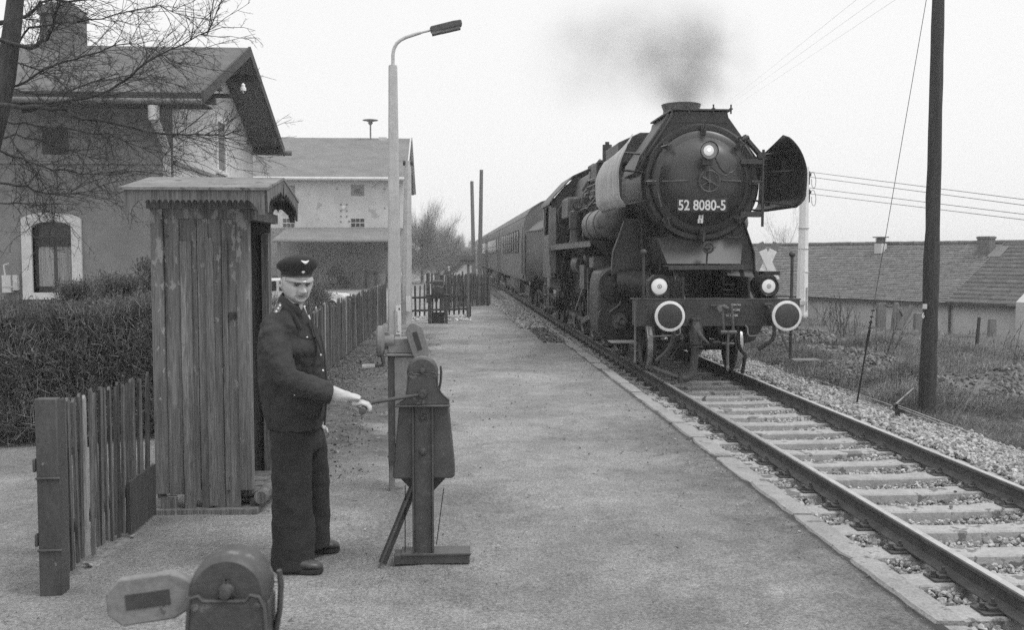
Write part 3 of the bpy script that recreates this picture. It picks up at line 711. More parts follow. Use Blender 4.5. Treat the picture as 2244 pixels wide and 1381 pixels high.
# lower headlamps
for sx in (-1, 1):
    c = Vector(l(sx * .86 + (0 if sx > 0 else .0), .83, 1.475)); t = MB()
    if sx < 0:
        oc = [(LX - .86 + .165 * math.cos(math.radians(22.5 + 45 * k)) * 1.08, RZ + 1.49 + .165 * math.sin(math.radians(22.5 + 45 * k)) * 1.08) for k in range(8)]
        oc[4:8] = [(LX - .86 - .165, RZ + 1.44), (LX - .86 - .16, RZ + 1.29), (LX - .86 + .16, RZ + 1.29), (LX - .86 + .165, RZ + 1.44)]
        t.prism(oc, 'y', LY + .84, LY + 1.05); t.lathe(c, (0, 1, 0), [(-.01, .132), (-.02, .145), (.02, .15)], 30, caps=False)
    else:
        t.lathe(c, (0, 1, 0), [(-.01, .132), (-.03, .15), (.0, .155), (.05, .19), (.16, .195), (.18, .17), (.45, .16)], 30, caps=True)
        t.box(c + Vector((-.1, .05, -.22)), c + Vector((.12, .35, -.14))); t.box(c + Vector((-.05, .06, .17)), c + Vector((.2, .34, .23)))
    ho = t.build('headlamp', M['iron'], loco)
    t = MB(); t.lathe(c, (0, 1, 0), [(.0, .125), (-.018, .09), (-.024, 0)], 30, caps=False); t.build('lit_lens', M['lens'], ho)
    t = MB(); t.ring(c + Vector((0, -.022, 0)), (0, 1, 0), .03, .006, 16, 6); t.ell(c + Vector((0, -.022, 0)), .014, 8)
    for k in range(5):
        th = k * 1.2566; t.tube([c + Vector((.03 * math.cos(th), -.02, .03 * math.sin(th))), c + Vector((.07 * math.cos(th), -.018, .07 * math.sin(th)))], .002, 4)
    t.build('bulb_holder', M['winchl'], ho)
    t = MB(); t.tube([c + Vector((.06, .0, -.14)), c + Vector((.17, -.1, -.22))], .01, 6); t.build('lamp_cable', I, loco)
# marker posts with ball tops
for xx, zt_, zb in ((-1.13, 1.98, 1.29), (1.19, 1.95, .35)):
    b = MB(); b.cyl(l(xx, .72, zb), l(xx, .72, zt_), .021 if xx < 0 else .024, n=10); b.ell(l(xx, .72, zt_ + .02), .05, 14); b.cyl(l(xx, .72, max(zb, 1.27)), l(xx, .72, max(zb, 1.27) + .05), .035, n=8)
    b.build('corner_post', I2, loco)
    if xx > 0:
        b = MB(); b.box(l(1.18, .55, .33), l(1.62, .8, .345)); b.tube([l(1.0, .8, .88), l(1.18, .75, .45)], .025, 6); b.build('step', M['winchl'], loco)
b = MB(); b.tube([l(-1.24, .75, 1.25), l(-1.25, .75, .3)], .018, 6); b.box(l(-1.62, .75, .60), l(-1.22, 1.1, .62)); b.build('step', M['winchl'], loco)
# coupling, hoses, handrails
b = MB()
b.cyl(l(-.03, .5, 1.14), l(-.03, .35, 1.14), .035, n=8)
b.tube([l(-.03, .42, 1.16), l(.03, .38, 1.19), l(.09, .36, 1.15)], .03, 8)
b.tube([l(.02, .40, 1.15), l(.02, .39, 1.0), l(.04, .39, .80)], .024, 8); b.tube([l(.15, .40, 1.2), l(.17, .39, 1.0), l(.18, .39, .80)], .024, 8)
b.cyl(l(-.01, .39, .79), l(.23, .39, .79), .035, n=10); b.cyl(l(.1, .38, .82), l(.1, .38, .28), .022, n=8); b.ell(l(.1, .38, .25), (.03, .03, .05), 10)
b.tube([l(.02, .42, .62), l(.2, .38, .62)], .02, 6)
b.box(l(-.12, .58, 1.18), l(.14, .60, 1.2)); b.build('screw_coupling', M['tank'], loco)
b = MB(); b.box(l(-.42, .45, .72), l(-.30, .6, .98)); b.lathe(l(-.36, .5, .78), (0, 0, 1), [(-.18, .085), (-.1, .10), (.0, .11), (.1, .09), (.2, .05)], 14)
b.cyl(l(-.36, .5, .98), l(-.36, .5, 1.0), .09, n=8); b.tube([l(-.36, .42, .8), l(-.3, .38, .72), l(-.2, .36, .62)], [.04, .03, .018], 8)
b.cyl(l(-.36, .5, .56), l(-.36, .5, .58), .1, n=14)
b.tube(cr([l(-.37, .52, .56), l(-.37, .54, .34), l(-.4, .55, .16), l(-.47, .56, .08), l(-.55, .58, .08)]), .06, 12)
b.tube([l(-.5, .58, .05), l(-.7, .62, .12), l(-.98, .7, .22)], .04, 8); b.cyl(l(-.56, .58, .0), l(-.56, .58, .12), .06, n=8)
b.tube([l(-.98, .7, .22), l(-1.0, .72, .2)], .06, 8)
b.build('heating_pipe', M['winch'], loco)
for sx, bx in ((-1, -.72), (1, .72)):
    b = MB(); q = bx - .05 if sx < 0 else bx + .05
    b.cyl(l(q - .06, .56, 1.2), l(q + .06, .56, 1.2), .03, n=8)
    b.tube(cr([l(q, .55, 1.17), l(q + sx * -.02 + .03, .45, 1.1), l(q + .05, .42, .9), l(q + .04, .42, .7), l(q - .05, .45, .5) if sx < 0 else l(q - .08, .45, .58), l(q - .2, .5, .35) if sx < 0 else l(q - .16, .5, .52)]), .03, 8)
    b.build('brake_hose', M['iron2'], loco)
    b = MB(); x0, x1 = (-1.1, -.62) if sx < 0 else (.42, .98)
    b.tube([l(x0, .56, .88), l(x0, .45, .86), l(x0, .42, .76), l(x0 + .03, .42, .73), l(x1 - .03, .42, .75), l(x1, .42, .78), l(x1, .5, .92)], .011, 6); b.build('shunter_handle', M['winchl'], loco)
    b = MB(); b.tube([l(sx * .35 + (-.55 if sx < 0 else .05), .9, .9), l(sx * .62, .95, .62), l(sx * .72, 1.3, .4), l(sx * .74, 1.6, .08)], .03, 6)
    if sx > 0: b = MB(); b.tube(cr([l(.42, .9, .9), l(.42, .9, .55), l(.62, 1.2, .36), l(.70, 1.5, .25), l(.70, 1.6, .02)], 4), .032, 8)
    b.build('rail_guard', I2, loco)
b = MB()
b.beam(l(-.86, 1.0, .10), l(-.45, .9, .86), .03, .06); b.beam(l(-.8, 1.0, .10), l(-.35, .9, .80), .03, .03); b.build('brake_strut', I2, loco)
# wheels
def wheel(cx, d, r, sx, spokes=12, weight=True):
    c = Vector(l(sx * .70, d, r)); t = MB()
    a = (sx, 0, 0)
    t.lathe(c, a, [(-.03, r - .11), (-.03, r + .028), (0, r + .028), (.012, r + .003), (.115, r - .004), (.12, r - .01), (.12, r - .07), (.08, r - .11)], 40, caps=False)
    wo_ = t.build('wheel', I2, loco)
    t = MB(); t.lathe(c, a, [(.02, r + .0035), (.11, r - .0015)], 40, caps=False); t.build('tread', M['railtop'], wo_)
    t = MB()
    for k in range(spokes):
        th = 2 * math.pi * k / spokes; t.beam(c + Vector((sx * .045, 0, 0)), c + Vector((sx * .045, math.cos(th) * (r - .09), math.sin(th) * (r - .09))), .05, .05, up=(1, 0, 0))
    t.lathe(c, a, [(-.02, .14), (.13, .13), (.14, .0)], 16)
    if weight:
        pts = [(c.y + math.cos(th) * (r - .1), c.z + math.sin(th) * (r - .1)) for th in np.linspace(.6, 2.4, 8)]
        t.prism(pts, 'x', min(c.x + sx * .02, c.x + sx * .09), max(c.x + sx * .02, c.x + sx * .09))
    t.build('spokes', I, wo_)
for sx in (-1, 1):
    wheel(0, 2.35, .425, sx, 9, False)
    for i in range(5): wheel(0, 4.95 + 1.65 * i, .70, sx)
for d, r in [(2.35, .425)] + [(4.95 + 1.65 * i, .7) for i in range(5)]: b = MB(); b.cyl(l(-.75, d, r), l(.75, d, r), .09, n=12); b.build('axle', I, loco)
# cylinders + valve chests
for sx in (-1, 1):
    t = MB(); pf = [(.55, 1.62), (.9, 1.70), (1.2, 1.76), (1.42, 1.66), (1.47, 1.5), (1.48, 1.1), (1.47, .62), (1.36, .42), (1.05, .34), (.75, .42), (.55, .7)]
    t.prism([(LX + sx * p[0], RZ + p[1]) for p in pf], 'y', LY + 3.05, LY + 4.15); cy = t.build('cylinder_block', M['iron2'], loco, bevel=.04)
    c = Vector(l(sx * 1.2, 3.05, 1.43)); t = MB(); t.lathe(c, (0, 1, 0), [(-.13, 0), (-.13, .03), (-.11, .19), (-.12, .20), (-.12, .285), (-.07, .29), (-.05, .25), (.02, .25)], 30, caps=False)
    for k in range(12): th = k * math.pi / 6; t.cyl(c + Vector((.245 * math.cos(th), -.12, .245 * math.sin(th))), c + Vector((.245 * math.cos(th), -.145, .245 * math.sin(th))), .015, n=6)
    t.ell(c + Vector((0, -.15, 0)), (.05, .06, .05), 12)
    for th in (0, math.pi / 2, math.pi): t.beam(c + Vector((.04 * math.cos(th), -.14, -.04 * math.sin(th))), c + Vector((.19 * math.cos(th), -.12, -.19 * math.sin(th))), .02, .03, up=(0, 1, 0))
    t.build('valve_cover', M['iron'], cy)
    t = MB(); t.lathe(l(sx * .62, 2.7, 1.46), (sx, 0.3, 0), [(0, .27), (.3, .27), (.55, .24)], 20); t.build('steam_pipe', I, loco)
    c = Vector(l(sx * 1.12, 3.05, .80)); t = MB(); t.lathe(c, (0, 1, 0), [(-.10, 0), (-.10, .1), (-.07, .30), (-.07, .37), (-.03, .38), (.02, .36)], 32, caps=False)
    for k in range(14): th = k * math.pi / 7; t.cyl(c + Vector((.335 * math.cos(th), -.06, .335 * math.sin(th))), c + Vector((.335 * math.cos(th), -.09, .335 * math.sin(th))), .015, n=6)
    t.build('cylinder_cover', I, cy)
    t = MB(); t.cyl(c + Vector((.0, -.08, -.0)), c + Vector((.0, -.14, .0)), .14, n=16); t.cyl(c + Vector((0, -.1, 0)), c + Vector((0, -.42, 0)), .062, n=18, caps=False); t.cyl(c + Vector((0, -.2, 0)), c + Vector((0, -.419, 0)), .05, n=18)
    t.tube([c + Vector((sx * .12 - .05, -.12, .15)), c + Vector((.02, -.1, .3)), c + Vector((.02, -.08, .45))], .025, 6); t.build('piston_rod_tube', M['tank'], cy)
    # running board and valance
    t = MB(); t.box(l(sx * .9, 4.0, 2.20), l(sx * 1.49, 11.4, 2.225)); t.build('running_board', I2, loco)
    t = MB(); vs = [l(sx * 1.49, 4.0, 2.23), l(sx * 1.49, 11.4, 2.23), l(sx * 1.49, 11.4, 2.08), l(sx * 1.49, 4.0, 2.12)]
    t.add(vs + [Vector(v) + Vector((-sx * .02, 0, 0)) for v in vs], [(0, 1, 2, 3), (7, 6, 5, 4), (0, 4, 5, 1), (3, 2, 6, 7), (0, 3, 7, 4)]); t.build('board_edge', M['tank'], loco)
    t = MB(); t.prism([(LX + sx * 1.48, RZ + 2.2), (LX + sx * 1.0, RZ + 2.2), (LX + sx * .75, RZ + 1.75), (LX + sx * .85, RZ + 1.7)], 'y', LY + 3.98, LY + 4.0); t.build('board_gusset', I, loco)
    # motion
    t = MB(); 
    t.beam(l(sx * 1.12, 4.1, 1.05), l(sx * 1.12, 6.3, 1.05), .06, .07); t.beam(l(sx * 1.12, 4.1, .55), l(sx * 1.12, 6.0, .55), .05, .05)
    t.beam(l(sx * .95, 4.95, .45), l(sx * .95, 11.5, .45), .06, .10)
    t.beam(l(sx * 1.05, 5.8, .82), l(sx * 1.05, 8.3, .42), .06, .12); t.beam(l(sx * 1.2, 6.4, 1.5), l(sx * 1.2, 8.3, .7), .04, .06)
    t.beam(l(sx * 1.2, 4.3, 1.43), l(sx * 1.2, 6.2, 1.46), .04, .05); t.beam(l(sx * 1.25, 5.9, 1.7), l(sx * 1.25, 5.8, .75), .05, .07)
    t.box(l(sx * 1.05, 5.6, .65), l(sx * 1.2, 6.0, 1.1))
    for i in range(5): t.cyl(l(sx * .85, 4.95 + 1.65 * i, .45), l(sx * 1.03, 4.95 + 1.65 * i, .45), .09, n=12)
    t.build('side_rod', M['tank'], loco)
    t = MB(); t.box(l(sx * 1.1, 6.2, 1.25), l(sx * 1.3, 6.9, 1.75)); t.build('motion_bracket', M['tank'], loco); t = MB(); t.box(l(sx * 1.0, 4.4, 1.72), l(sx * 1.35, 5.1, 1.92)); t.box(l(sx * .98, 4.38, 1.70), l(sx * 1.37, 4.4, 1.94))
    t.build('motion_bracket', M['tank'], loco)
    t = MB()
    for dd_ in (5.6, 5.9): t.tube([l(sx * 1.2 + .05 * math.cos(a_), dd_ + .05 * math.sin(a_), 1.75 + a_ * .0085) for a_ in np.arange(0, 50, .5)], .012, 5); t.build('spring', I2, loco); t = MB()
    t.lathe(l(sx * 1.15, 7.2, 1.75), (0, 1, 0), [(0, 0), (.0, .2), (.8, .22), (.85, 0)], 20); t.build('brake_cylinder', I2, loco); t = MB(); t.lathe(l(sx * 1.1, 6.4, 1.9), (0, 1, 0), [(0, 0), (.05, .14), (.4, .14), (.45, 0)], 16)
    t.build('brake_gear', I2, loco)
    # small pipes & fittings, brake shoes, sand pipes
    t = MB(); g2 = random.Random(3)
    for i in range(5):
        d = 4.95 + 1.65 * i
        t.beam(l(sx * .78, d - .82, .9), l(sx * .78, d - .80, .25), .06, .1); t.tube([l(sx * .8, d - .3, 1.9), l(sx * .86, d - .75, .9), l(sx * .8, d - .62, .12)], .018, 6)
        t.tube([l(sx * 1.2, d + .4, 2.1), l(sx * 1.3, d + .5, 1.5), l(sx * 1.1, d + .6, .9)], .02, 6)
    t.build('sand_pipe', I2, loco)
    # air tank on the running board
    t = MB(); c = Vector(l(sx * 1.1, 3.55, 2.56)); t.lathe(c, (0, 1, 0), [(.0, .0), (.02, .15), (.07, .26), (.14, .305), (2.3, .305), (2.4, .25), (2.45, 0)], 32, caps=False); ta = t.build('air_tank', M['tank'], loco)
    t = MB()
    for d in (.55, .62, 1.6): t.lathe(c, (0, 1, 0), [(d, .306), (d, .316), (d + .04, .316), (d + .04, .306)], 32, caps=False)
    t.build('tank_strap', I2, ta)
    # clutter of pipes and valves on the boiler flank
    t = MB(); g2 = random.Random(8)
    for i in range(34):
        d = g2.uniform(5.6, 9.4); a = g2.uniform(.05, 1.35); rr = .96 + g2.uniform(0, .1)
        p = Vector(l(sx * rr * math.cos(a), d, ZB + rr * math.sin(a)))
        k = g2.random()
        if k < .35: t.tube([p, p + Vector((0, g2.uniform(.3, .9), g2.uniform(-.25, .25)))], g2.uniform(.014, .03), 6)
        elif k < .6: t.tube([p, p + Vector((sx * .08, g2.uniform(.1, .3), -.1)), p + Vector((sx * .12, .2, -.5))], .016, 6)
        elif k < .8: t.ell(p, (.05, .06, .05), 8); t.cyl(p, p + Vector((sx * .12, 0, .03)), .02, n=6)
        else: t.box(p - Vector((.06, .07, .06)), p + Vector((.06, .07, .06)))
    for i in range(5): t.tube([l(sx * (.99), 4.0, ZB - .1 + i * .13), l(sx * (.99 - .03 * i), 9, ZB - .05 + i * .15)], .018, 6)
    t.tube([l(sx * 1.05, 9.0, 3.1), l(sx * 1.15, 8.2, 2.95), l(sx * 1.1, 7.6, 3.0), l(sx * 1.2, 6.4, 2.95), l(sx * 1.1, 5.0, 3.25)], .022, 6)
    t.build('boiler_pipes', M['tank'], loco)
    t = MB(); t.lathe(l(sx * 1.2, 8.3, 2.25), (0, 0, 1), [(0, .17), (.05, .15), (.3, .13), (.32, .16), (.7, .16), (.74, .08), (.8, .08)], 16); t.ring(l(sx * 1.2, 8.2, 3.1), (0, 1, 0), .09, .012, 14, 5)
    t.build('air_pump', I2, loco)
    t = MB(); t.box(l(sx * .95, 9.3, 2.85), l(sx * 1.28, 10.6, 3.35)); t.build('washout_box', M['tank'], loco, bevel=.05)
# domes and boxes on the boiler top
b = MB(); b.prism([(LX - .92, RZ + 3.7), (LX - .92, RZ + 4.08), (LX - .5, RZ + 4.27), (LX + .5, RZ + 4.27), (LX + .92, RZ + 4.08), (LX + .92, RZ + 3.7)], 'y', LY + 4.3, LY + 5.8); b.build('sand_box', I2, loco, bevel=.02)
b = MB(); b.prism([(LX - .9, RZ + 3.6), (LX - .9, RZ + 3.98), (LX - .5, RZ + 4.15), (LX + .5, RZ + 4.15), (LX + .9, RZ + 3.98), (LX + .9, RZ + 3.6)], 'y', LY + 7.2, LY + 8.1); b.build('sand_box', I, loco, bevel=.02)
b = MB(); b.cyl(l(-.78, 6.5, 3.6), l(-.78, 6.5, 4.28), .10, n=12); b.cyl(l(-.78, 6.5, 4.28), l(-.78, 6.5, 4.34), .045, n=8); b.cyl(l(-.78, 6.5, 3.9), l(-.78, 6.5, 3.94), .2, n=12)
b.build('safety_valve', I2, loco)
b = MB(); b.tube([l(-.55, 8.9, 4.15), l(-.5, 9.3, 4.2), l(-.5, 10.5, 4.22)], .02, 6)
b.tube([l(-.72, 7.4, 4.0), l(-.72, 7.9, 4.1), l(-.6, 9.4, 4.12)], .025, 6); b.build('whistle_pipe', I2, loco)
# cab
CW = 1.48; d0, d1 = 11.3, 13.4
prof = [(-CW, 1.5), (-CW, 3.25), (-1.38, 3.42), (-.9, 3.95), (-.45, 4.16), (0, 4.22), (.45, 4.16), (.9, 3.95), (1.38, 3.42), (CW, 3.25), (CW, 1.5)]
b = MB(); b.prism([(LX + p[0], RZ + p[1]) for p in prof], 'y', LY + d0, LY + d0 + .04); cf = b.build('cab_front', M['iron'], loco)
b = MB()
for sx in (-1, 1):
    b.box(l(sx * CW, d0, 1.35), l(sx * (CW - .03), d1, 2.5)); b.box(l(sx * CW, d0, 2.5), l(sx * (CW - .03), d0 + .35, 3.3)); b.box(l(sx * CW, d1 - .3, 2.5), l(sx * (CW - .03), d1, 3.3)); b.box(l(sx * CW, d0, 3.25), l(sx * (CW - .03), d1, 3.35))
    b.box(l(sx * (CW + .02), d0 + .3, 2.5), l(sx * (CW - .05), d0 + .36, 3.25))
b.build('cab_side', M['tank'], loco)
rp = [(p[0] * 1.03, p[1] + .02) for p in prof[1:-1]]; b = MB(); b.prism([(LX + p[0], RZ + p[1] + .04) for p in rp] + [(LX + p[0], RZ + p[1]) for p in rp[::-1]], 'y', LY + d0 - .12, LY + d1 + .35)
b.box(l(-.35, d0 + .2, 4.2), l(.35, d0 + 1.2, 4.36)); b.build('cab_roof', M['iron2'], loco)
for sx in (-1, 1):
    b = MB(); pts = [(1.03, 2.62), (1.25, 2.72), (1.3, 3.1), (1.12, 3.42), (.95, 3.5), (.85, 3.35), (.86, 2.85)]
    b.prism([(LX + sx * p[0], RZ + p[1]) for p in pts], 'y', LY + d0 - .012, LY + d0 - .002); b.build('front_window', M['glass'], cf)
    b = MB(); b.tube([l(sx * p[0], d0 - .015, p[1]) for p in pts], .018, 6, closed=True); b.ring(l(sx * 1.12, d0 - .02, 2.38), (0, 1, 0), .2, .012, 20, 5); b.build('window_rim', M['tank'], cf)
    b = MB(); b.tube([l(sx * 1.5, d0 - .02, 1.7), l(sx * 1.53, d0 - .02, 2.4), l(sx * 1.5, d0 - .02, 3.2)], .018, 6); b.box(l(sx * CW, d0 - .01, 1.5), l(sx * (CW - .14), d0 + .0, 3.2))
    b.build('cab_handrail', M['winchl'], loco); b = MB()
    for zz in (1.15, .85, .5): b.box(l(sx * (CW - .02), d1 - .6, zz), l(sx * (CW - .3), d1 - .1, zz + .03))
    b.box(l(sx * (CW - .02), d1 - .62, .5), l(sx * (CW - .04), d1 - .58, 1.5)); b.box(l(sx * (CW - .02), d1 - .1, .5), l(sx * (CW - .04), d1 - .06, 1.5)); b.build('cab_step', M['winchl'], loco); b = MB(); b.box(l(sx * CW, d0 + .3, 1.12), l(sx * (CW - .3), d0 + .9, 1.35))
    b.build('cab_box', M['winchl'], loco)
b = MB(); b.prism([(LX + p[0] * .96, RZ + p[1] - .03) for p in prof], 'y', LY + d1 - .1, LY + d1 - .05); b.build('cab_back', I, loco)
b = MB(); b.box(l(-1.2, d0 + .1, 1.0), l(1.2, d1, 1.55)); b.box(l(-.9, 9, 1.0), l(.9, d0, 2.0)); b.build('ash_pan', I, loco)

# ================================================================ TENDER + COACHES
tl = lambda x, y, z: (LX + x, y, RZ + z)
tn = thing('tender', 'dark tub shaped tender coupled between the locomotive cab and the first coach', 'tender', tl(0, 28, 0))
TY0, TY1 = 28.0, 34.9
pf = [(1.42 * math.sin(a), 2.05 - 1.25 * math.cos(a)) for a in np.linspace(-math.pi / 2, math.pi / 2, 15)]
pf = pf + [(1.42, 2.75), (1.05, 3.1), (1.05, 3.35), (-1.05, 3.35), (-1.05, 3.1), (-1.42, 2.75)]
b = MB(); b.prism([(LX + p[0], RZ + p[1]) for p in pf], 'y', TY0, TY1); b.build('tub_body', M['tender'], tn, bevel=.03)
b = MB(); b.prism([(LX + p[0] * .8, RZ + 3.35 + p[1]) for p in ((-1.2, 0), (1.2, 0), (.7, .3), (0, .42), (-.7, .3))], 'y', TY0 + 1, TY1 - 2); b.build('coal', M['iron'], tn)
b = MB(); b.tube([tl(-1.44, TY0, 2.7), tl(-1.44, TY0 + 2, 2.72), tl(-1.44, TY1, 2.8)], .025, 6); b.tube([tl(-1.44, TY1 - .3, 2.7), tl(-1.44, TY1 - .3, 1.3), tl(-1.2, TY1 - .6, .95)], .02, 6)
b.box(tl(-1.3, TY0 - .4, .5), tl(-1.27, TY0 + .2, 1.3)); b.tube([tl(-1.4, TY0 - .3, 1.0), tl(-1.47, TY0 - .3, .8), tl(-1.4, TY0 - .3, .6)], .02, 6); b.build('handrail', I2, tn)
for yy in (TY0 + 1.1, TY0 + 5.3):
    b = MB(); b.box(tl(-1.05, yy - .95, .35), tl(-1.0, yy + .95, .75)); b.box(tl(1.0, yy - .95, .35), tl(1.05, yy + .95, .75))
    for k in (-.65, .65):
        for sx in (-1, 1): w__ = MB(); w__.lathe(tl(sx * .7, yy + k, .5), (sx, 0, 0), [(0, .53), (.03, .53), (.04, .5), (.14, .5), (.14, .4), (.06, .1), (.1, 0)], 24, caps=False); w__.cyl(tl(sx * .8, yy + k, .5), tl(sx * 1.15, yy + k, .5), .13, n=10); w__.build('wheel', I2, tn)
        for q in range(7): b.tube([tl(-1.1, yy + k - .3 + q * .1, .55 + .05 * abs(q - 3)), tl(-1.13, yy + k - .25 + q * .1, .3)], .018, 5)
    b.build('bogie', I2, tn)
def coach(y0, L_, label, wins=True):
    t = thing('passenger_coach', label, 'coach', tl(0, y0, 0), 'coaches behind the tender')
    prof = [(-1.34, 1.0), (-1.42, 1.3), (-1.42, 3.1), (-1.36, 3.35), (-1.15, 3.65), (-.8, 3.88), (-.4, 4.01), (0, 4.05), (.4, 4.01), (.8, 3.88), (1.15, 3.65), (1.36, 3.35), (1.42, 3.1), (1.42, 1.3), (1.34, 1.0)]
    b = MB(); b.prism([(LX + p[0], RZ + p[1]) for p in prof], 'y', y0, y0 + L_); bd = b.build('coach_body', M['coach'], t, bevel=.02)
    rp = prof[3:12]; b = MB(); b.prism([(LX + p[0] * 1.012, RZ + p[1] + .02) for p in rp] + [(LX + p[0], RZ + p[1] - .01) for p in rp[::-1]], 'y', y0 - .03, y0 + L_ + .03); b.build('roof', M['coachroof'], t)
    if wins:
        n = int((L_ - 5) / 1.55)
        for i in range(n):
            yy = y0 + 2.6 + i * 1.55
            b = MB(); b.box(tl(-1.445, yy, 2.05), tl(-1.425, yy + 1.15, 2.95)); wo_ = b.build('window', M['frame'], t)
            b = MB(); b.box(tl(-1.449, yy + .06, 2.5), tl(-1.446, yy + 1.09, 2.9)); b.box(tl(-1.449, yy + .06, 2.1), tl(-1.446, yy + 1.09, 2.46)); b.build('pane', M['glass'], wo_)
    for yy in (y0 + .5, y0 + L_ - 1.4):
        b = MB(); b.box(tl(-1.435, yy, 1.1), tl(-1.42, yy + .85, 3.0)); dd = b.build('door', M['coach'], t)
        b = MB(); b.box(tl(-1.444, yy + .15, 2.1), tl(-1.436, yy + .7, 2.85)); b.build('pane', M['glass'], dd)
        b = MB(); b.tube([tl(-1.47, yy - .1, 1.3), tl(-1.47, yy - .1, 2.3)], .02, 6); b.build('handle', M['coachroof'], dd)
    b = MB()
    for k in range(5): b.prism([(y0 + 4 + k * .75, RZ + 1.0), (y0 + 4.5 + k * .75, RZ + 1.0), (y0 + 4.42 + k * .75, RZ + .45), (y0 + 4.1 + k * .75, RZ + .45)], 'x', LX - 1.3, LX - .9)
    b.box(tl(-1.2, y0 + 9, .5), tl(-.6, y0 + 12, 1.0)); b.build('underframe', M['tender'], t)
    for yy in (y0 + 2.9, y0 + L_ - 2.9):
        b = MB(); b.box(tl(-1.1, yy - 1.5, .4), tl(-1.0, yy + 1.5, .8))
        for k in (-1.1, 1.1):
            for sx in (-1, 1): w__ = MB(); w__.lathe(tl(sx * .7, yy + k, .47), (sx, 0, 0), [(0, .5), (.03, .5), (.04, .47), (.14, .46), (.14, .1), (.15, 0)], 20, caps=False); w__.build('wheel', I2, t)
        b.build('bogie', I2, t)
    b = MB(); b.box(tl(-.6, y0 - .28, 1.1), tl(.6, y0, 3.5)); b.build('gangway', M['rubber'], t)
    for sx in (-1, 1): b = MB(); b.cyl(tl(sx * .875, y0, 1.06), tl(sx * .875, y0 - .35, 1.06), .1, n=10); b.cyl(tl(sx * .875, y0 - .35, 1.06), tl(sx * .875, y0 - .4, 1.06), .22, n=16); b.build('buffer', I, t)
coach(35.6, 18.2, 'first coach behind the tender, long row of windows in its grey side')
coach(54.4, 17.5, 'second coach behind the tender, further down the line')
coach(72.5, 22, 'third coach behind the tender, small and pale in the haze')
coach(95.1, 22, 'last coach in sight, tiny at the far end of the train')
def hit(px, py, p0, n):                 # where the line of sight meets a real plane (a wall, a roof)
    o = Vector((0, 0, 1.8)); d = at(px, py, 1.0) - o; p0 = Vector(p0); n = Vector(n)
    return o + d * ((p0 - o).dot(n) / d.dot(n))
def atx(px, py, X): return hit(px, py, (X, 0, 0), (1, 0, 0))
# ================================================================ STATION HOUSE
HX, HY0, HY1 = -6.03, 22.0, 30.7; VX = -5.18
st = thing('station_house', 'grey rendered house with a low gabled felt roof and arched ground floor window', 'house', (-10, 26, -.4))
b = MB()
gw = MB(); W0 = at(70, 486, 22); W1 = at(161, 641, 22)      # window opening
wx0, wx1, wz0, wz1 = W0.x, W1.x, W1.z, W0.z
b.box((-16, HY0, -.5), (wx0, HY0 + .3, 5.2)); b.box((wx1, HY0, -.5), (HX - .006, HY0 + .3, 5.05)); b.box((wx0, HY0, -.5), (wx1, HY0 + .3, wz0)); b.box((wx0, HY0, wz1 + .02), (wx1, HY0 + .3, 5.2))
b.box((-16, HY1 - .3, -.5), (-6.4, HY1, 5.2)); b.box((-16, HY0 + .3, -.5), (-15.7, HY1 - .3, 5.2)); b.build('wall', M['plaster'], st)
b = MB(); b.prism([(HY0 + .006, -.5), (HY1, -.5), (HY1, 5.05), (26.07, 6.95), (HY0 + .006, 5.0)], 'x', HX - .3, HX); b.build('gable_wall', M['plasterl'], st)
# lighter corner strip belongs to the front wall
b = MB(); zc = at(300, 356, 22).z
b.box((-16, HY0 - .05, zc - .04), (HX + .05, HY0 - .002, zc + .04)); b.box((HX + .002, HY0 - .05, zc - .04), (HX + .05, HY1, zc + .04)); b.build('string_course', M['plaster'], st)
er, rr_, eb = (21.1, 5.20), (26.07, 7.16), (31.1, 5.10)
b = MB(); b.prism([er, rr_, eb, (eb[0] - .05, eb[1] - .1), (26.07, 7.04), (er[0] + .05, er[1] - .1)], 'x', -16.5, VX); rf = b.build('roof', M['felt'], st)
b = MB(); b.prism([(er[0] - .02, er[1] + .03), (26.07, 7.19), (eb[0] + .02, eb[1] + .03), (eb[0] + .02, eb[1] - .22), (26.07, 6.94), (er[0] - .02, er[1] - .22)], 'x', VX, VX + .05); b.build('bargeboard', M['wooddark'], st)
b = MB()
for zz, yy in ((6.55, 25.0), (6.55, 27.1), (5.25, 22.4), (5.2, 29.9)): b = MB(); b.box((HX, yy - .06, zz - .1), (VX - .01, yy + .06, zz + .05)); b.build('rafter', M['wooddark'], st)
b = MB(); b.box((HX, 30.7, 4.9), (VX, 31.0, 5.05)); b.build('rafter', M['wooddark'], st)
b = MB(); b.box((-16.5, 21.15, 4.98), (VX, 22.0, 5.02)); b.box((-16.5, 21.08, 4.98), (VX - .02, 21.12, 5.12)); b.build('soffit', M['wooddark'], st)
b = MB(); b.cyl((-16.5, 21.02, 5.02), (VX + .02, 21.02, 5.0), .06, n=10); b.build('gutter', M['signback'], st); b = MB(); b.cyl((-6.5, 31.17, 5.0), (VX + .25, 31.17, 4.98), .08, n=10); b.build('gutter', M['signback'], st)
b = MB(); b.tube([at(337, 232, 21.1), at(337, 258, 21.15), at(345, 275, 21.4), at(362, 318, 21.85), at(365, 330, 21.88), (at(365, 330, 21.88).x, 21.88, -.3)], .085, 12)
q = at(337, 246, 21.1); b.cyl(q - Vector((0, 0, .16)), q + Vector((0, 0, .14)), .11, .12, n=12); b.build('downpipe', M['zinc'], st)
b = MB(); c0 = at(100, 17, 26); c1 = at(176, 105, 26); b.box((c0.x, 25.6, 6.6), (c1.x, 26.5, c0.z)); b.box((c0.x - .05, 25.55, c0.z - .25), (c1.x + .05, 26.55, c0.z - .1)); b.box((c0.x + .1, 25.7, c0.z), (c1.x - .1, 26.4, c0.z + .08)); b.build('chimney', M['brick'], rf)
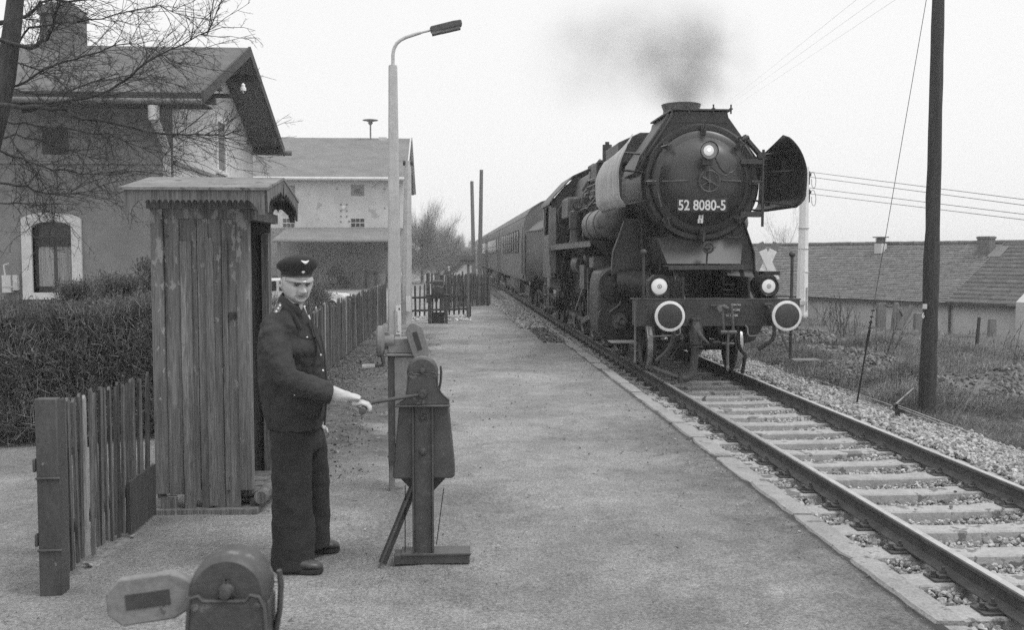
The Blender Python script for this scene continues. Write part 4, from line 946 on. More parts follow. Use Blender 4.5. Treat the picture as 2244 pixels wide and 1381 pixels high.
# arched window
b = MB(); s0v = at(45, 480, 22); s1v = at(181, 650, 22); cx = (wx0 + wx1) / 2; hw = (wx1 - wx0) / 2; ow = (s1v.x - s0v.x) / 2
def arch(hw_, zb, zs, rise, n=12): return [(cx - hw_, zb)] + [(cx - hw_ * math.cos(math.pi * k / n), zs + rise * math.sin(math.pi * k / n)) for k in range(n + 1)] + [(cx + hw_, zb)]
oz = at(112, 466, 22).z
o_ = arch(ow, wz0 - .15, oz - .16, .16); i_ = arch(hw, wz0, wz1 - .12, .12)
n = len(o_); vs = [(p[0], HY0 - .06, p[1]) for p in o_] + [(p[0], HY0 - .06, p[1]) for p in i_] + [(p[0], HY0, p[1]) for p in o_] + [(p[0], HY0 + .15, p[1]) for p in i_]
fs = []
for k in range(n):
    k2 = (k + 1) % n; fs += [(k, k2, n + k2, n + k), (k, 2 * n + k, 2 * n + k2, k2), (n + k, n + k2, 3 * n + k2, 3 * n + k)]
b.add(vs, fs); wn = b.build('window', M['surround'], st)
b = MB(); b.box((wx0, HY0 + .1, wz0), (wx0 + .07, HY0 + .16, wz1)); b.box((wx1 - .07, HY0 + .1, wz0), (wx1, HY0 + .16, wz1)); b.box((wx0, HY0 + .1, wz0), (wx1, HY0 + .16, wz0 + .12))
zt_ = at(112, 530, 22).z; b.box((wx0, HY0 + .09, zt_ - .09), (wx1, HY0 + .16, zt_ + .05)); b.box((wx0, HY0 + .09, zt_ + .07), (wx1, HY0 + .15, zt_ + .10)); b.build('frame', M['frame'], wn)
b = MB(); b.box((wx0, HY0 + .13, wz0), (wx1, HY0 + .135, wz1)); go_ = b.build('pane', M['glass'], wn)
b = MB()
for k in range(26):
    a0, a1 = k / 26, (k + 1) / 26
    if .44 < a0 < .56: continue
    x_a = wx0 + .08 + (wx1 - wx0 - .16) * a0; x_b = wx0 + .08 + (wx1 - wx0 - .16) * a1
    yb = HY0 + .122 + .004 * (k % 2); b.add([(x_a, yb, zt_ - .1 - .0), (x_b, yb + .003, zt_ - .1), (x_b + (.5 - a1) * -.10, yb + .003, wz0 + .13), (x_a + (.5 - a0) * -.10, yb, wz0 + .13)], [(0, 1, 2, 3)])
b.build('curtain', M['curtain'], wn)
# upper windows, gable window
u0 = at(92, 278, 22); u1 = at(150, 338, 22); b = MB(); b.box((u0.x, HY0 - .02, u1.z), (u1.x, HY0 - .004, u0.z)); uw = b.build('window', M['frame'], st)
b = MB(); b.box((u0.x + .08, HY0 - .03, u1.z + .06), ((u0.x + u1.x) / 2 - .03, HY0 - .021, u0.z - .06)); b.box(((u0.x + u1.x) / 2 + .03, HY0 - .03, u1.z + .06), (u1.x - .08, HY0 - .021, u0.z - .06)); b.build('pane', M['wooddark'], uw)
g0 = atx(471, 222, HX); g1 = atx(494, 345, HX); zb_, zt2 = 4.02, 5.42; b = MB()
gy0, gy1 = g0.y, g1.y
b.box((HX + .002, gy0, zb_), (HX + .04, gy0 + .13, zt2)); b.box((HX + .002, gy1 - .13, zb_), (HX + .04, gy1, zt2)); b.box((HX + .002, gy0 + .13, zt2 - .14), (HX + .04, gy1 - .13, zt2)); b.box((HX + .002, gy0 - .05, zb_ - .1), (HX + .08, gy1 + .05, zb_)); gwn = b.build('window', M['white'], st)
b = MB(); b.box((HX + .001, gy0 + .13, zb_), (HX + .006, gy1 - .13, zt2 - .14)); b.build('pane', M['plaster'], gwn)
b = MB(); p, q = at(457, 209, 24.6), at(547, 211, 24.6); b.beam(p, q, .08, .1); br = b.build('insulator_bracket', M['wooddark'], st)
for px in (481, 533):
    p = at(px, 204, 24.55); b = MB(); b.cyl(p, p + Vector((0, 0, .1)), .015, n=6); b.lathe(p + Vector((0, 0, .06)), (0, 0, 1), [(0, .075), (.08, .07), (.09, .045), (.14, .05), (.17, .03), (.19, 0)], 12, caps=False); b.build('insulator', M['porcelain'] if px > 500 else M['signback'], br)
b = MB(); p = at(8, 603, 21.9); q = at(38, 641, 21.9); b.box((p.x, 21.8, q.z), (p.x + .18, 21.99, p.z)); b.box((p.x + .2, 21.85, q.z + .05), (q.x + .02, 21.98, p.z)); b.tube([(p.x + .05, 21.85, p.z), (p.x + .03, 21.85, p.z + .22), (p.x + .12, 21.9, p.z + .25)], .02, 6); b.box((p.x, 21.79, q.z + .12), (q.x, 21.8, q.z + .14)); b.build('wall_box', M['zinc'], st)

# ================================================================ DEPOT
dpt = thing('goods_depot', 'tall pale rendered storehouse with slate roof and an open lean-to, beyond the station house', 'building', (-9, 74, -.6))
DY = 70.0; dw0 = at(520, 388, DY).x; dw1 = at(884, 388, DY).x; de = at(885, 391, DY).z; dvx = at(891, 388, DY).x; dz_ = at(890, 303, 76.5).z
b = MB(); zs = at(600, 500, DY).z
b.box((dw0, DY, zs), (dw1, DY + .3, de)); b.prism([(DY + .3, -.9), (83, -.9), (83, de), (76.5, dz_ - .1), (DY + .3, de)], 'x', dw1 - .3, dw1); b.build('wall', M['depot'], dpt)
b = MB(); b.box((dw0, DY + .02, -.9), (dw1 - .3, DY + .3, zs)); b.build('recess_wall', M['depotd'], dpt)  # shade under the lean-to is put into this wall's darker colour
b = MB(); ee = (69.4, de + .02); b.prism([ee, (76.5, dz_), (83.6, de - .1), (83.6, de - .35), (76.5, dz_ - .25), (ee[0], ee[1] - .15)], 'x', dw0 - 2, dvx); drf = b.build('roof', M['slate'], dpt)
b = MB(); b.prism([(ee[0] - .02, ee[1] + .05), (76.5, dz_ + .06), (76.5, dz_ - .12), (ee[0], ee[1] - .12)], 'x', dvx, dvx + .1); b.prism([(76.5, dz_ + .06), (83.7, de - .05), (83.7, de - .3), (76.5, dz_ - .2)], 'x', dvx, dvx + .18); b.build('verge_board', M['zinc'], dpt)
b = MB(); b.cyl((dw0 - 2, 69.35, de - .08), (dvx, 69.35, de - .08), .12, n=8); b.build('gutter', M['surround'], dpt)
for (x0, y0, x1, y1) in ((769, 405, 798, 429), (769, 478, 799, 498), (620, 478, 646, 499), (622, 406, 646, 430)):
    p = at(x0, y0, DY); q = at(x1, y1, DY); b = MB(); b.box((p.x, DY - .03, q.z), (q.x, DY - .005, p.z)); wo_ = b.build('window', M['depotd'] if y0 < 410 else M['surround'], dpt); b = MB()
    n3 = 3 if y0 > 410 else 1
    for k in range(n3):
        for j in range(2):
            xa = p.x + (q.x - p.x) * (k + .06) / n3; xb = p.x + (q.x - p.x) * (k + .94) / n3; za = q.z + (p.z - q.z) * (j + .1) / 2; zb2 = q.z + (p.z - q.z) * (j + .9) / 2
            b.box((xa, DY - .04, za), (xb, DY - .031, zb2))
    b.build('pane', M['glass'] if y0 > 410 else M['depotd'], wo_)
b = MB()
for px, py in ((747, 448), (747, 462), (747, 474), (747, 486), (760, 448), (760, 462), (760, 474), (738, 414), (843, 414), (843, 456), (765, 485)):
    p = at(px, py, DY); b = MB(); b.box((p.x - .055, DY - .03, p.z - .055), (p.x + .055, DY - .002, p.z + .055)); b.build('wall_anchor', M['depotd'], dpt)
p = at(753, 455, DY); b = MB(); b.ell((p.x, DY - .05, p.z), (.14, .05, .14), 10); b.build('wall_lamp', M['white'], dpt)
l0 = at(598, 525, 64.5); l1 = at(857, 525, 64.5); b = MB(); b.prism([(64.5, l0.z), (DY, zs + .05), (DY, zs - .1), (64.5, l0.z - .12)], 'x', l0.x, l1.x + .4); b.build('lean_to_roof', M['slate'], dpt)
b = MB(); b.cyl((l0.x, 64.4, l0.z - .1), (l1.x + .4, 64.4, l0.z - .1), .08, n=8)
for k in range(5): xx = l0.x + (l1.x - l0.x) * (k + .2) / 4.3; b.box((xx - .09, 64.6, -.9), (xx + .09, 64.78, l0.z - .12)) if k in (0,) else None
for k, px in enumerate((655, 765)): p = at(px, 560, DY - .1); b.beam(p, at(px + 8, 535, DY - 2), .12, .12)
b.build('lean_to_gutter', M['polelight'], dpt)
p = at(812, 301, 76.3); b = MB(); b.cyl(p - Vector((0, 0, .3)), p + Vector((0, 0, 1.25)), .06, n=8); b.lathe(p + Vector((0, 0, .95)), (0, 0, 1), [(0, .08), (.15, .2), (.2, .12), (.3, .35), (.34, .6), (.38, .58), (.45, .15), (.48, 0)], 20, caps=False); b.build('siren', M['polelight'], drf)
p = at(830, 302, 76.2); b = MB(); b.box(p - Vector((0, .1, .3)), p + Vector((.6, .1, .05))); b.build('skylight', M['zinc'], drf)
# things under the lean-to
def bicycle(name, c, R=.34):
    t = thing(name, 'dark bicycle leaning on the recessed wall under the lean-to, beside metal churns', 'bicycle', c)
    c = Vector(c)
    for k, dx in enumerate((-.53, .53)):
        b = MB(); b.ring(c + Vector((dx, 0, R)), (0, 1, 0), R, .025, 22, 5)
        for j in range(6): th = j * math.pi / 6; b.tube([c + Vector((dx + math.cos(th) * R, 0, R + math.sin(th) * R)), c + Vector((dx - math.cos(th) * R, 0, R - math.sin(th) * R))], .004, 3)
        b.build('wheel', M['rubber'], t)
    A, B_, C_, D_, E_ = [c + Vector(q) for q in ((-.53, 0, R), (-.05, 0, R - .03), (-.2, 0, .85), (.38, 0, .85), (.53, 0, R))]
    b = MB(); 
    for p, q in ((A, B_), (B_, C_), (C_, D_), (D_, B_), (A, C_), (D_, E_)): b.tube([p, q], .022, 5)
    b.build('frame', M['frame'], t)
    b = MB(); b.tube([D_, D_ + Vector((-.02, 0, .15)), D_ + Vector((.05, -.25, .17))], .018, 5); b.build('handlebar', M['zinc'], t)
    b = MB(); b.ell(C_ + Vector((0, 0, .08)), (.13, .07, .04), 10); b.build('saddle', M['frame'], t)
q = at(739, 632, 69.3); bicycle('bicycle', (q.x, 69.3, hz(q.x, 69.3).item()))
for px, w_, h_, lab in ((790, .42, 1.25, 'tall metal churn with a wide lid, leftmost of the three by the wall'), (813, .36, 1.15, 'plain metal churn between two others by the recessed wall'), (833, .4, 1.2, 'squat dark metal churn closest to the lamp post, by the recessed wall')):
    q = at(px, 630, 69.2); zg = float(hz(q.x, 69.2)); b = MB(); b.lathe((q.x, 69.2, zg), (0, 0, 1), [(0, w_ * .9), (h_ * .7, w_), (h_ * .85, w_ * .8), (h_ * .93, w_ * .9), (h_, w_ * .95), (h_ + .02, 0)], 16); o = b.build('churn', M['polelight'], loc=(q.x, 69.2, zg)); tag(o, lab, 'churn', 'churns beside the bicycle')
# car
def car():
    x1 = at(773, 650, 36).x; g_ = -.45; y0 = 35.2
    t = thing('parked_car', 'pale small car parked behind the board fence, only bonnet and roof showing', 'car', (x1 - 1.8, 36, g_))
    pr = [(0, .32), (0.02, .62), (-.08, .80), (-.35, .88), (-1.5, .96), (-1.95, 1.36), (-2.15, 1.42), (-3.0, 1.42), (-3.2, 1.36), (-3.55, .98), (-3.85, .92), (-3.92, .7), (-3.92, .32)]
    low = [(-3.6, .32)] + [(-3.2 - .33 * math.cos(math.pi * k / 10) * 1.0, .32 + .34 * math.sin(math.pi * k / 10)) for k in range(11)] + [(-1.2, .28)] + [(-.75 - .33 * math.cos(math.pi * k / 10), .30 + .36 * math.sin(math.pi * k / 10)) for k in range(11)]
    b = MB(); b.prism([(x1 + p[0], g_ + p[1]) for p in pr + low], 'y', y0, y0 + 1.5); bd = b.build('body', M['car'], t, bevel=.06)
    for cx_ in (-3.2, -.75):
        for yy in (y0 + .08, y0 + 1.42):
            b = MB(); b.lathe((x1 + cx_, yy - .08, g_ + .3), (0, 1, 0), [(0, .18), (0, .28), (.03, .3), (.15, .3), (.16, .1)], 20); b.build('wheel', M['rubber'], t)
        b = MB(); b.tube([(x1 + cx_ - .36 * math.cos(math.pi * k / 12), y0 - .02, g_ + .30 + .40 * math.sin(math.pi * k / 12)) for k in range(13)], .03, 6); b.build('wheel_arch', M['car'], t)
    b = MB(); b.prism([(x1 + p[0], g_ + p[1]) for p in ((-1.65, 1.0), (-2.0, 1.33), (-2.5, 1.34), (-2.5, 1.0))], 'y', y0 - .015, y0 - .005); b.prism([(x1 + p[0], g_ + p[1]) for p in ((-2.6, 1.0), (-2.6, 1.34), (-3.12, 1.33), (-3.4, 1.0))], 'y', y0 - .015, y0 - .005); b.build('side_window', M['glass'], t)
    b = MB(); b.box((x1 - 1.6, y0 - .02, g_ + .93), (x1 - .1, y0 + .0, g_ + .945)); b.build('trim_strip', M['frame'], t)
car()

# ================================================================ WATCHMAN'S HUT
hut = thing('wooden_hut', 'narrow weathered plank hut with scalloped eaves standing behind the uniformed man', 'hut', (-1.75, 7.3, 0))
FY = 6.87; BY = 7.72; hx0, hx1 = at(335, 800, FY).x, at(549, 800, FY).x
A = at(585, 411, 6.62); B_ = at(262, 402, 6.62); Rg = at(622, 389, 7.28); Bk = at(657, 440, 7.98)
vx = (A.x + Rg.x + Bk.x) / 3; vl = B_.x; ez = A.z; rz_ = Rg.z; bz_ = Bk.z
zw = 2.12
b = MB(); stw = .085; rs = random.Random(4)
b.box((hx0, FY, .14), (hx0 + stw, FY + .05, zw)); b.box((hx1 - stw, FY, .16), (hx1, FY + .05, zw)); 
zr = at(440, 455, FY).z; b.box((hx0 + stw, FY + .002, zr - .0), (hx1 - stw, FY + .045, zw - .0))
b.box((hx0 + stw, FY + .006, zr - .075), (hx1 - stw, FY + .04, zr - .002))
b.build('front_frame', M['woodpaint'], hut, bevel=.004)
b = MB(); inn0, inn1 = hx0 + stw, hx1 - stw; ws = [.12, .13, .09, .10, .12]; tot = sum(ws); x_ = inn0
bots = [.13, .10, .02, .03, .02]
for i, w_ in enumerate(ws):
    w_ = w_ * (inn1 - inn0) / tot; b.box((x_ + .002, FY + .022 + rs.uniform(0, .006), bots[i]), (x_ + w_ - .002, FY + .04, zr - .07)); x_ += w_
b.build('front_planks', M['woodpaint'], hut, bevel=.003)
b = MB()
for u, w_, z0_, z1_ in ((.27, .05, .03, 1.9), (.345, .03, .02, 1.9), (.62, .055, .05, 1.9), (.83, .035, .16, 1.9)):
    x_ = inn0 + (inn1 - inn0) * u; b.box((x_ - w_ / 2, FY + .006, z0_), (x_ + w_ / 2, FY + .022, min(z1_, zr - .08)))
b.box((inn0 - .06, FY + .01, .03), (inn0 + .05, FY + .05, .12)); b.build('cover_strip', M['wood'], hut, bevel=.003)
b = MB(); b.box((hx0, FY + .05, .1), (hx0 + .03, BY, zw)); b.box((hx0 + .03, BY - .03, .1), (hx1, BY, zw)); b.build('back_wall', M['wood'], hut)
b = MB(); b.box((hx1 - .04, FY + .05, .12), (hx1 - .002, FY + .10, zw)); b.box((hx1 - .06, BY - .10, .05), (hx1 - .001, BY + .002, zw - .15)); b.build('door_post', M['wood'], hut, bevel=.004)
zd = atx(570, 478, hx1).z
b = MB(); b.box((hx1 - .05, FY + .10, zd + .03), (hx1 - .006, BY - .1, zw)); b.box((hx1 - .03, FY - .01, zd - .03), (hx1 + .05, BY + .03, zd + .04)); b.box((hx1 - .004, FY + .12, zd + .10), (hx1 + .02, BY - .12, zd + .13)); b.build('lintel', M['wood'], hut, bevel=.004)
b = MB(); b.box((hx0 + .1, FY + .2, .12), (hx1 - .1, FY + .24, .6)); b.box((hx1 - .5, BY - .10, .1), (hx1 - .12, BY - .06, 2.0)); b.build('inner_boards', M['wooddark'], hut)
b = MB()
for k in range(4): b.box((hx1 - .25, FY + .10 + k * .15, .10 + .005 * k), (hx1 + .10 + .02 * (k % 2), FY + .235 + k * .15, .135 + .004 * k))
b.build('door_sill', M['wood'], hut, bevel=.004)
b = MB(); b.box((hx0 - .02, FY - .03, -.02), (hx1 + .04, FY + .1, .035)); b.box((hx1 - .04, FY + .1, -.02), (hx1 + .03, BY, .08)); b.cyl((hx1 + .05, FY + .02, .1), (hx1 + .06, BY - .2, .1), .05, n=10); b.build('base_beam', M['wood'], hut, bevel=.006)
b = MB(); th = .018
b.prism([(6.60, ez), (7.28, rz_), (7.98, bz_), (7.98, bz_ - th), (7.28, rz_ - th), (6.60, ez - th)], 'x', vl, vx); b.build('roof', M['hutroof'], hut)
# scalloped valance
def valance(p0, p1, n, h, th_, m_, name, drop=None):
    p0 = Vector(p0); p1 = Vector(p1); d = p1 - p0; L_ = d.length; e = d.normalized(); up = Vector((0, 0, 1)); up = (up - e * up.dot(e)).normalized(); s = e.cross(up)
    pts = [(0, 0), (L_, 0)]; low = []
    for k in range(n):
        a = L_ * k / n; w_ = L_ / n
        for j in range(7):
            low.append((a + w_ * j / 6, -h + .022 * abs(math.cos(math.pi * j / 6)) ** .6))
    if drop:
        low = [(0, -drop), (.035, -drop), (.05, -h - .03), (.09, -h + .01)] + [q for q in low if .1 < q[0] < L_ - .1] + [(L_ - .09, -h + .01), (L_ - .05, -h - .03), (L_ - .035, -drop), (L_, -drop)]
    poly = [(0, 0)] + low + [(L_, 0)]
    vs = [p0 + e * q[0] + up * q[1] for q in poly] + [p0 + e * q[0] + up * q[1] + s * th_ for q in poly]
    n_ = len(poly); b = MB(); b.add(vs, [tuple(range(n_)), tuple(range(n_, 2 * n_))[::-1]] + [(i, (i + 1) % n_, n_ + (i + 1) % n_, n_ + i) for i in range(n_)]); b.build(name, m_, hut)
valance((vl + .03, 6.63, ez - th), (vx - .02, 6.63, ez - th), 24, .085, .015, M['wood'], 'scalloped_trim', drop=.16)
valance((vx - .02, 6.63, ez - th), (vx - .02, 7.28, rz_ - th), 9, .09, .015, M['wood'], 'scalloped_trim', drop=.15)
valance((vx - .02, 7.28, rz_ - th), (vx - .02, 7.96, bz_ - th), 9, .09, .015, M['wood'], 'scalloped_trim', drop=.15)
valance((vl + .03, 7.95, bz_ - th), (vx - .03, 7.95, bz_ - th), 24, .075, .015, M['wood'], 'scalloped_trim', drop=.16)
b = MB(); b.box((hx0 - .02, FY - .01, zw), (hx1 + .02, BY + .01, ez - .03)); b.prism([(FY, ez - .03), (7.28, rz_ - .03), (BY, bz_ - .03)], 'x', hx1 - .05, hx1); b.box((hx0, 6.68, ez - .06), (hx0 + .05, 7.9, ez - .02)); b.box((hx1 - .08, 6.68, ez - .07), (hx1 - .02, 7.9, ez - .02)); b.build('frieze_board', M['wood'], hut)
b = MB(); p = at(508, 691, FY - .0); b.box((p.x - .02, FY + .0, p.z - .025), (p.x + .02, FY + .02, p.z + .02)); p = at(528, 520, FY); b.cyl((p.x, FY - .004, p.z), (p.x, FY + .01, p.z), .008, n=8); p = at(366, 517, FY); b.cyl((p.x, FY - .004, p.z), (p.x, FY + .01, p.z), .008, n=8); b.build('latch', M['iron'], hut)

# ================================================================ FENCES
fn = thing('picket_fence', 'old picket fence between a riveted steel post and the plank hut', 'fence', (-2.13, 6, 0))
p = at(85, 1000, 5.28); q = at(150, 1000, 5.28)
fx0, fx1 = p.x, q.x - .018; b = MB(); b.box((fx0, 5.24, -.1), (fx1 - .02, 5.30, 1.05)); b.box((fx0 - .004, 5.228, .62), (fx1 - .01, 5.245, .635)); b.box((fx0 - .004, 5.228, .235), (fx1 - .01, 5.245, .25)); b.box((fx1 - .035, 5.25, -.1), (fx1 - .022, 5.36, 1.04))
b.box((fx0 - .02, 5.24, .66), (fx0 - .004, 5.27, .73)); b.box((fx0 - .02, 5.24, .26), (fx0 - .004, 5.27, .33)); b.build('steel_post', M['steelpost'], fn, bevel=.012)
fm = [MB(), MB()]; rs = random.Random(21); y_ = 5.42; k = 0; fX = lambda y: -2.085 + (hx0 + .0 + 2.085) * (y - 5.4) / 1.4
while y_ < 6.82:
    w_ = rs.uniform(.026, .040); h_ = 1.02 - .02 * (y_ - 5.4) + rs.uniform(-.015, .02); bt = rs.uniform(.02, .09); ln = rs.uniform(-.012, .02)
    xx = fX(y_) - .02 + rs.uniform(-.006, .006); i = 1 if k == 4 else 0
    vs = [(xx, y_ - w_ / 2, bt), (xx + .016, y_ - w_ / 2, bt), (xx + .016, y_ + w_ / 2, bt), (xx, y_ + w_ / 2, bt)]
    vs += [(xx + ln, y_ - w_ / 2, h_ - .02), (xx + .016 + ln, y_ - w_ / 2, h_ - .02), (xx + .016 + ln, y_ + w_ / 2, h_ - .02), (xx + ln, y_ + w_ / 2, h_ - .02)]
    vs += [(xx + ln, y_, h_), (xx + .016 + ln, y_, h_)]
    fm[i].add(vs, [(0, 1, 2, 3), (0, 1, 5, 4), (1, 2, 6, 5), (2, 3, 7, 6), (3, 0, 4, 7), (4, 5, 9, 8), (6, 7, 8, 9), (5, 6, 9), (7, 4, 8)])
    y_ += w_ + rs.uniform(.028, .048); k += 1
fm[0].build('pickets', M['fence'], fn); tag(fm[1].build('picket', M['picketpale'], fn), 'pale newer picket')
b = MB()
for z in (.28, .72): b.beam((fX(5.3) - .045, 5.3, z), (fX(6.85) - .045, 6.85, z - .01), .03, .06)
b.build('rail', M['wooddark'], fn)
b = MB(); b.box((fX(6.4) + .0, 6.3, .02), (fX(6.4) + .02, 6.84, .36)); b.build('patch_board', M['wooddark'], fn)
def board_fence(name, lab, P0, P1, h, w0, w1, gap0, gap1, seed, pale=.06, z0=.03, hv=.03, mt='fence', rails=(.3, .8), side=1, group=None):
    P0 = Vector(P0); P1 = Vector(P1); d = P1 - P0; L_ = d.length; d.normalize(); n = Vector((-d.y, d.x, 0)); rs = random.Random(seed)
    t = thing(name, lab, 'fence', (P0 + P1) / 2, group); a = 0; bm = [MB(), MB()]
    while a < L_:
        w_ = rs.uniform(w0, w1); c = P0 + d * a; zg = float(hz(c.x, c.y)); h_ = h + rs.uniform(-hv, hv) + P0.z * 0; i = 1 if rs.random() < pale else 0
        ln = d * rs.uniform(-.02, .02) + n * rs.uniform(-.015, .015); q = n * .018
        lo = [c, c + d * w_, c + d * w_ + q, c + q]; vs = [Vector((v.x, v.y, zg + z0)) for v in lo] + [Vector((v.x + ln.x, v.y + ln.y, zg + h_ - .02)) for v in lo]
        m_ = c + d * w_ / 2 + ln; vs += [Vector((m_.x, m_.y, zg + h_ + .01)), Vector((m_.x + q.x, m_.y + q.y, zg + h_ + .01))]
        bm[i].add(vs, [(0, 1, 2, 3), (0, 1, 5, 4), (1, 2, 6, 5), (2, 3, 7, 6), (3, 0, 4, 7), (4, 5, 8), (5, 6, 9, 8), (6, 7, 9), (7, 4, 8, 9)])
        a += w_ + rs.uniform(gap0, gap1)
    bm[0].build('pickets', M[mt], t)
    if bm[1].v: bm[1].build('pickets', M['picketpale'], t)
    b = MB(); off = n * (.03 * side)
    for z in rails:
        k = max(1, int(L_ / 2.2))
        for j in range(k):
            a_ = P0 + d * (L_ * j / k) + off; c_ = P0 + d * (L_ * (j + 1) / k) + off
            b.beam((a_.x, a_.y, float(hz(a_.x, a_.y)) + z), (c_.x, c_.y, float(hz(c_.x, c_.y)) + z), .03, .06)
    b.build('rail', M['wooddark'], t)
    k = max(1, int(L_ / 2.4))
    for j in range(k + 1):
        c = P0 + d * (L_ * j / k) + off * 2.5; zg = float(hz(c.x, c.y)); b = MB(); b.cbox((c.x, c.y, zg + h / 2 - .1), (.09, .09, h + .2)); b.build('post', M['wooddark'], t)
    return t
board_fence('board_fence', 'long leaning fence of dark upright boards running back from the man towards the lamp posts', (-2.0, 8.1, 0), (-1.73, 26.6, 0), 1.03, .07, .11, .004, .022, 31, .07, hv=.05, side=1)
board_fence('picket_fence', 'open picket fence standing across the path beyond the lamp post', (-1.5, 27.2, 0), (.50, 28.3, 0), .98, .04, .055, .075, .11, 32, .0, z0=.1, hv=.03, rails=(.26, .62), side=-1)
board_fence('picket_fence', 'tall dark picket fence by the track beside the two distant poles', (-.25, 33.0, 0), (1.42, 35.9, 0), 1.16, .05, .09, .02, .06, 33, .0, hv=.05, side=1)
board_fence('picket_fence', 'low broken fence behind the small sign board', (-.9, 40, 0), (.9, 41.5, 0), 1.2, .05, .09, .06, .12, 34, .0, hv=.08, side=1)

# ================================================================ LAMP POSTS, POLES, SIGNS
def lamp_post():
    t = thing('lamp_post', 'tall tapered concrete lamp post with a bent arm and oblong street light', 'lamp post', (-1.1, 19.3, 0))
    Yl = 19.3; c0 = at(865, 720, Yl); c1 = at(861, 146, Yl); b = MB()
    for z0_, w0_, z1_, w1_ in ((0 - .1, .135, c1.z, .082),):
        x0_, x1_ = c0.x, c1.x; vs = []
        for z, x, w_ in ((z0_, x0_, w0_), (z1_, x1_, w1_)): vs += [(x - w_ + .03, Yl - w_, z), (x + w_ - .03, Yl - w_, z), (x + w_, Yl - w_ + .03, z), (x + w_, Yl + w_ - .03, z), (x + w_ - .03, Yl + w_, z), (x - w_ + .03, Yl + w_, z), (x - w_, Yl + w_ - .03, z), (x - w_, Yl - w_ + .03, z)]
        b.add(vs, [tuple(range(8))[::-1], tuple(range(8, 16))] + [(i, (i + 1) % 8, 8 + (i + 1) % 8, 8 + i) for i in range(8)])
    b.build('post', M['post'], t)
    pp = [at(*q, Yl) for q in ((861, 150), (861, 120), (863, 107), (869, 95), (878, 87), (890, 81), (905, 76), (922, 71))]
    b = MB(); b.tube(pp, [.034] * 7 + [.03], 12); b.tube([pp[-1], at(943, 66, Yl)], .022, 8); b.cyl(at(861, 148, Yl), at(861, 143, Yl), .08, n=12); b.build('arm', M['zinc'], t)
    A_ = at(943, 66, Yl); B2 = at(1012, 50, Yl); d = (B2 - A_).normalized(); b = MB(); L_ = (B2 - A_).length; up = Vector((-d.z, 0, d.x))
    vs = []
    for a, hw_, h0_, h1_ in ((0, .07, -.04, .04), (.03, .10, -.05, .065), (L_ * .75, .115, -.05, .07), (L_ - .02, .11, -.045, .06), (L_, .09, -.02, .05)):
        for (yy, hh) in ((-hw_, h0_), (-hw_, h1_ - .02), (-hw_ * .6, h1_), (hw_ * .6, h1_), (hw_, h1_ - .02), (hw_, h0_)): vs.append(A_ + d * a + Vector((0, yy, 0)) + up * hh)
    fs = [(i * 6 + k, i * 6 + (k + 1) % 6, i * 6 + 6 + (k + 1) % 6, i * 6 + 6 + k) for i in range(4) for k in range(6)] + [tuple(range(6)), tuple(range(24, 30))]
    b.add(vs, fs); hd = b.build('lamp_head', M['steelpost'], t)
    b = MB(); b.cbox(A_ + d * (L_ * .62) - up * .07, (L_ * .6, .17, .07), (0, -math.atan2(d.z, d.x), 0)); b.cbox(A_ + d * (L_ * .17) - up * .075, (L_ * .3, .19, .05), (0, -math.atan2(d.z, d.x), 0)); b.build('diffuser', M['polelight'], hd)
    p = at(867, 669, Yl - .14); q = at(879, 733, Yl - .14); b = MB(); b.box((p.x, Yl - .16, q.z), (q.x, Yl - .145, p.z)); pl_ = b.build('number_plate', M['postw'], t)
    b = MB(); b.box((p.x + .06, Yl - .165, p.z - .09), (p.x + .085, Yl - .161, p.z - .05)); b.box((p.x + .03, Yl - .165, q.z + .05), (q.x - .03, Yl - .161, q.z + .06)); b.box((p.x + .02, Yl - .165, q.z + .05), (p.x + .03, Yl - .161, p.z - .12)); b.build('plate_mark', M['frame'], pl_)
lamp_post()
def lamp_post2():
    Yl = 25.9; c0 = at(890, 700, Yl); c1 = at(894, 352, Yl)
    t = thing('lamp_post', 'shorter concrete post carrying two drum shaped lamps, in front of the storehouse corner', 'lamp post', (c0.x, Yl, 0))
    b = MB(); b.cyl((c0.x, Yl, -.1), (c1.x, Yl, c1.z), .155, .085, n=8, smooth=False); b.build('post', M['post'], t)
    for sx in (-1, 1):
        p = at(894 + sx * 7, 357, Yl); b = MB(); b.cyl(p - Vector((.045, 0, 0)), p + Vector((.045, 0, 0)), .065, n=14); b.build('lamp_head', M['frame'], t)
    p = at(890, 649, Yl - .18); q = at(900, 682, Yl - .18); b = MB(); b.box((p.x, Yl - .2, q.z), (q.x, Yl - .185, p.z)); b.build('number_plate', M['postw'], t)
lamp_post2()
# big tarred pole on the right
def wood_pole(name, lab, pts, r, m, group=None, knots=0, seed=1):
    t = thing(name, lab, 'pole', pts[0], group); rs = random.Random(seed); b = MB(); P = []; Rr = []
    for i in range(len(pts) - 1):
        for k in range(6):
            u = k / 6; P.append(Vector(pts[i]).lerp(Vector(pts[i + 1]), u) + Vector((rs.uniform(-.004, .004), 0, 0))); Rr.append((r[i] * (1 - u) + r[i + 1] * u) * (1 + (rs.uniform(-.05, .1) if knots else 0)))
    P.append(Vector(pts[-1])); Rr.append(r[-1]); b.tube(P, Rr, 16); b.build('pole_shaft', m, t); return t
pb = Vector((6.89, 13.73, float(hz(6.89, 13.73)) - .1)); tp = at(2058, -60, 13.73)
P1_ = at(2038, 700, 13.73); P2_ = at(2049, 300, 13.73)
bp_ = wood_pole('telegraph_pole', 'thick tarred wooden pole at the right, standing in grass beside the track', [pb, P1_, P2_, tp], [.125, .108, .092, .085], M['pole'], knots=1)
p = at(2023, 692, 13.6); text('6', .11, p, bp_, M['porcelain'], 'pole_number', sx=.8, ext=.002)
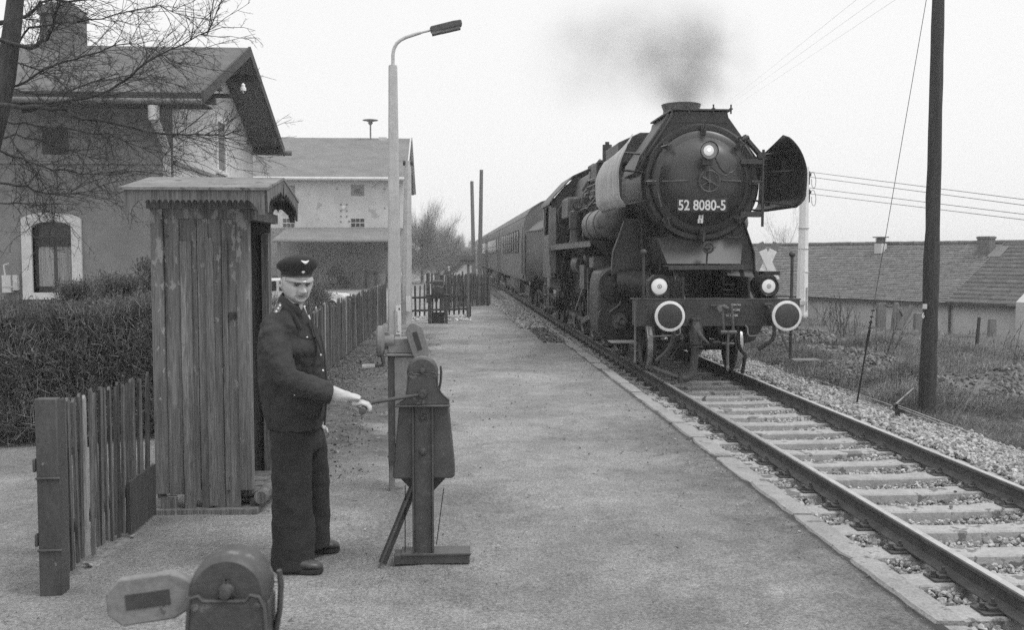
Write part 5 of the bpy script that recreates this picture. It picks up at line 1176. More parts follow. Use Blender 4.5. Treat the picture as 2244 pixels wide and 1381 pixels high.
p = at(2025, 671, 13.62); b = MB(); b.box(p - Vector((.02, .01, .04)), p + Vector((.04, .01, .03))); b.build('tin_tag', M['zinc'], bp_)
q0 = atg(1050, 666, 0); wood_pole('telegraph_pole', 'dark wooden pole, the taller and nearer of the pair by the path', [(q0.x, q0.y, -.2), at(1055, 372, q0.y)], [.09, .065], M['polelight'], 'paired poles beside the line')
q1 = at(1040, 640, 50); wood_pole('telegraph_pole', 'grey wooden pole, the shorter one of the pair by the path', [(q1.x, 50, -.7), at(1034, 397, 50)], [.115, .085], M['polelight'], 'paired poles beside the line')
for (px, py, Yp, dx) in ((1050, 380, q0.y, -9), (1060, 435, q0.y, 9), (1030, 425, 50, -12), (1036, 403, 50, -6)):
    pass
# sign on a stake
sg = thing('sign', 'small board sign seen from behind on a dark stake beside the picket fence', 'sign', (.52, 28.2, 0))
b = MB(); p = at(1026, 556, 28.2); b.cyl((.50, 28.2, -.1), (p.x, 28.2, p.z), .045, .035, n=8); b.build('post', M['polelight'], sg)
b = MB(); p = at(1008, 559, 28.15); q = at(1041, 580, 28.15); b.box((p.x, 28.13, q.z), (q.x, 28.15, p.z)); b.box((p.x, 28.11, (p.z + q.z) / 2 - .012), (q.x, 28.128, (p.z + q.z) / 2 + .012)); b.build('sign_board', M['polelight'], sg)
# crossing sign behind the locomotive
sa = thing('crossing_sign', 'white crossed level crossing sign with dark tips, behind the locomotive', 'sign', (9.6, 30, -.5))
cc_ = at(1683, 574, 29.5); 
for k, s_ in enumerate((-1, 1)):
    d = Vector((s_ * .42, 0, .9)).normalized(); L0 = .62; b = MB(); b.beam(cc_ - d * L0 + Vector((0, .02 * k, 0)), cc_ + d * (L0 - .22) + Vector((0, .02 * k, 0)), .24, .015, up=(0, 1, 0)); bo = b.build('cross_arm', M['white'], sa)
    b = MB(); b.beam(cc_ + d * (L0 - .22) + Vector((0, .02 * k, 0)), cc_ + d * (L0 + .02) + Vector((0, .02 * k, 0)), .24, .015, up=(0, 1, 0)); b.build('arm_tip', M['red'], bo)
b = MB(); b.cyl((cc_.x, 29.6, -.6), (cc_.x, 29.6, cc_.z + .1), .05, n=8); b.build('post', M['zinc'], sa)
# pale concrete mast with insulators
cm = thing('concrete_mast', 'pale concrete mast carrying four wires, behind the right buffer of the locomotive', 'mast', (13.0, 35.6, -.4))
Yc = 35.6; p0 = at(1757, 690, Yc); p1 = at(1764, 366, Yc); b = MB(); b.cyl((p0.x, Yc, -.6), (p1.x, Yc, p1.z), .23, .155, n=8, smooth=False); b.build('mast_shaft', M['postw'], cm)
b = MB()
for yy in (500, 545, 596): q = at(1761, yy, Yc); b.cyl(q - Vector((0, 0, .008)), q + Vector((0, 0, .008)), .215, n=10)
b.build('band', M['post'], cm)
b = MB(); q = at(1757, 664, Yc - .25); b.cbox(q, (.22, .12, .15)); b.tube([at(1768, 680, Yc - .2), at(1769, 630, Yc - .2)], .03, 6); b.build('junction_box', M['zinc'], cm)
for yy in (386, 425):
    q = at(1774, yy, Yc); b = MB(); b.tube([q + Vector((-.15, 0, -.3)), q + Vector((0, 0, -.3)), q + Vector((0, 0, .1))], .02, 6); b.lathe(q + Vector((0, 0, .0)), (0, 0, 1), [(0, .06), (.1, .07), (.12, .04), (.2, 0)], 10, caps=False); b.tube(cr([q + Vector(v_) for v_ in ((.02, 0, .1), (.16, 0, .12), (.24, 0, -.15), (.2, 0, -.42), (.1, 0, -.36), (.08, 0, -.1))]), .010, 5); b.build('insulator', M['frame'], cm)
def wire(pts, r, lab, group, sag=.0):
    P = []
    for i in range(len(pts) - 1):
        for k in range(12):
            u = k / 12; v = Vector(pts[i]).lerp(Vector(pts[i + 1]), u); v.z -= sag * 4 * u * (1 - u); P.append(v)
    P.append(Vector(pts[-1])); b = MB(); b.tube(P, r, 5); o = b.build('overhead_wire', M['wire'], loc=pts[0]); tag(o, lab, 'wire', group)
for y0_, y1_, lab in ((376, 437, 'highest of the wires running right from the pale concrete mast'), (387, 450, 'second wire from the top running right from the pale concrete mast'), (411, 469, 'third wire from the top running right from the pale concrete mast'), (424, 481, 'lowest of the strong wires running right from the pale concrete mast')):
    wire([at(1770, y0_, Yc), at(2330, y1_ + 11, 24)], .009, lab, 'wires from the concrete mast')
for x0_, y0_, x1_, y1_, nm in ((1590, 228, 1900, -20, 'uppermost'), (1600, 228, 1945, -20, 'second'), (1612, 232, 1990, -20, 'lowest')):
    wire([at(x0_, y0_, 60), at(x1_, y1_, 16)], .0018, 'faint wire rising over the locomotive chimney, %s of three' % nm, 'faint wires over the locomotive')
stb = Vector((6.11, 14.34, -.42)); tps = at(2040, -60, 13.75)
gy_ = thing('guy_wire', 'thin slanting stay wire with a chain of insulators left of the tarred pole', 'stay wire', stb)
b = MB(); b.tube([stb, tps], .0048, 5); b.build('wire_strand', M['wire'], gy_)
def on_stay(py): 
    u = (py - 880) / (-60 - 880); return stb.lerp(tps, u)
b = MB(); b.tube([stb, on_stay(690)], .013, 6)
for py in (668, 682, 695, 707): v = on_stay(py); b.cyl(v - Vector((0, 0, .012)), v + Vector((0, 0, .012)), .028, n=8)
b.tube([on_stay(712), on_stay(745)], .022, 6); b.build('insulator_chain', M['iron'], gy_)
w0 = atg(1800, 836, -.30); w1 = atg(1967, 893, -.28); w2 = atg(2290, 1018, -.28)
b = MB(); b.tube([w0 + Vector((-.5, 3, 0)), w0, w1, w2], .005, 5); b.tube([w1 + Vector((0, 0, .03)), w2 + Vector((0, 0, .04))], .005, 5); o = b.build('signal_wire', M['zinc'], loc=w0); tag(o, 'low pair of signal wires stretched along the ballast over a short stake', 'wire')
b = MB(); b.cbox(w1 + Vector((0, 0, -.1)), (.05, .05, .3)); b.cbox(w1 + Vector((.02, 0, .02)), (.16, .03, .04)); b.cyl(w1 + Vector((.07, -.02, -.05)), w1 + Vector((.07, .02, -.05)), .035, n=10); o = b.build('wire_stake', M['iron'], loc=w1); tag(o, 'short iron stake with small pulleys carrying the signal wires', 'stake')
b = MB(); b.tube([w1 + Vector((-.1, 0, -.02)), at(2003, 850, 14.6)], .011, 5); o = b.build('stick', M['picketpale'], loc=w1); tag(o, 'thin pale stick leaning over the short iron stake', 'stick')

# ================================================================ LOW BUILDING ON THE RIGHT
Ae = atg(1765, 645, 0); Be = atg(2228, 664, 0); du = (Be - Ae); LB = du.length; du.normalize(); dn = Vector((-du.y, du.x, 0)); 
if dn.x < 0: dn = -dn
rb = thing('low_building', 'long low whitewashed building with a tiled roof beyond the grassy field', 'building', (Ae + Be) / 2 + dn * 3)
RD, ZR = 3.6, 2.33
def BP(u, v, z): return Ae + du * u + dn * v + Vector((0, 0, z - Ae.z))
RP0 = BP(0, RD, ZR)
nrm = (du.cross(dn * RD + Vector((0, 0, ZR)))).normalized()
def ru(px, py): 
    h_ = hit(px, py, BP(0, 0, 0), nrm); return (h_ - Ae).dot(du)
uE, uR = ru(2082, 655), ru(2163, 575); uR2 = uE + (uR - uE) * 1.55
U0, U1 = -9.0, LB + .1
def courses(n, ua, ub, m, name, lift=.0):
    b = MB()
    for i in range(n):
        t0, t1 = i / n, (i + 1) / n; a0, a1 = ua(t0), ua(t1); c0_, c1_ = ub(t0), ub(t1)
        lo, hi = .035 + lift, .008 + lift
        def Q(u, t, h_): return BP(u, -.25 + (RD + .25) * t, -.12 + (ZR + .12) * t + h_)
        nn = int(abs(ub(t0) - ua(t0)) / .6) + 1
        for k in range(nn):
            ka, kb_ = k / nn, (k + 1) / nn; j = rnd.uniform(-.008, .008)
            v = [Q(a0 + (c0_ - a0) * ka, t0, lo + j), Q(a0 + (c0_ - a0) * kb_, t0, lo + j), Q(a1 + (c1_ - a1) * kb_, t1, hi + j), Q(a1 + (c1_ - a1) * ka, t1, hi + j), Q(a0 + (c0_ - a0) * ka, t0, -.01), Q(a0 + (c0_ - a0) * kb_, t0, -.01)]
            b.add(v, [(0, 1, 2, 3), (4, 5, 1, 0)])
    return b.build(name, m, rb, recalc=False)
courses(30, lambda t: U0, lambda t: uE + (uR2 - uE) * t, M['tile'], 'roof')
courses(16, lambda t: uE + (uR2 - uE) * t, lambda t: U1, M['tile2'], 'roof_extension', .05)
b = MB()
for k in range(44): u = U0 + k * (U1 - U0) / 44; b.tube([BP(u, RD, ZR + .02 + rnd.uniform(-.01, .01)), BP(u + (U1 - U0) / 44 + .03, RD, ZR + .02 + rnd.uniform(-.01, .015))], .10, 8)
b.build('ridge_tiles', M['tile'], rb)
b = MB(); v = [BP(uE - .03, -.27, -.08), BP(uE + .03, -.27, -.08), BP(uR2 + .03, RD, ZR + .12), BP(uR2 - .03, RD, ZR + .12)]; b.add(v, [(0, 1, 2, 3)]); b.build('mortar_verge', M['tile'], rb)
b = MB(); 
for a_, c_ in ((U0, U1),):
    v = [BP(a_, 0, -1.9), BP(c_, 0, -1.9), BP(c_, 0, -.02), BP(a_, 0, -.02), BP(a_, 7, -1.9), BP(c_, 7, -1.9), BP(c_, 7, -.02), BP(a_, 7, -.02)]
    b.add(v, [(0, 1, 2, 3), (1, 5, 6, 2), (5, 4, 7, 6), (4, 0, 3, 7)])
    b.add([BP(c_, 0, -.02), BP(c_, 7, -.02), BP(c_, RD, ZR - .05)], [(0, 1, 2)]); b.add([BP(a_, 0, -.02), BP(a_, 7, -.02), BP(a_, RD, ZR - .05)], [(0, 1, 2)])
    b.add([BP(a_, RD, ZR), BP(c_, RD, ZR), BP(c_, 7.2, -.05), BP(a_, 7.2, -.05)], [(0, 1, 2, 3)])
b.build('wall', M['wallw'], rb)
b = MB(); b.beam(BP(U0, -.28, -.14), BP(U1, -.28, -.14), .04, .1); b.cyl(BP(U1 - .3, -.3, -.12), BP(U1 + .05, -.3, -.12), .06, n=8); p = BP(ru(2082, 655) + .1, -.08, 0); b.cyl(p - Vector((0, 0, 1.7)), p - Vector((0, 0, .1)), .05, n=8); b.build('gutter', M['iron2'], rb)
def plane_pt(px, py, v): return hit(px, py, BP(0, v, 0), dn)
c0 = plane_pt(1922, 575, RD - .35); c1 = plane_pt(1949, 527, RD - .35); uc0, uc1 = (c0 - Ae).dot(du), (c1 - Ae).dot(du)
def bbox(b, ua, ub, va, vb, za, zb): b.add([BP(ua, va, za), BP(ub, va, za), BP(ub, vb, za), BP(ua, vb, za), BP(ua, va, zb), BP(ub, va, zb), BP(ub, vb, zb), BP(ua, vb, zb)], [(3, 2, 1, 0), (4, 5, 6, 7), (0, 1, 5, 4), (1, 2, 6, 5), (2, 3, 7, 6), (3, 0, 4, 7)])
b = MB(); zc = plane_pt(1935, 534, RD - .35).z; um_ = (uc0 + uc1) / 2; uc0, uc1 = um_ - .19, um_ + .19; bbox(b, uc0, uc1, RD - .75, RD - .35, .9, zc); b.build('vent_shaft', M['surround'], rb)
b = MB()
for k in range(4): bbox(b, uc0 + .02, uc1 - .02, RD - .73, RD - .37, zc + .03 + k * .06, zc + .055 + k * .06)
bbox(b, uc0 + .06, uc1 - .06, RD - .7, RD - .4, zc, zc + .3); bbox(b, uc0 - .06, uc1 + .06, RD - .82, RD - .28, zc + .27, zc + .32); b.build('vent_cap', M['polelight'], rb)
c0 = plane_pt(2161, 565, RD - .6); c1 = plane_pt(2161, 518, RD - .6); uq = (c0 - Ae).dot(du); b = MB(); bbox(b, uq - .27, uq + .27, RD - .85, RD - .4, 1.2, c1.z); bbox(b, uq - .3, uq + .3, RD - .88, RD - .37, c1.z - .1, c1.z - .02); b.build('chimney', M['brick'], rb)
h0 = hit(2193, 552, BP(0, 0, 0), nrm); b = MB(); uu = (h0 - Ae).dot(du); t_ = .80
def Q2(u, t, h_): return BP(u, -.25 + (RD + .25) * t, -.12 + (ZR + .12) * t + h_)
b.add([Q2(uu - .3, .72, .12), Q2(uu + .25, .72, .12), Q2(uu + .25, .9, .12), Q2(uu - .3, .9, .12), Q2(uu - .3, .72, .0), Q2(uu + .25, .72, .0), Q2(uu + .25, .9, .0), Q2(uu - .3, .9, .0)], [(0, 1, 2, 3), (0, 1, 5, 4), (1, 2, 6, 5), (2, 3, 7, 6), (3, 0, 4, 7)]); b.build('skylight', M['polelight'], rb)
b = MB(); bbox(b, U1 + .12, U1 + 5, -.45, 5, -1.9, .05); b.add([BP(U1 + .12, -.45, .05), BP(U1 + 5, -.45, .05), BP(U1 + 5, 1.7, 1.3), BP(U1 + .12, 1.7, 1.3), BP(U1 + 5, 5, .05), BP(U1 + .12, 5, .05)], [(0, 1, 2, 3), (2, 4, 5, 3), (0, 3, 5)]); o = b.build('annex', M['wallw'], rb)
# stumps and posts in the field
def stump(px, py, top, wpx, z, lean, m, name, lab, cat, grp):
    p = atg(px, py, z); s_ = F / p.y / 1.02; h_ = (py - top) / s_; w_ = wpx / s_; zg = float(hz(p.x, p.y)) - .1
    b = MB(); q = Vector((p.x, p.y, zg)); e = Vector((p.x + lean * h_, p.y, z + h_)); 
    vs = []
    for c, k in ((q, 1.0), (q.lerp(e, .5), 1.03), (e, .92)):
        for sx, sy in ((-1, -1), (1, -1), (1, 1), (-1, 1)): vs.append(c + Vector((sx * w_ / 2 * k, sy * w_ * .35 * k, rnd.uniform(-.02, .02) if c is e else 0)))
    b.add(vs, [(0, 1, 2, 3), (8, 9, 10, 11)] + [(i * 4 + k, i * 4 + (k + 1) % 4, i * 4 + 4 + (k + 1) % 4, i * 4 + 4 + k) for i in range(2) for k in range(4)])
    o = b.build(name, m, loc=q, bevel=.015); tag(o, lab, cat, grp)
GP = 'old posts standing in the field'
stump(1929, 703, 663, 19, -.45, .05, M['polelight'], 'stone_post', 'broad upright stone post in the grass, its foot hidden, first left of the leaning log', 'post', GP)
stump(1957, 707, 664, 11, -.45, .16, M['polelight'], 'stone_post', 'narrow leaning stone post touching the one beside it, in the field', 'post', GP)
stump(1969, 711, 674, 11, -.45, .05, M['polelight'], 'stone_post', 'narrow upright stone post just left of the leaning log', 'post', GP)
stump(2011, 714, 686, 17, -.5, .0, M['polelight'], 'stone_post', 'short square stone post between the leaning log and the tarred pole', 'post', GP)
stump(2173, 738, 698, 16, -.6, .0, M['polelight'], 'stone_post', 'square stone post near the white wall, right of the thin wooden post', 'post', GP)
stump(2139, 775, 694, 7, -.45, .06, M['pole'], 'wooden_post', 'thin dark wooden post alone in the grass right of the tarred pole', 'post', GP)
p = atg(1970, 722, -.45); q = at(1999, 670, p.y); b = MB(); b.tube([p, q], [.09, .085], 10); o = b.build('leaning_log', M['polelight'], loc=p); tag(o, 'slanting log leaning among the stone posts in the field', 'log')
b = MB(); b.tube([at(1938, 668, 31), at(1945, 672, 31), at(1956, 671, 31)], .03, 6); b.tube([at(1972, 682, 31), at(1977, 692, 31), at(1985, 698, 31)], .03, 6); o = b.build('old_cable', M['iron'], loc=at(1938, 668, 31)); tag(o, 'dark cable slung between the stone posts', 'cable')
# ================================================================ BARRIER WINCHES
def winch(name, lab, loc, lid=None, crank=True, ear=True, grp='cranked barrier winches along the platform', zrot=0):
    t = thing(name, lab, 'winch', (0, 0, 0), grp); W, WL = M['winch'], M['winchl']
    b = MB(); b.box((-.05, -.122, 0), (.05, -.114, .925)); b.box((-.062, -.142, 0), (-.050, -.06, .925)); b.box((.050, -.142, 0), (.062, -.06, .925))
    for z in (.86, .66): b.lathe((0, -.121, z), (0, -1, 0), [(0, .026), (.006, .022), (.008, .013), (.02, .012), (.022, 0)], 12)
    b.build('column', W, t, bevel=.003)
    b = MB(); pf = [(-.135, .945), (.15, .945), (.162, .80), (.186, .56), (.186, .515), (.17, .50), (-.165, .50), (-.176, .515), (-.172, .56), (-.148, .80)]
    b.prism(pf, 'y', -.115, .12); b.build('gear_housing', W, t, bevel=.014)
    for gs in (-1, 1): b = MB(); b.prism([(gs * .056, .499), (gs * .135, .499), (gs * .056, .415)], 'y', -.08, .06); b.build('gusset', M['iron'], t)
    b = MB(); pf = [(-.155, .94), (-.10, .975), (-.088, 1.03), (-.082, 1.10), (-.078, 1.125), (-.06, 1.13), (-.05, 1.118), (.045, 1.116), (.055, 1.13), (.075, 1.125), (.085, 1.10), (.088, 1.04), (.115, 1.0), (.155, .965), (.155, .94)]
    b.prism(pf, 'y', -.155, -.118); b.box((-.16, -.185, .930), (.16, -.10, .942)); b.box((-.085, -.11, .95), (.09, -.03, 1.1)); fp_ = b.build('front_plate', W, t, bevel=.005)
    b = MB(); b.tube([(q[0], -.156, q[1]) for q in pf[:-1]], .0042, 6); b.build('raised_rim', W, fp_)
    for q in (-.068, .07): b = MB(); b.lathe((q, -.155, 1.105), (0, -1, 0), [(0, .010), (.006, .009), (.008, 0)], 8); b.build('bolt', W, fp_)
    b = MB(); b.lathe((0, -.14, 1.125), (0, 1, 0), [(0, .0), (0, .078), (.012, .088), (.03, .09), (.095, .09), (.105, .085), (.105, 0)], 36, caps=False)
    b.lathe((0, -.145, 1.135), (0, -1, 0), [(0, .02), (.01, .014), (.02, .012), (.022, 0)], 10)
    b.beam((-.018, -.143, 1.125), (0, -.143, 1.165), .006, .006, up=(0, 1, 0)); b.beam((.018, -.143, 1.125), (0, -.143, 1.165), .006, .006, up=(0, 1, 0)); b.build('drum_cover', W, t)
    if ear: b = MB(); b.tube([(.088, -.06, .98), (.104, -.06, 1.06), (.108, -.06, 1.12), (.104, -.06, 1.155)], [(.008, .012), (.007, .014), (.007, .015), (.006, .010)], 10); b.build('lug', W, t)
    b = MB(); b.beam((-.05, -.08, .48), (-.25, -.13, .0), .012, .06, up=(0, 1, 0)); b.beam((-.042, -.06, .48), (-.24, -.10, .0), .05, .012, up=(0, 1, 0)); b.build('brace', W, t)
    b = MB(); b.box((-.17, -.14, .0), (.27, -.02, .055)); b.box((-.13, -.15, .05), (.275, .0, .066)); b.build('foot_beam', W, t, bevel=.004)
    b = MB(); b.tube([(-.105, -.09, .46), (-.108, -.09, .05)], .003, 5); b.tube([(.12, -.09, .44), (.075, -.09, .1)], .003, 5); b.build('cable', M['iron'], t)
    if lid:
        (x0, y0, z0), (x1, y1, z1) = lid; b = MB(); p0 = Vector((x0, y0, z0)); p1 = Vector((x1, y1, z1)); d = (p1 - p0); L_ = d.length; d.normalize(); s_ = Vector((-d.z, 0, d.x))
        w_ = .055; out = [(0, -.02), (.02, -.04), (.05, -w_), (L_ - .03, -w_), (L_, -w_ + .03), (L_, w_ - .03), (L_ - .03, w_), (.05, w_), (.02, .04), (0, .02)]
        vs = [p0 + d * q[0] + s_ * q[1] for q in out]; vs2 = [v + Vector((0, .03, 0)) for v in vs]; n = len(out)
        b.add(vs + vs2, [tuple(range(n)), tuple(range(n, 2 * n))[::-1]] + [(i, (i + 1) % n, n + (i + 1) % n, n + i) for i in range(n)]); lo = b.build('lever_plate', WL, t, bevel=.004)
        b = MB(); a_ = p0 + d * (L_ * .28); c_ = p0 + d * (L_ * .78); q_ = [a_ - s_ * .018, a_ + s_ * .018, c_ + s_ * .018, c_ - s_ * .018]; b.add([v + Vector((0, -.002, 0)) for v in q_] + [v + Vector((0, .01, 0)) for v in q_], [(0, 1, 2, 3), (0, 1, 5, 4), (1, 2, 6, 5), (2, 3, 7, 6), (3, 0, 4, 7)]); b.build('slot', M['iron2'], lo)
    hub = Vector((0, -.20, 1.005))
    if crank:
        b = MB(); b.lathe(hub, (0, 1, 0), [(-.0, 0), (0, .02), (.03, .028), (.05, .03), (.08, .02)], 14, caps=False); b.lathe(hub + Vector((0, -.01, 0)), (0, 1, 0), [(0, .012), (.02, .012)], 6)
        hd = Vector((-.325, -.215, .942)); b.tube([hub + Vector((0, .02, 0)), (-.28, -.19, .963), hd + Vector((.01, .0, .0))], [.0105, .011, .012], 10); cr = b.build('crank', W, t)
        b = MB(); b.lathe(hd + Vector((0, .01, -.003)), (0, -1, 0), [(0, .012), (.02, .016), (.1, .019), (.15, .021), (.165, .019), (.17, 0)], 16); b.build('handle', W, cr)
    t.location = loc; t.rotation_euler.z = zrot; return t
w_mid = winch('barrier_winch', 'iron barrier winch beside the man, its crank held in his hand', (-.165, 5.78, 0))
fg = at(497, 1306, 2.22)
winch('barrier_winch', 'iron winch with its lever plate folded left, nearest the camera at the bottom edge', (fg.x, 2.36, fg.z - 1.125), lid=((-.085, -.09, 1.115), (-.275, -.12, 1.10)), crank=False)
fw = thing('barrier_winch', 'small distant winch with two thick legs in front of the open picket fence', 'winch', (-.34, 26.1, 0), 'cranked barrier winches along the platform')
for a_ in (-.60, -.17): b = MB(); b.box((a_, 25.95, -.05), (a_ + .09, 26.05, .72)); b.build('leg', M['winch'], fw)
b = MB(); b.box((-.50, 25.9, .66), (-.18, 26.1, .98)); b.cyl((-.34, 25.86, .86), (-.34, 26.1, .86), .15, n=20); b.build('drum_case', M['winch'], fw, bevel=.02)
b = MB(); b.box((-.47, 25.93, 1.0), (-.2, 26.08, 1.08)); b.cyl((-.46, 26.0, 1.1), (-.2, 26.0, 1.1), .05, n=12); b.build('top_casting', M['winch'], fw)
b = MB(); b.cyl((-.66, 26, .74), (-.02, 26, .74), .03, n=8); b.cyl((-.34, 25.84, .74), (-.34, 25.9, .74), .09, n=14); b.build('shaft', M['iron'], fw)
b = MB(); b.box((-.505, 25.99, 0), (-.175, 26.03, .30)); b.build('dark_opening', M['iron'], fw)  # dark block standing in for the shaded opening between the legs
# second winch with hand crank on its left
t = thing('barrier_winch', 'boxy winch with a pale crank grip on its left, directly behind the cranked one', 'winch', (-.45, 7.5, 0), 'cranked barrier winches along the platform')
p = lambda x, y: at(x, y, 7.4)
W, WL = M['winch'], M['winchl']
x0 = p(850, 800).x; x1 = p(905, 800).x; zt_ = p(870, 780).z
b = MB(); b.box((x0, 7.38, .22), (x0 + .05, 7.56, zt_)); b.build('side_panel', W, t)
b = MB(); b.box((x0 + .05, 7.37, .38), (x1 + .03, 7.56, zt_ - .005)); b.box((x0, 7.42, 0), (x0 + .045, 7.46, .4)); b.box((x0 + .05, 7.44, .1), (x0 + .16, 7.5, .4)); b.build('gear_box', WL, t, bevel=.006)
b = MB(); b.box((x0 - .01, 7.35, zt_), (x1 + .06, 7.60, zt_ + .018)); z2 = p(870, 742).z; b.prism([(x0, zt_ + .02), (x1 + .04, zt_ + .02), (x1 - .01, z2), (x0 + .005, z2)], 'y', 7.38, 7.56); b.build('top_casting', WL, t, bevel=.006)
b = MB(); A_ = p(926, 782); B2 = p(903, 708); d = (B2 - A_).normalized(); L_ = (B2 - A_).length; s_ = Vector((-d.z, 0, d.x)); w_ = .065
out = [(-.01, -.03), (.0, -.05), (.04, -w_), (L_ - .05, -w_), (L_ - .01, -w_ + .035), (L_ + .005, 0), (L_ - .01, w_ - .035), (L_ - .05, w_), (.04, w_), (.0, .05), (-.01, .03)]
vs = [A_ + d * q[0] + s_ * q[1] + Vector((0, -.06, 0)) for q in out]; vs2 = [v + Vector((0, .03, 0)) for v in vs]; n = len(out)
b.add(vs + vs2, [tuple(range(n)), tuple(range(n, 2 * n))[::-1]] + [(i, (i + 1) % n, n + (i + 1) % n, n + i) for i in range(n)]); lo = b.build('lever_plate', WL, t, bevel=.004)
b = MB(); a_ = A_ + d * (L_ * .22) + Vector((0, -.063, 0)); c_ = A_ + d * (L_ * .75) + Vector((0, -.063, 0)); b.add([a_ - s_ * .018, a_ + s_ * .018, c_ + s_ * .018, c_ - s_ * .018] , [(0, 1, 2, 3)]); b.build('slot', M['iron2'], lo)
b = MB(); c = p(842, 749); b.lathe(Vector((c.x - .055, 7.42, c.z)), (1, 0, 0), [(0, .0), (0, .11), (.012, .12), (.04, .12), (.05, .10), (.06, .05), (.13, .05)], 30, caps=False); b.box((c.x - .02, 7.4, c.z - .06), (x0 + .01, 7.45, c.z + .07)); b.build('wheel_disc', WL, t)
b = MB(); h0 = Vector((c.x - .02, 7.36, c.z - .05)); h1 = p(842, 800) + Vector((0, -.03, 0)); b.tube([h0, h0 + Vector((.01, 0, -.08)), h1], .014, 8); b.tube([h1, p(820, 802)], .012, 8); cr = b.build('crank', W, t)
b = MB(); b.cyl(p(822, 802), p(794, 804), .017, .019, n=12); b.build('handle', M['post'], cr)

# ================================================================ PEOPLE
def remesh(o, vox, smooth=2):
    m = o.modifiers.new('r', 'REMESH'); m.mode = 'VOXEL'; m.voxel_size = vox; m.use_smooth_shade = True
    if smooth: s = o.modifiers.new('s', 'SMOOTH'); s.factor = .5; s.iterations = smooth
    return o
def bake(o):
    dg = bpy.context.evaluated_depsgraph_get(); bpy.context.view_layer.update(); me = bpy.data.meshes.new_from_object(o.evaluated_get(bpy.context.evaluated_depsgraph_get()))
    o.modifiers.clear(); o.data = me; return o
YM = 5.70
man = thing('person', 'elderly uniformed man in peaked cap and long jacket, one hand on the winch crank', 'person', (-.86, YM, 0))
m = lambda x, y, dy=0: at(x, y, YM + dy)
def loft(b, rows, n=20, cy=0):
    """rows: (px, py, half width px, dy, half depth m) -> closed tube of ellipses"""
    vs = []; fs = []
    for (px, py, hw, dy, hd) in rows:
        c = m(px, py, dy); w_ = hw * YM / F * 1.01
        for k in range(n): th = 2 * math.pi * k / n; vs.append(c + Vector((math.cos(th) * w_, math.sin(th) * hd, 0)))
    k_ = len(rows)
    for i in range(k_ - 1):
        for k in range(n): fs.append((i * n + k, i * n + (k + 1) % n, (i + 1) * n + (k + 1) % n, (i + 1) * n + k))
    b.add(vs, fs, True); b.add(vs[:n], [tuple(range(n))]); b.add(vs[-n:], [tuple(range(n))[::-1]])
# --- head
HC = m(650, 622, 0); TURN = R_(29); Hf = Vector((math.sin(TURN), -math.cos(TURN), 0)); Hr = Vector((math.cos(TURN), math.sin(TURN), 0)); NOD = R_(6)
Hm = Matrix((Hr, -Hf, (0, 0, 1))).transposed() @ Matrix.Rotation(NOD, 3, 'X')      # head axes: x across, -y forward
def HP(a, f_, c): return HC + Hm @ Vector((a, -f_, c))
BUMPS = [(0, -.031, .0135, .014, .029), (.022, -.086, .016, .016, .005), (-.022, -.086, .016, .016, .005), (.031, .0125, .018, .005, .006), (-.031, .0125, .018, .005, .006), (0, -.012, .009, .022, .014), (0, .012, .009, .02, .006), (.012, -.034, .007, .008, .008), (-.012, -.034, .007, .008, .008),
    (.03, .022, .020, .008, .008), (-.03, .022, .020, .008, .008), (.0, .022, .012, .008, .004), (.031, .004, .014, .010, -.013), (-.031, .004, .014, .010, -.013),
    (.031, -.010, .014, .005, .004), (-.031, -.010, .014, .005, .004), (.043, -.022, .018, .018, .005), (-.043, -.022, .018, .018, .005),
    (0, -.060, .024, .0032, -.007), (0, -.052, .022, .006, .005), (0, -.068, .018, .005, .005), (.026, -.066, .006, .006, -.005), (-.026, -.066, .006, .006, -.005), (0, -.078, .016, .005, -.004), (0, -.095, .022, .012, .012),
    (.026, -.046, .005, .014, -.006), (-.026, -.046, .005, .014, -.006), (.044, -.072, .014, .022, .009), (-.044, -.072, .014, .022, .009), (.035, -.05, .006, .014, .004), (-.035, -.05, .006, .014, .004), (0, .045, .03, .004, -.0015), (0, -.028+.052, .004, .01, -.004)]
def head_mesh(b, sc_=1.0):
    nu, nv = 120, 90; vs = []; fs = []
    for i in range(nv + 1):
        ph = math.pi * i / nv
        for k in range(nu):
            th = 2 * math.pi * k / nu; x, y, z = math.sin(ph) * math.cos(th), math.sin(ph) * math.sin(th), math.cos(ph)
            lo = max(0, -z); a = x * .079 * (1 - .15 * lo ** 1.8) ; f_ = -y; c = z * .118
            f_ = f_ * (.094 if f_ > 0 else .10) * (1 - (.35 * lo ** 1.5 if f_ < 0 else .10 * lo))
            if f_ > .0: f_ = f_ * (1 + .06 * (1 - abs(z))) + lo * .012
            # squarer front
            if y < 0:
                w_ = min(1, -y * 1.6)
                for (ba, bc, sa_, scz, amp) in BUMPS: f_ += 1.5 * w_ * amp * math.exp(-((a - ba) / sa_) ** 2 / 1.3 - ((c - bc) / scz) ** 2 / 1.3)
            vs.append(HP(a * 1.05, f_, c))
    for i in range(nv):
        for k in range(nu): fs.append((i * nu + k, (i + 1) * nu + k, (i + 1) * nu + (k + 1) % nu, i * nu + (k + 1) % nu))
    b.add(vs, fs, True)
b = MB(); head_mesh(b)
for sx in (-1, 1):
    M3 = Hm @ Matrix.Rotation(sx * R_(22), 3, 'Z')
    b.ell(HP(sx * .085, -.006, -.002), (.007, .022, .034), 16, M3); b.ell(HP(sx * .079, .004, -.022), (.007, .012, .018), 12, M3); b.ring(HP(sx * .088, -.008, .002), Hm @ Vector((sx, -.35, 0)), .020, .005, 16, 6)
b.tube([HP(0, -.02, -.06), m(640, 672, .0), m(632, 700, .02)], [.056, .060, .07], 18)
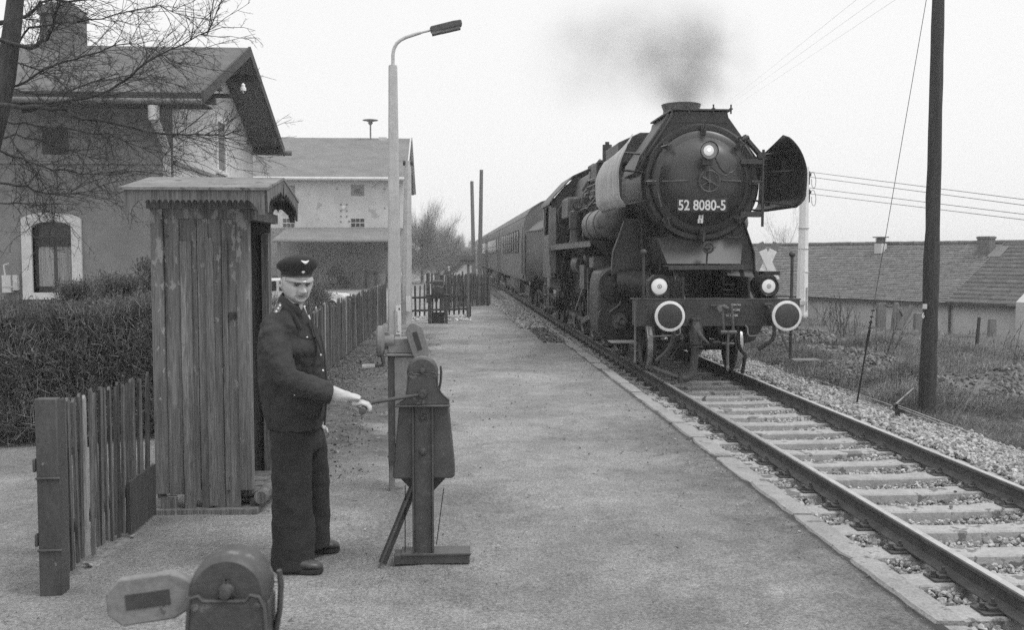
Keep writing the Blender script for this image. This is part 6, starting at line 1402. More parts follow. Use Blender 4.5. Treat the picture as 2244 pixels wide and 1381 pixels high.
# torso, arm, legs under the clothes
loft(b, [(640, 920, 40, .03, .12), (638, 850, 52, .03, .13), (635, 760, 52, .03, .14), (630, 705, 42, .03, .15), (634, 690, 22, .03, .1)])
b.tube([m(598, 715, -.06), m(630, 828, -.22), m(690, 855, -.22), m(727, 864, -.20)], [.05, .045, .040, .036], 14)
for (xa, dy) in ((641, -.07), (682, .16)): b.tube([m(xa, 930, dy * .5), m(xa, 1080, dy), m(xa - 2, 1225 if dy < 0 else 1185, dy)], [.045, .05, .045], 14)
# right forearm and hand on the handle
hub = Vector((-.165, 5.78, 0)); hd = hub + Vector((-.325, -.215, .939)); hA = hd + Vector((0, -.0, 0)); hB = hd + Vector((0, -.16, 0))   # handle runs towards the camera
wr = m(748, 868, -.21)
b.tube([m(722, 861, -.20), m(738, 866, -.205), wr, m(764, 872, -.215)], [(.042, .046), (.034, .042), (.029, .036), (.026, .034)], 16)
hcx = hd + Vector((0, -.075, 0))
b.tube([m(752, 869, -.21), m(764, 870, -.215), m(776, 871, -.22), m(784, 872, -.222), m(790, 873.5, -.222)], [(.031, .028), (.034, .025), (.039, .021), (.040, .0165), (.036, .010)], 18)
for k, (oy, ln) in enumerate(((-.022, .9), (.001, 1.0), (.023, 1.0), (.044, .94))):
    c = hcx + Vector((0, oy, 0)); r_ = .0105 - .0006 * (k == 0)
    K0 = c + Vector((-.035, 0, .034)); 
    b.tube([c + Vector((-.062, 0, .036)), K0, c + Vector((-.008, 0, .037)), c + Vector((.022, 0, .026)), c + Vector((.037 * ln, 0, .008)), c + Vector((.038 * ln, 0, -.008))], [r_ * 1.15, r_ * 1.2, r_ * 1.1, r_ * 1.05, r_, r_ * .85], 10)
c = hcx + Vector((0, .045, 0)); b.tube([m(768, 878, -.19), c + Vector((-.045, 0, .005)), c + Vector((-.03, -.01, -.006)), c + Vector((-.024, -.02, -.016))], [.014, .0125, .0115, .009], 10)
# left hand low behind the coat hem
b.ell(m(706, 925, .16), (.014, .03, .030), 12); 
for k in range(4): b.tube([m(707, 930, .13 + .02 * k), m(713, 938, .13 + .02 * k), m(718, 948 - 2 * k, .13 + .02 * k)], [.0085, .008, .0065], 8)
b.tube([m(704, 930, .12), m(708, 938, .115), m(711, 942, .11)], [.009, .008, .006], 8); b.tube([m(680, 860, .17), m(703, 920, .16)], [.025, .018], 10)
bo = b.build('body', M['skin'], man, recalc=False); remesh(bo, .0032, 1)
# eyes, brows, lips
for sx in (-1, 1):
    b = MB(); b.ell(HP(sx * .031, .0835, .002), (.013, .010, .0062), 14, Hm); e = b.build('eye', M['eye'], bo)
    b = MB(); b.ell(HP(sx * .031 - .0035, .0925, .003), (.0045, .0025, .0045), 10, Hm); b.build('iris', M['pupil'], e)
    b = MB(); b.tube([HP(sx * .047, .085, .0075), HP(sx * .031, .0945, .0085), HP(sx * .017, .092, .005)], [.002, .0036, .002], 6); b.build('eyelid', M['lip'], bo)
    b = MB(); b.tube([HP(sx * .052, .089, .018), HP(sx * .034, .1, .020), HP(sx * .013, .104, .0115)], [.003, .005, .004], 6); b.build('eyebrow', M['hair'], bo)
b = MB(); b.tube([HP(-.027, .080, -.068), HP(-.014, .092, -.0615), HP(0, .0965, -.060), HP(.014, .092, -.0615), HP(.027, .080, -.068)], [.001, .0022, .0026, .0022, .001], 6); b.build('mouth', M['lip'], bo)
b = MB(); b.ell(HP(0, -.036, .022), (.079, .078, .062), 24, Hm); b.build('hair', M['hair'], man, recalc=False)
# --- cap
CAPM = Hm @ Matrix.Rotation(R_(-3), 3, 'X')
def CP(a, f_, c): return HC + Vector((0, 0, 0)) + CAPM @ Vector((a, -f_, c))
def oval(b, rows, n=40):
    vs = []; fs = []
    for (c, ra, rf_, off, tilt) in rows:
        for k in range(n): th = 2 * math.pi * k / n; vs.append(CP(math.cos(th) * ra, off + math.sin(th) * rf_, c + tilt * math.sin(th)))
    for i in range(len(rows) - 1):
        for k in range(n): fs.append((i * n + k, i * n + (k + 1) % n, (i + 1) * n + (k + 1) % n, (i + 1) * n + k))
    b.add(vs, fs, True); b.add(vs[-n:], [tuple(range(n))])
b = MB(); oval(b, [(.048, .083, .101, 0, .0), (.066, .085, .103, 0, .003), (.078, .094, .110, .002, .006), (.090, .108, .120, .004, .012), (.104, .115, .127, .004, .022), (.120, .113, .126, .004, .028), (.134, .102, .114, .003, .030), (.144, .08, .09, 0, .028), (.150, .04, .045, 0, .018), (.152, .01, .01, 0, .004)]); cp = b.build('cap', M['cap'], man, recalc=False)
b = MB(); oval(b, [(.045, .0845, .1025, 0, 0), (.0475, .0862, .1045, 0, 0), (.052, .0862, .1045, 0, 0), (.0545, .0845, .1025, 0, 0)]); b.build('cap_cord', M['frame'], cp)
b = MB(); vs = []; fs = []; n = 16
for j in range(4):
    for k in range(n + 1):
        th = math.pi * (.12 + .76 * k / n); e_ = j / 3; vs.append(CP(math.cos(th) * (.083 + .012 * e_), math.sin(th) * (.103 + .040 * e_ * math.sin(th)), .047 - .034 * e_ * (.5 + .5 * math.sin(th)) + .0 - .004 * math.cos(2 * th) * e_))
for j in range(3):
    for k in range(n): a = j * (n + 1) + k; fs.append((a, a + 1, a + n + 2, a + n + 1))
b.add(vs, fs, True); pk = b.build('cap_peak', M['patent'], cp, recalc=False); sm = pk.modifiers.new('s', 'SOLIDIFY'); sm.thickness = .003
b = MB(); b.ell(CP(0, .106, .076), (.0105, .004, .0105), 14, CAPM); b.ell(CP(0, .109, .076), (.006, .003, .006), 10, CAPM)
for sx in (-1, 1): b.add([CP(0, .140, .118), CP(sx * .020, .134, .136), CP(sx * .025, .130, .143), CP(0, .136, .138)], [(0, 1, 2, 3)]); 
b.ell(CP(0, .139, .127), (.006, .003, .008), 8, CAPM); b.build('cap_badge', M['silver'], cp)
# --- jacket
b = MB()
loft(b, [(648, 938, 57, .03, .165), (645, 900, 66, .03, .170), (643, 860, 72, .03, .172), (640, 815, 73, .03, .175), (638, 770, 70, .03, .185), (634, 735, 65, .03, .195), (630, 708, 54, .03, .19), (630, 690, 42, .02, .15), (634, 676, 27, .01, .10), (638, 664, 24, .005, .078)], 28)
b.tube([m(602, 712, -.06), m(598, 738, -.14), m(610, 785, -.21), m(630, 828, -.25), m(664, 846, -.25), m(700, 857, -.23), m(727, 862, -.21)], [.072, .080, .074, .070, .067, .066, .065], 20)
b.tube([m(655, 705, .17), m(680, 760, .2), m(690, 820, .2), m(700, 870, .17)], [.07, .065, .06, .055], 14)
# skirt folds, bellows, chest fullness
b.ell(m(648, 770, -.05), (.13, .12, .17), 20); b.ell(m(655, 880, -.07), (.15, .10, .12), 20)
jk = b.build('jacket', M['jacket'], man, recalc=False); remesh(jk, .006, 7)
tx = bpy.data.textures.new('folds', 'CLOUDS'); tx.noise_scale = .07
dm = jk.modifiers.new('d', 'DISPLACE'); dm.texture = tx; dm.strength = .032; dm.mid_level = .5; dm.texture_coords = 'LOCAL'
bake(jk)
b = MB()   # stand collar and lapels
for (q, w_) in (((m(612, 667, -.045), m(625, 676, -.085), m(645, 697, -.115), m(660, 722, -.15)), .016),): b.tube(list(q), [(.010, .024), (.011, .026), (.009, .024), (.006, .012)], 10)
b.tube([m(660, 688, -.125), m(642, 677, -.108), m(624, 664, -.07), m(613, 655, -.01), m(616, 650, .05), m(638, 648, .085)], [(.006, .020), (.008, .026), (.008, .030), (.008, .032), (.008, .032), (.008, .03)], 10)
b.tube([m(682, 697, -.06), m(690, 730, -.09), m(705, 775, -.10)], [(.006, .016), (.006, .016), (.004, .008)], 8); b.build('lapel', M['jacket'], jk)
b = MB(); b.tube([m(703, 735, -.12), m(711, 770, -.13), m(715, 820, -.13), m(716, 870, -.12), m(711, 932, -.11)], [(.006, .012)] * 5, 8); b.build('front_edge', M['jacket'], jk)
b = MB(); b.tube([m(667, 671, -.075), m(673, 684, -.10), m(680, 700, -.125)], [(.008, .006), (.006, .005), (.003, .003)], 8); b.build('shirt', M['shirt'], man)
b = MB(); b.tube([m(672, 672, -.085), m(676, 690, -.115)], [.008, .004], 8); b.build('tie', M['cap'], man)
def snapf(x, y, tgt, dy0=-.5):           # nearest surface of a garment along +Y
    o = at(x, y, YM + dy0); d = (at(x, y, YM) - o).normalized(); lo = o - wloc(tgt)
    ok, loc_, nr, _ = tgt.ray_cast(lo, d); return (loc_ + wloc(tgt), nr) if ok else (at(x, y, YM - .15), Vector((0, -1, 0)))
for (x, y) in ((673, 740), (646, 866), (703, 778), (708, 812)):
    c, nr = snapf(x, y, jk); b = MB(); b.lathe(c - nr * .001, nr, [(0, .0062), (.002, .006), (.004, 0)], 12); b.build('button', M['silver'], jk)
c, nr = snapf(612, 677, jk); nr = (nr + Vector((0, -1.1, .1))).normalized(); c = c + nr * .004; b = MB(); e = (at(619, 664, YM) - at(606, 687, YM)).normalized(); e = (e - nr * e.dot(nr)).normalized(); s_ = nr.cross(e)
vs = [c + e * u + s_ * v + nr * h_ for h_ in (0, .007) for (u, v) in ((-.033, -.018), (.033, -.016), (.033, .016), (-.033, .018))]; b.add(vs, [(0, 1, 2, 3), (4, 5, 6, 7), (0, 1, 5, 4), (1, 2, 6, 5), (2, 3, 7, 6), (3, 0, 4, 7)]); sb_ = b.build('shoulder_board', M['winchl'], jk, bevel=.002)
b = MB()
for u in (-.02, 0, .02): b.lathe(c + e * u + nr * .007, nr, [(0, .008), (.002, .007), (.005, 0)], 5)
b.build('star', M['silver'], sb_)
c, nr = snapf(643, 674, jk); b = MB(); p0, p1 = snapf(638, 666, jk)[0], snapf(649, 682, jk)[0]; b.tube([p0 + nr * .012, p1 + nr * .014], [.003, .004], 6); b.ell(p1 + nr * .016, .007, 8); b.build('collar_badge', M['silver'], jk)
for (x0_, y0_, x1_, y1_) in ((652, 736, 690, 742), (618, 872, 668, 862)):
    P_ = []
    for k in range(6): x = x0_ + (x1_ - x0_) * k / 5; y = y0_ + (y1_ - y0_) * k / 5 + 4 * math.sin(math.pi * k / 5); P_.append(snapf(x, y, jk)[0] + Vector((0, -.001, 0)))
    b = MB(); b.tube(P_, [(.004, .009)] * 6, 6); b.build('pocket_flap', M['jacket'], jk)
# --- trousers
b = MB()
loft(b, [(645, 905, 52, .04, .13), (648, 950, 55, .05, .14), (652, 985, 52, .05, .14)])
loft(b, [(640, 940, 42, -.02, .11), (639, 1000, 44, -.05, .11), (640, 1060, 42, -.07, .105), (641, 1120, 44, -.08, .105), (643, 1180, 46, -.09, .11), (642, 1225, 45, -.09, .115), (643, 1244, 45, -.09, .118)], 24)
loft(b, [(672, 940, 36, .12, .10), (683, 1000, 36, .16, .10), (688, 1060, 35, .18, .10), (690, 1120, 34, .19, .10), (690, 1170, 34, .19, .105), (690, 1196, 34, .19, .108)], 24)
for q0_, q1_, r_ in (((610, 1185), (668, 1215), .012), ((612, 1226), (672, 1212), .012)):
    b.tube([m(*q0_, -.17), m((q0_[0] + q1_[0]) / 2, (q0_[1] + q1_[1]) / 2 + 5, -.195), m(*q1_, -.18)], [r_ * .4, r_, r_ * .4], 8)
tr = b.build('trousers', M['trouser'], man, recalc=False); remesh(tr, .007, 9)
dm = tr.modifiers.new('d', 'DISPLACE'); tx2 = bpy.data.textures.new('folds2', 'CLOUDS'); tx2.noise_scale = .12; dm.texture = tx2; dm.strength = .024; dm.mid_level = .5
# --- shoes
for (xh, xt, yb, dy, ang) in ((604, 707, 1256, -.10, -.12), (655, 744, 1213, .20, .12)):
    h_ = atg(xh, yb - 3, .0); t_ = atg(xt, yb - (2 if dy < 0 else 6), .0); d = (t_ - h_); L_ = d.length; d.normalize(); s_ = Vector((-d.y, d.x, 0)); b = MB(); vs = []; fs = []; n = 18
    rows = [(0, .018, .05), (.03, .034, .085), (.2, .036, .10), (.42, .040, .092), (.6, .046, .068), (.78, .049, .055), (.92, .038, .048), (1.0, .010, .030)]
    for (u, w_, ht) in rows:
        for k in range(n):
            th = 2 * math.pi * k / n; z = .012 + (ht * (.5 + .5 * math.sin(th)) if True else 0); vs.append(h_ + d * (u * L_) + s_ * (math.cos(th) * w_) + Vector((0, 0, z)))
    for i in range(len(rows) - 1):
        for k in range(n): fs.append((i * n + k, i * n + (k + 1) % n, (i + 1) * n + (k + 1) % n, (i + 1) * n + k))
    b.add(vs, fs, True); b.add(vs[:n], [tuple(range(n))]); b.add(vs[-n:], [tuple(range(n))[::-1]])
    sh = b.build('shoe', M['leather'], man, recalc=False); sm = sh.modifiers.new('s', 'SUBSURF'); sm.levels = sm.render_levels = 1
    b = MB(); out = []
    for (u, w_) in ((-.01, .02), (.05, .038), (.25, .038), (.42, .036), (.62, .049), (.8, .052), (.94, .040), (1.01, .016)): out.append(h_ + d * (u * L_) + s_ * w_)
    for (u, w_) in ((1.01, .016), (.94, .040), (.8, .052), (.62, .049), (.42, .036), (.25, .038), (.05, .038), (-.01, .02)): out.append(h_ + d * (u * L_) - s_ * w_)
    b.prism([(v.x, v.y) for v in out], 'z', .001, .02); b.build('sole', M['rubber'], sh)
    b = MB()
    for u in (.5, .57, .64): c = h_ + d * (u * L_) + Vector((0, 0, .012 + (.085 - .25 * (u - .42)) - .004)); b.tube([c - s_ * .022, c + Vector((0, 0, .006)), c + s_ * .022], .0025, 5)
    b.build('lace', M['rubber'], sh)

def far_person(lab, px, Yp, coatm, legm, face, arm):
    p = at(px, 600, Yp); g0_ = float(hz(p.x, Yp)); t = thing('person', lab, 'person', (p.x, Yp, g0_)); o = Vector((p.x, Yp, g0_)); V3 = lambda x, y, z: o + Vector((x, y, z))
    b = MB(); b.ell(V3(0, 0, 1.62), (.08, .1, .12), 16); b.tube([V3(0, 0, 1.4), V3(0, 0, 1.55)], [.07, .055], 10); b.tube([V3(0, 0, .9), V3(0, 0, 1.2), V3(0, 0, 1.42)], [.13, .14, .12], 12); b.ell(V3(face * .02, -.1, 1.6), (.015, .02, .02), 8)
    for sx in (-1, 1):
        b.tube([V3(sx * .09, 0, .9), V3(sx * .1, -.02, .48), V3(sx * .1, 0, .06)], [.08, .055, .04], 10); b.ell(V3(sx * .1, -.06, .04), (.045, .12, .04), 10)
        hnd = V3(sx * .3, -.12, .95) if arm < 1 else V3(sx * .18, -.32, 1.2)
        b.tube([V3(sx * .18, 0, 1.4), V3(sx * .27, 0, 1.12), hnd], [.05, .04, .032], 10); b.ell(hnd, (.03, .03, .045), 8)
        for k in range(4): b.tube([hnd, hnd + Vector((.015 * (k - 1.5), -.02, -.07))], [.009, .006], 5)
        b.tube([hnd, hnd + Vector((-sx * .03, -.02, -.04))], [.01, .007], 5)
    bo_ = b.build('body', M['skin'], t, recalc=False); remesh(bo_, .012, 1)
    b = MB(); b.tube([V3(0, 0, .72), V3(0, 0, 1.0), V3(0, 0, 1.3), V3(0, 0, 1.47)], [(.21, .16), (.19, .15), (.21, .15), (.1, .09)], 14)
    for sx in (-1, 1):
        hnd = V3(sx * .29, -.10, 1.0) if arm < 1 else V3(sx * .19, -.28, 1.19)
        b.tube([V3(sx * .17, 0, 1.42), V3(sx * .27, 0, 1.13), hnd], [.075, .06, .05], 10)
    j = b.build('coat', coatm, t, recalc=False); remesh(j, .02, 2)
    b = MB()
    for sx in (-1, 1): b.tube([V3(sx * .09, 0, .85), V3(sx * .1, -.02, .48), V3(sx * .1, 0, .07)], [.10, .085, .075], 10)
    j = b.build('trousers', legm, t, recalc=False); remesh(j, .02, 1)
    b = MB(); b.ell(V3(0, .01, 1.68), (.09, .11, .08), 14); b.build('hair', M['cap'], t)
far_person('person in a pale coat standing between the two lamp posts, far behind', 889, 64, M['coat'], M['coatd'], 1, 0)
far_person('distant person in a dark jacket near the small sign board, far down the path', 984, 60, M['coatd'], M['coatd'], -1, 1)
# ================================================================ VEGETATION
def wander(p, d, L_, r0, r1, n, rs, up=.0, jit=.18, segs=None):
    pts = [Vector(p)]; d = Vector(d).normalized(); st_ = L_ / n
    for i in range(n):
        d = (d + Vector((rs.gauss(0, jit), rs.gauss(0, jit), rs.gauss(0, jit) + up))).normalized(); q = pts[-1] + d * st_
        segs.add(pts[-1], q, r0 + (r1 - r0) * i / n, r0 + (r1 - r0) * (i + 1) / n); pts.append(q)
    return pts, d
def shoots(pts, lvl, L_, r, rs, segs, spread=1.0, up=.03, dens=1.0, maxl=3):
    n = len(pts) - 1
    for i in range(1, n + 1):
        for _ in range(1 if rs.random() < .85 * dens else 0) if lvl else range(int(2 * dens)):
            a = pts[i - 1].lerp(pts[i], rs.random()); d = (pts[i] - pts[i - 1]).normalized()
            s_ = Vector((rs.gauss(0, 1), rs.gauss(0, 1), rs.gauss(0, 1))); s_ = (s_ - d * s_.dot(d)).normalized()
            dd = (d * rs.uniform(.5, 1.2) + s_ * spread * rs.uniform(.5, 1.0)); k = (1 - .55 * i / n) * rs.uniform(.6, 1.1)
            q, _d = wander(a, dd, L_ * k, r, r * .45, 5 if lvl < 2 else 4, rs, up, .16, segs)
            if lvl < maxl: shoots(q, lvl + 1, L_ * k * .52, r * .55, rs, segs, spread, up, dens, maxl)
# near tree at the left
tr_ = thing('bare_tree', 'large leafless tree at the left edge, its twigs spreading over the station house', 'tree', (-6.1, 10.2, -.2))
rs = random.Random(12); YT = 10.2
b = MB(); tp_ = [(-5.75, 10.4, -.3), (-5.55, 10.3, 1.5), at(-45, 400, YT), at(-8, 260, YT), at(12, 170, YT), at(27, 60, YT), at(40, -60, YT), at(60, -300, YT)]
b.tube(tp_, [.17, .13, .115, .10, .095, .085, .072, .04], 14); b.build('trunk', M['bark'], tr_)
LM = [(((-10, 55), (30, 38), (60, 25), (100, 8), (175, 2), (230, -25)), .038, 10.2, 10.6), (((-5, 90), (53, 97), (101, 87), (122, 62), (133, 35), (142, 0)), .034, 10.0, 9.6), (((-5, 231), (81, 237), (138, 239), (190, 255), (263, 276), (345, 298), (405, 302), (474, 302), (523, 284)), .036, 10.0, 8.9),
      (((60, 245), (120, 232), (182, 215), (263, 178), (324, 142), (405, 97), (454, 69), (482, 24)), .024, 10.0, 9.4), (((0, 200), (60, 180), (130, 140), (190, 120), (280, 92), (350, 110), (400, 150)), .018, 10.4, 9.6), (((5, 260), (80, 275), (140, 285), (240, 290), (330, 330), (400, 350)), .018, 10.6, 9.8),
      (((-10, 330), (60, 350), (120, 372), (200, 378), (290, 372)), .02, 10.6, 9.6), (((-10, 400), (50, 405), (110, 430), (170, 425), (235, 395)), .02, 10.8, 10.0), (((15, 100), (70, 60), (160, 45), (250, 30), (350, 12), (420, 45)), .018, 10.6, 10.6), (((-10, 300), (70, 300), (150, 330), (220, 355)), .018, 11.0, 10.6),
      (((-10, 180), (50, 200), (140, 208), (240, 170), (330, 165), (420, 200)), .016, 10.8, 10.2), (((20, 40), (60, -20), (160, -60)), .03, 10.3, 10.6), (((0, 270), (40, 330), (90, 400), (130, 450)), .018, 10.9, 10.2), (((-10, 130), (60, 140), (120, 170), (200, 230), (260, 300)), .016, 10.7, 10.4), (((-10, 440), (40, 450), (90, 452), (130, 470)), .014, 10.9, 10.2)]
tw = Segs()
for path, r, ya, yb in LM:
    seg = Segs()
    n = len(path); P_ = [at(p[0], p[1], ya + (yb - ya) * i / (n - 1)) + Vector((rs.gauss(0, .02), rs.gauss(0, .06), rs.gauss(0, .015))) for i, p in enumerate(path)]
    Q_ = []
    for i in range(n - 1):
        for k in range(3): Q_.append(P_[i].lerp(P_[i + 1], k / 3) + Vector((0, 0, rs.gauss(0, .012))))
    Q_.append(P_[-1]); k_ = len(Q_)
    for i in range(k_ - 1): seg.add(Q_[i], Q_[i + 1], max(.0028, .72 * r * (1 - .92 * i / k_)), max(.0028, .72 * r * (1 - .92 * (i + 1) / k_)))
    seg.build('limb', M['bark'], tr_, 6)
    for i in range(2, k_ - 1):
        for _ in range(3):
            if rs.random() < .8:
                d = (Q_[i + 1] - Q_[i]).normalized(); s_ = Vector((rs.gauss(0, .6), rs.gauss(0, .8), rs.gauss(-.05, .9))); L_ = rs.uniform(.3, .95)
                q, _ = wander(Q_[i], d * .9 + s_ * .55, L_, .0042, .0020, 6, rs, -.01, .14, tw)
                shoots(q, 1, L_ * .5, .0024, rs, tw, .9, .01, 1.0, 3)
tw.build('twigs', M['twig'], tr_, 3)
# leafless trees far off
def far_tree(lab, x, y, h, r, seed, n=26, m_='fartwig', grp=None, th=.02, base=None, fine=9000):
    """trunk and limbs, then a cloud of fine twigs that fan out from the limb ends"""
    zg = float(hz(x, y)) if base is None else base; t = thing('bare_tree', lab, 'tree', (x, y, zg), grp); rs = random.Random(seed); g = np.random.default_rng(seed)
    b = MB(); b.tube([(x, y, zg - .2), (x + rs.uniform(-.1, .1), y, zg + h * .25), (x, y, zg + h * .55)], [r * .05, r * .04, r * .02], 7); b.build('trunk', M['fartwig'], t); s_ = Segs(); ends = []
    for i in range(n):
        a = rs.uniform(0, 6.28); z = zg + h * rs.uniform(.02, .45); el = rs.uniform(.35, 1.35)
        d = Vector((math.cos(a) * math.cos(el) * r / 2.6, math.sin(a) * math.cos(el) * r / 2.6, math.sin(el))); L_ = h * rs.uniform(.32, .52) * (.8 + .3 * math.sin(el))
        q, _ = wander((x, y, z), d, L_, th * 1.6, th * .6, 6, rs, .02, .12, s_); ends += [(p_, k_) for k_, p_ in enumerate(q) if k_ > 1]
        shoots(q, 1, L_ * .45, th * .5, rs, s_, .7, .04, 1.1, 2)
    E_ = np.array([tuple(e_[0]) for e_ in ends]); j = g.integers(0, len(E_), fine); P0 = E_[j] + g.normal(0, h * .035, (fine, 3)); c0 = np.array([x, y, zg + h * .1]); dd = P0 - c0; dd /= np.linalg.norm(dd, axis=1, keepdims=True)
    dd = dd + g.normal(0, .45, (fine, 3)) + np.array([0, 0, .35]); dd /= np.linalg.norm(dd, axis=1, keepdims=True); L2 = g.uniform(.04, .14, fine)[:, None] * h
    P1 = P0 + dd * L2; rr_ = np.full((fine, 1), th * .32); A_ = np.concatenate([P0, P1, rr_, rr_ * .5], 1); s_.a = np.concatenate([np.array(s_.a), A_])
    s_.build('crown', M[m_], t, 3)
G_ = 'leafless trees beyond the storehouse'
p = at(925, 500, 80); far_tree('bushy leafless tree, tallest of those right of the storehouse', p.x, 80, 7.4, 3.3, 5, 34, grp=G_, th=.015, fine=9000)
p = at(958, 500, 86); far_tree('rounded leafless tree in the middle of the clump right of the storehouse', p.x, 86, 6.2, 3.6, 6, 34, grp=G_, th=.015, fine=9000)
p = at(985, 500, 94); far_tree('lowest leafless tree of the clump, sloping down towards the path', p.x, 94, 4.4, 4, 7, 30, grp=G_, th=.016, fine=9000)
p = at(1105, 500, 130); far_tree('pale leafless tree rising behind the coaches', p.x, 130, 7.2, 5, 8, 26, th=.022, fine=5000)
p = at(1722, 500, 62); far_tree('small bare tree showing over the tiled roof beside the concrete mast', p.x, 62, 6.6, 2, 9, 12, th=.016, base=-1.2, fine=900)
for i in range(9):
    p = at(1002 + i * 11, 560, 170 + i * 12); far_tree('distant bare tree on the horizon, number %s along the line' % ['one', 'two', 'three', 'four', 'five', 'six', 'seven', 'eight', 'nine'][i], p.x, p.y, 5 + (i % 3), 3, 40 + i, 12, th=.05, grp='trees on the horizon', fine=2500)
# hedges: dense woody twigs with small leaves through their volume
def hedge(name, lab, boxes, n, seed, cat='hedge', rl=(.05, .22), leafn=0, cone=False):
    g = np.random.default_rng(seed); t = thing(name, lab, cat, ((boxes[0][0] + boxes[0][1]) / 2, (boxes[0][2] + boxes[0][3]) / 2, 0)); A = []
    vol = [(b_[1] - b_[0]) * (b_[3] - b_[2]) * 1.0 for b_ in boxes]; tot = sum(vol); Ls = []
    for b_, v in zip(boxes, vol):
        x0_, x1_, y0_, y1_, zt_ = b_; k = int(n * v / tot)
        x = g.uniform(x0_, x1_, k); y = y0_ + (y1_ - y0_) * g.uniform(0, 1, k) ** 1.6; z = zt_ * g.uniform(0, 1, k) ** .7
        top = zt_ * (1 + .03 * np.sin(x * 4 + 1) + .025 * np.sin(x * 11)) ; z = z * top / zt_
        if cone: rad = np.hypot((x - (x0_ + x1_) / 2) / ((x1_ - x0_) / 2), (y - (y0_ + y1_) / 2) / ((y1_ - y0_) / 2)); kp = rad < (1 - (z / zt_) ** 2.2) + .05; x, y, z = x[kp], y[kp], z[kp]; k = len(x)
        nc = max(8, int((x1_ - x0_) * (y1_ - y0_) * 16)); CC = np.stack([g.uniform(x0_, x1_, nc), g.uniform(y0_, y1_, nc), g.uniform(.1, zt_, nc)], 1); pick = g.integers(0, nc, k); pull = g.uniform(.0, .75, k)[:, None] * (g.uniform(size=k) < .75)[:, None]
        XYZ = np.stack([x, y, z], 1); dist2 = ((XYZ[:, None, :] - CC[None]) ** 2).sum(2) if nc * k < 6e7 else None
        if dist2 is not None: near_ = CC[dist2.argmin(1)]; XYZ = XYZ + (near_ - XYZ) * pull; x, y, z = XYZ.T
        up_ = g.uniform(size=k) < .04; z = np.where(up_, np.maximum(z, zt_ * .93), z)
        th = g.uniform(0, 2 * np.pi, k); el = np.where(up_, 1.3, g.normal(.75, .5, k)); L_ = g.uniform(rl[0], rl[1], k) * (1 + .6 * (z / zt_ < .3))
        d = np.stack([np.cos(th) * np.cos(el), np.sin(th) * np.cos(el), np.sin(el)], 1); P0 = np.stack([x, y, z], 1); zg = hz(x, y); P0[:, 2] += zg
        P1 = P0 + d * L_[:, None]; r = g.uniform(.0014, .0040, k)
        A.append(np.concatenate([P0, P1, r[:, None], r[:, None] * .5], 1)); Ls.append(P1)
    s_ = Segs(); s_.a = np.concatenate(A); s_.build('twigs', M['hedge'], t, 3)
    if leafn:
        P1 = np.concatenate(Ls); P1 = P1[g.integers(0, len(P1), leafn)]; k = len(P1); a = g.normal(size=(k, 3)); a /= np.linalg.norm(a, axis=1, keepdims=True); c = np.cross(a, g.normal(size=(k, 3))); c /= np.linalg.norm(c, axis=1, keepdims=True); s1 = g.uniform(.008, .017, k)[:, None]
        V = np.stack([P1 - a * s1, P1 - c * s1 * .5, P1 + a * s1, P1 + c * s1 * .5], 1).reshape(-1, 3); npmesh('leaves', V, np.arange(4 * k).reshape(-1, 4), M['hedgeleaf'], t)
hedge('hedge', 'clipped twiggy hedge in front of the house, behind the steel fence post', [(-7.2, -2.35, 9.7, 11.6, 1.36)], 140000, 50, leafn=110000, rl=(.03, .15))
hedge('hedge', 'taller darker hedge under the arched window, reaching the plank hut', [(-5.0, -2.5, 12.6, 13.8, 1.72), (-3.9, -2.5, 12.2, 13.6, 1.9)], 70000, 51, leafn=70000, rl=(.03, .15))
hedge('bush', 'rounded dark bush behind the board fence, beside the man in uniform', [(-2.85, -1.98, 16.8, 18.2, 1.42)], 20000, 52, cat='bush', leafn=14000, cone=True)
hedge('bush', 'low dark bush showing between the plank hut and the man', [(-4.6, -3.4, 18, 20, 1.1)], 12000, 53, cat='bush', leafn=9000)
# grass
def blades(name, x, y, h, w, seed, mt, lean=.6, zoff=0, wind=(.25, -.1)):
    g = np.random.default_rng(seed); n = len(x); z = hz(x, y) + zoff - .01; th = g.uniform(0, 2 * np.pi, n); a = g.uniform(0, 2 * np.pi, n)
    P = np.stack([x, y, z], 1); s_ = np.stack([np.cos(th), np.sin(th), 0 * th], 1) * (w / 2)[:, None]; ln = np.abs(g.normal(0, lean, n)) + .15
    d = np.stack([np.cos(a) * ln + wind[0], np.sin(a) * ln + wind[1], 1 / (.6 + ln)], 1)
    m1 = P + d * (h * .5)[:, None]; d2 = d.copy(); d2[:, 2] *= .15; t_ = m1 + d2 * (h * .55)[:, None] - np.stack([0 * h, 0 * h, h * .06], 1)
    V = np.stack([P - s_, P + s_, m1 - s_ * .75, m1 + s_ * .75, t_], 1).reshape(-1, 3); b_ = (np.arange(n) * 5)[:, None]
    Fc = np.concatenate([b_ + np.array([0, 1, 2]), b_ + np.array([1, 3, 2]), b_ + np.array([2, 3, 4])], 0)
    return tag(npmesh(name, V, Fc, M[mt]), kind='stuff')
g = np.random.default_rng(60)
def grass_pts(n, x0, x1, y0, y1, clump, cs, seed):
    g = np.random.default_rng(seed); cx = g.uniform(x0, x1, clump); cy = g.uniform(y0, y1, clump); i = g.integers(0, clump, n); return np.where(g.uniform(size=n) < .22, g.uniform(x0, x1, n), cx[i] + g.normal(0, cs, n)), np.where(g.uniform(size=n) < .22, g.uniform(y0, y1, n), cy[i] + g.normal(0, cs, n))
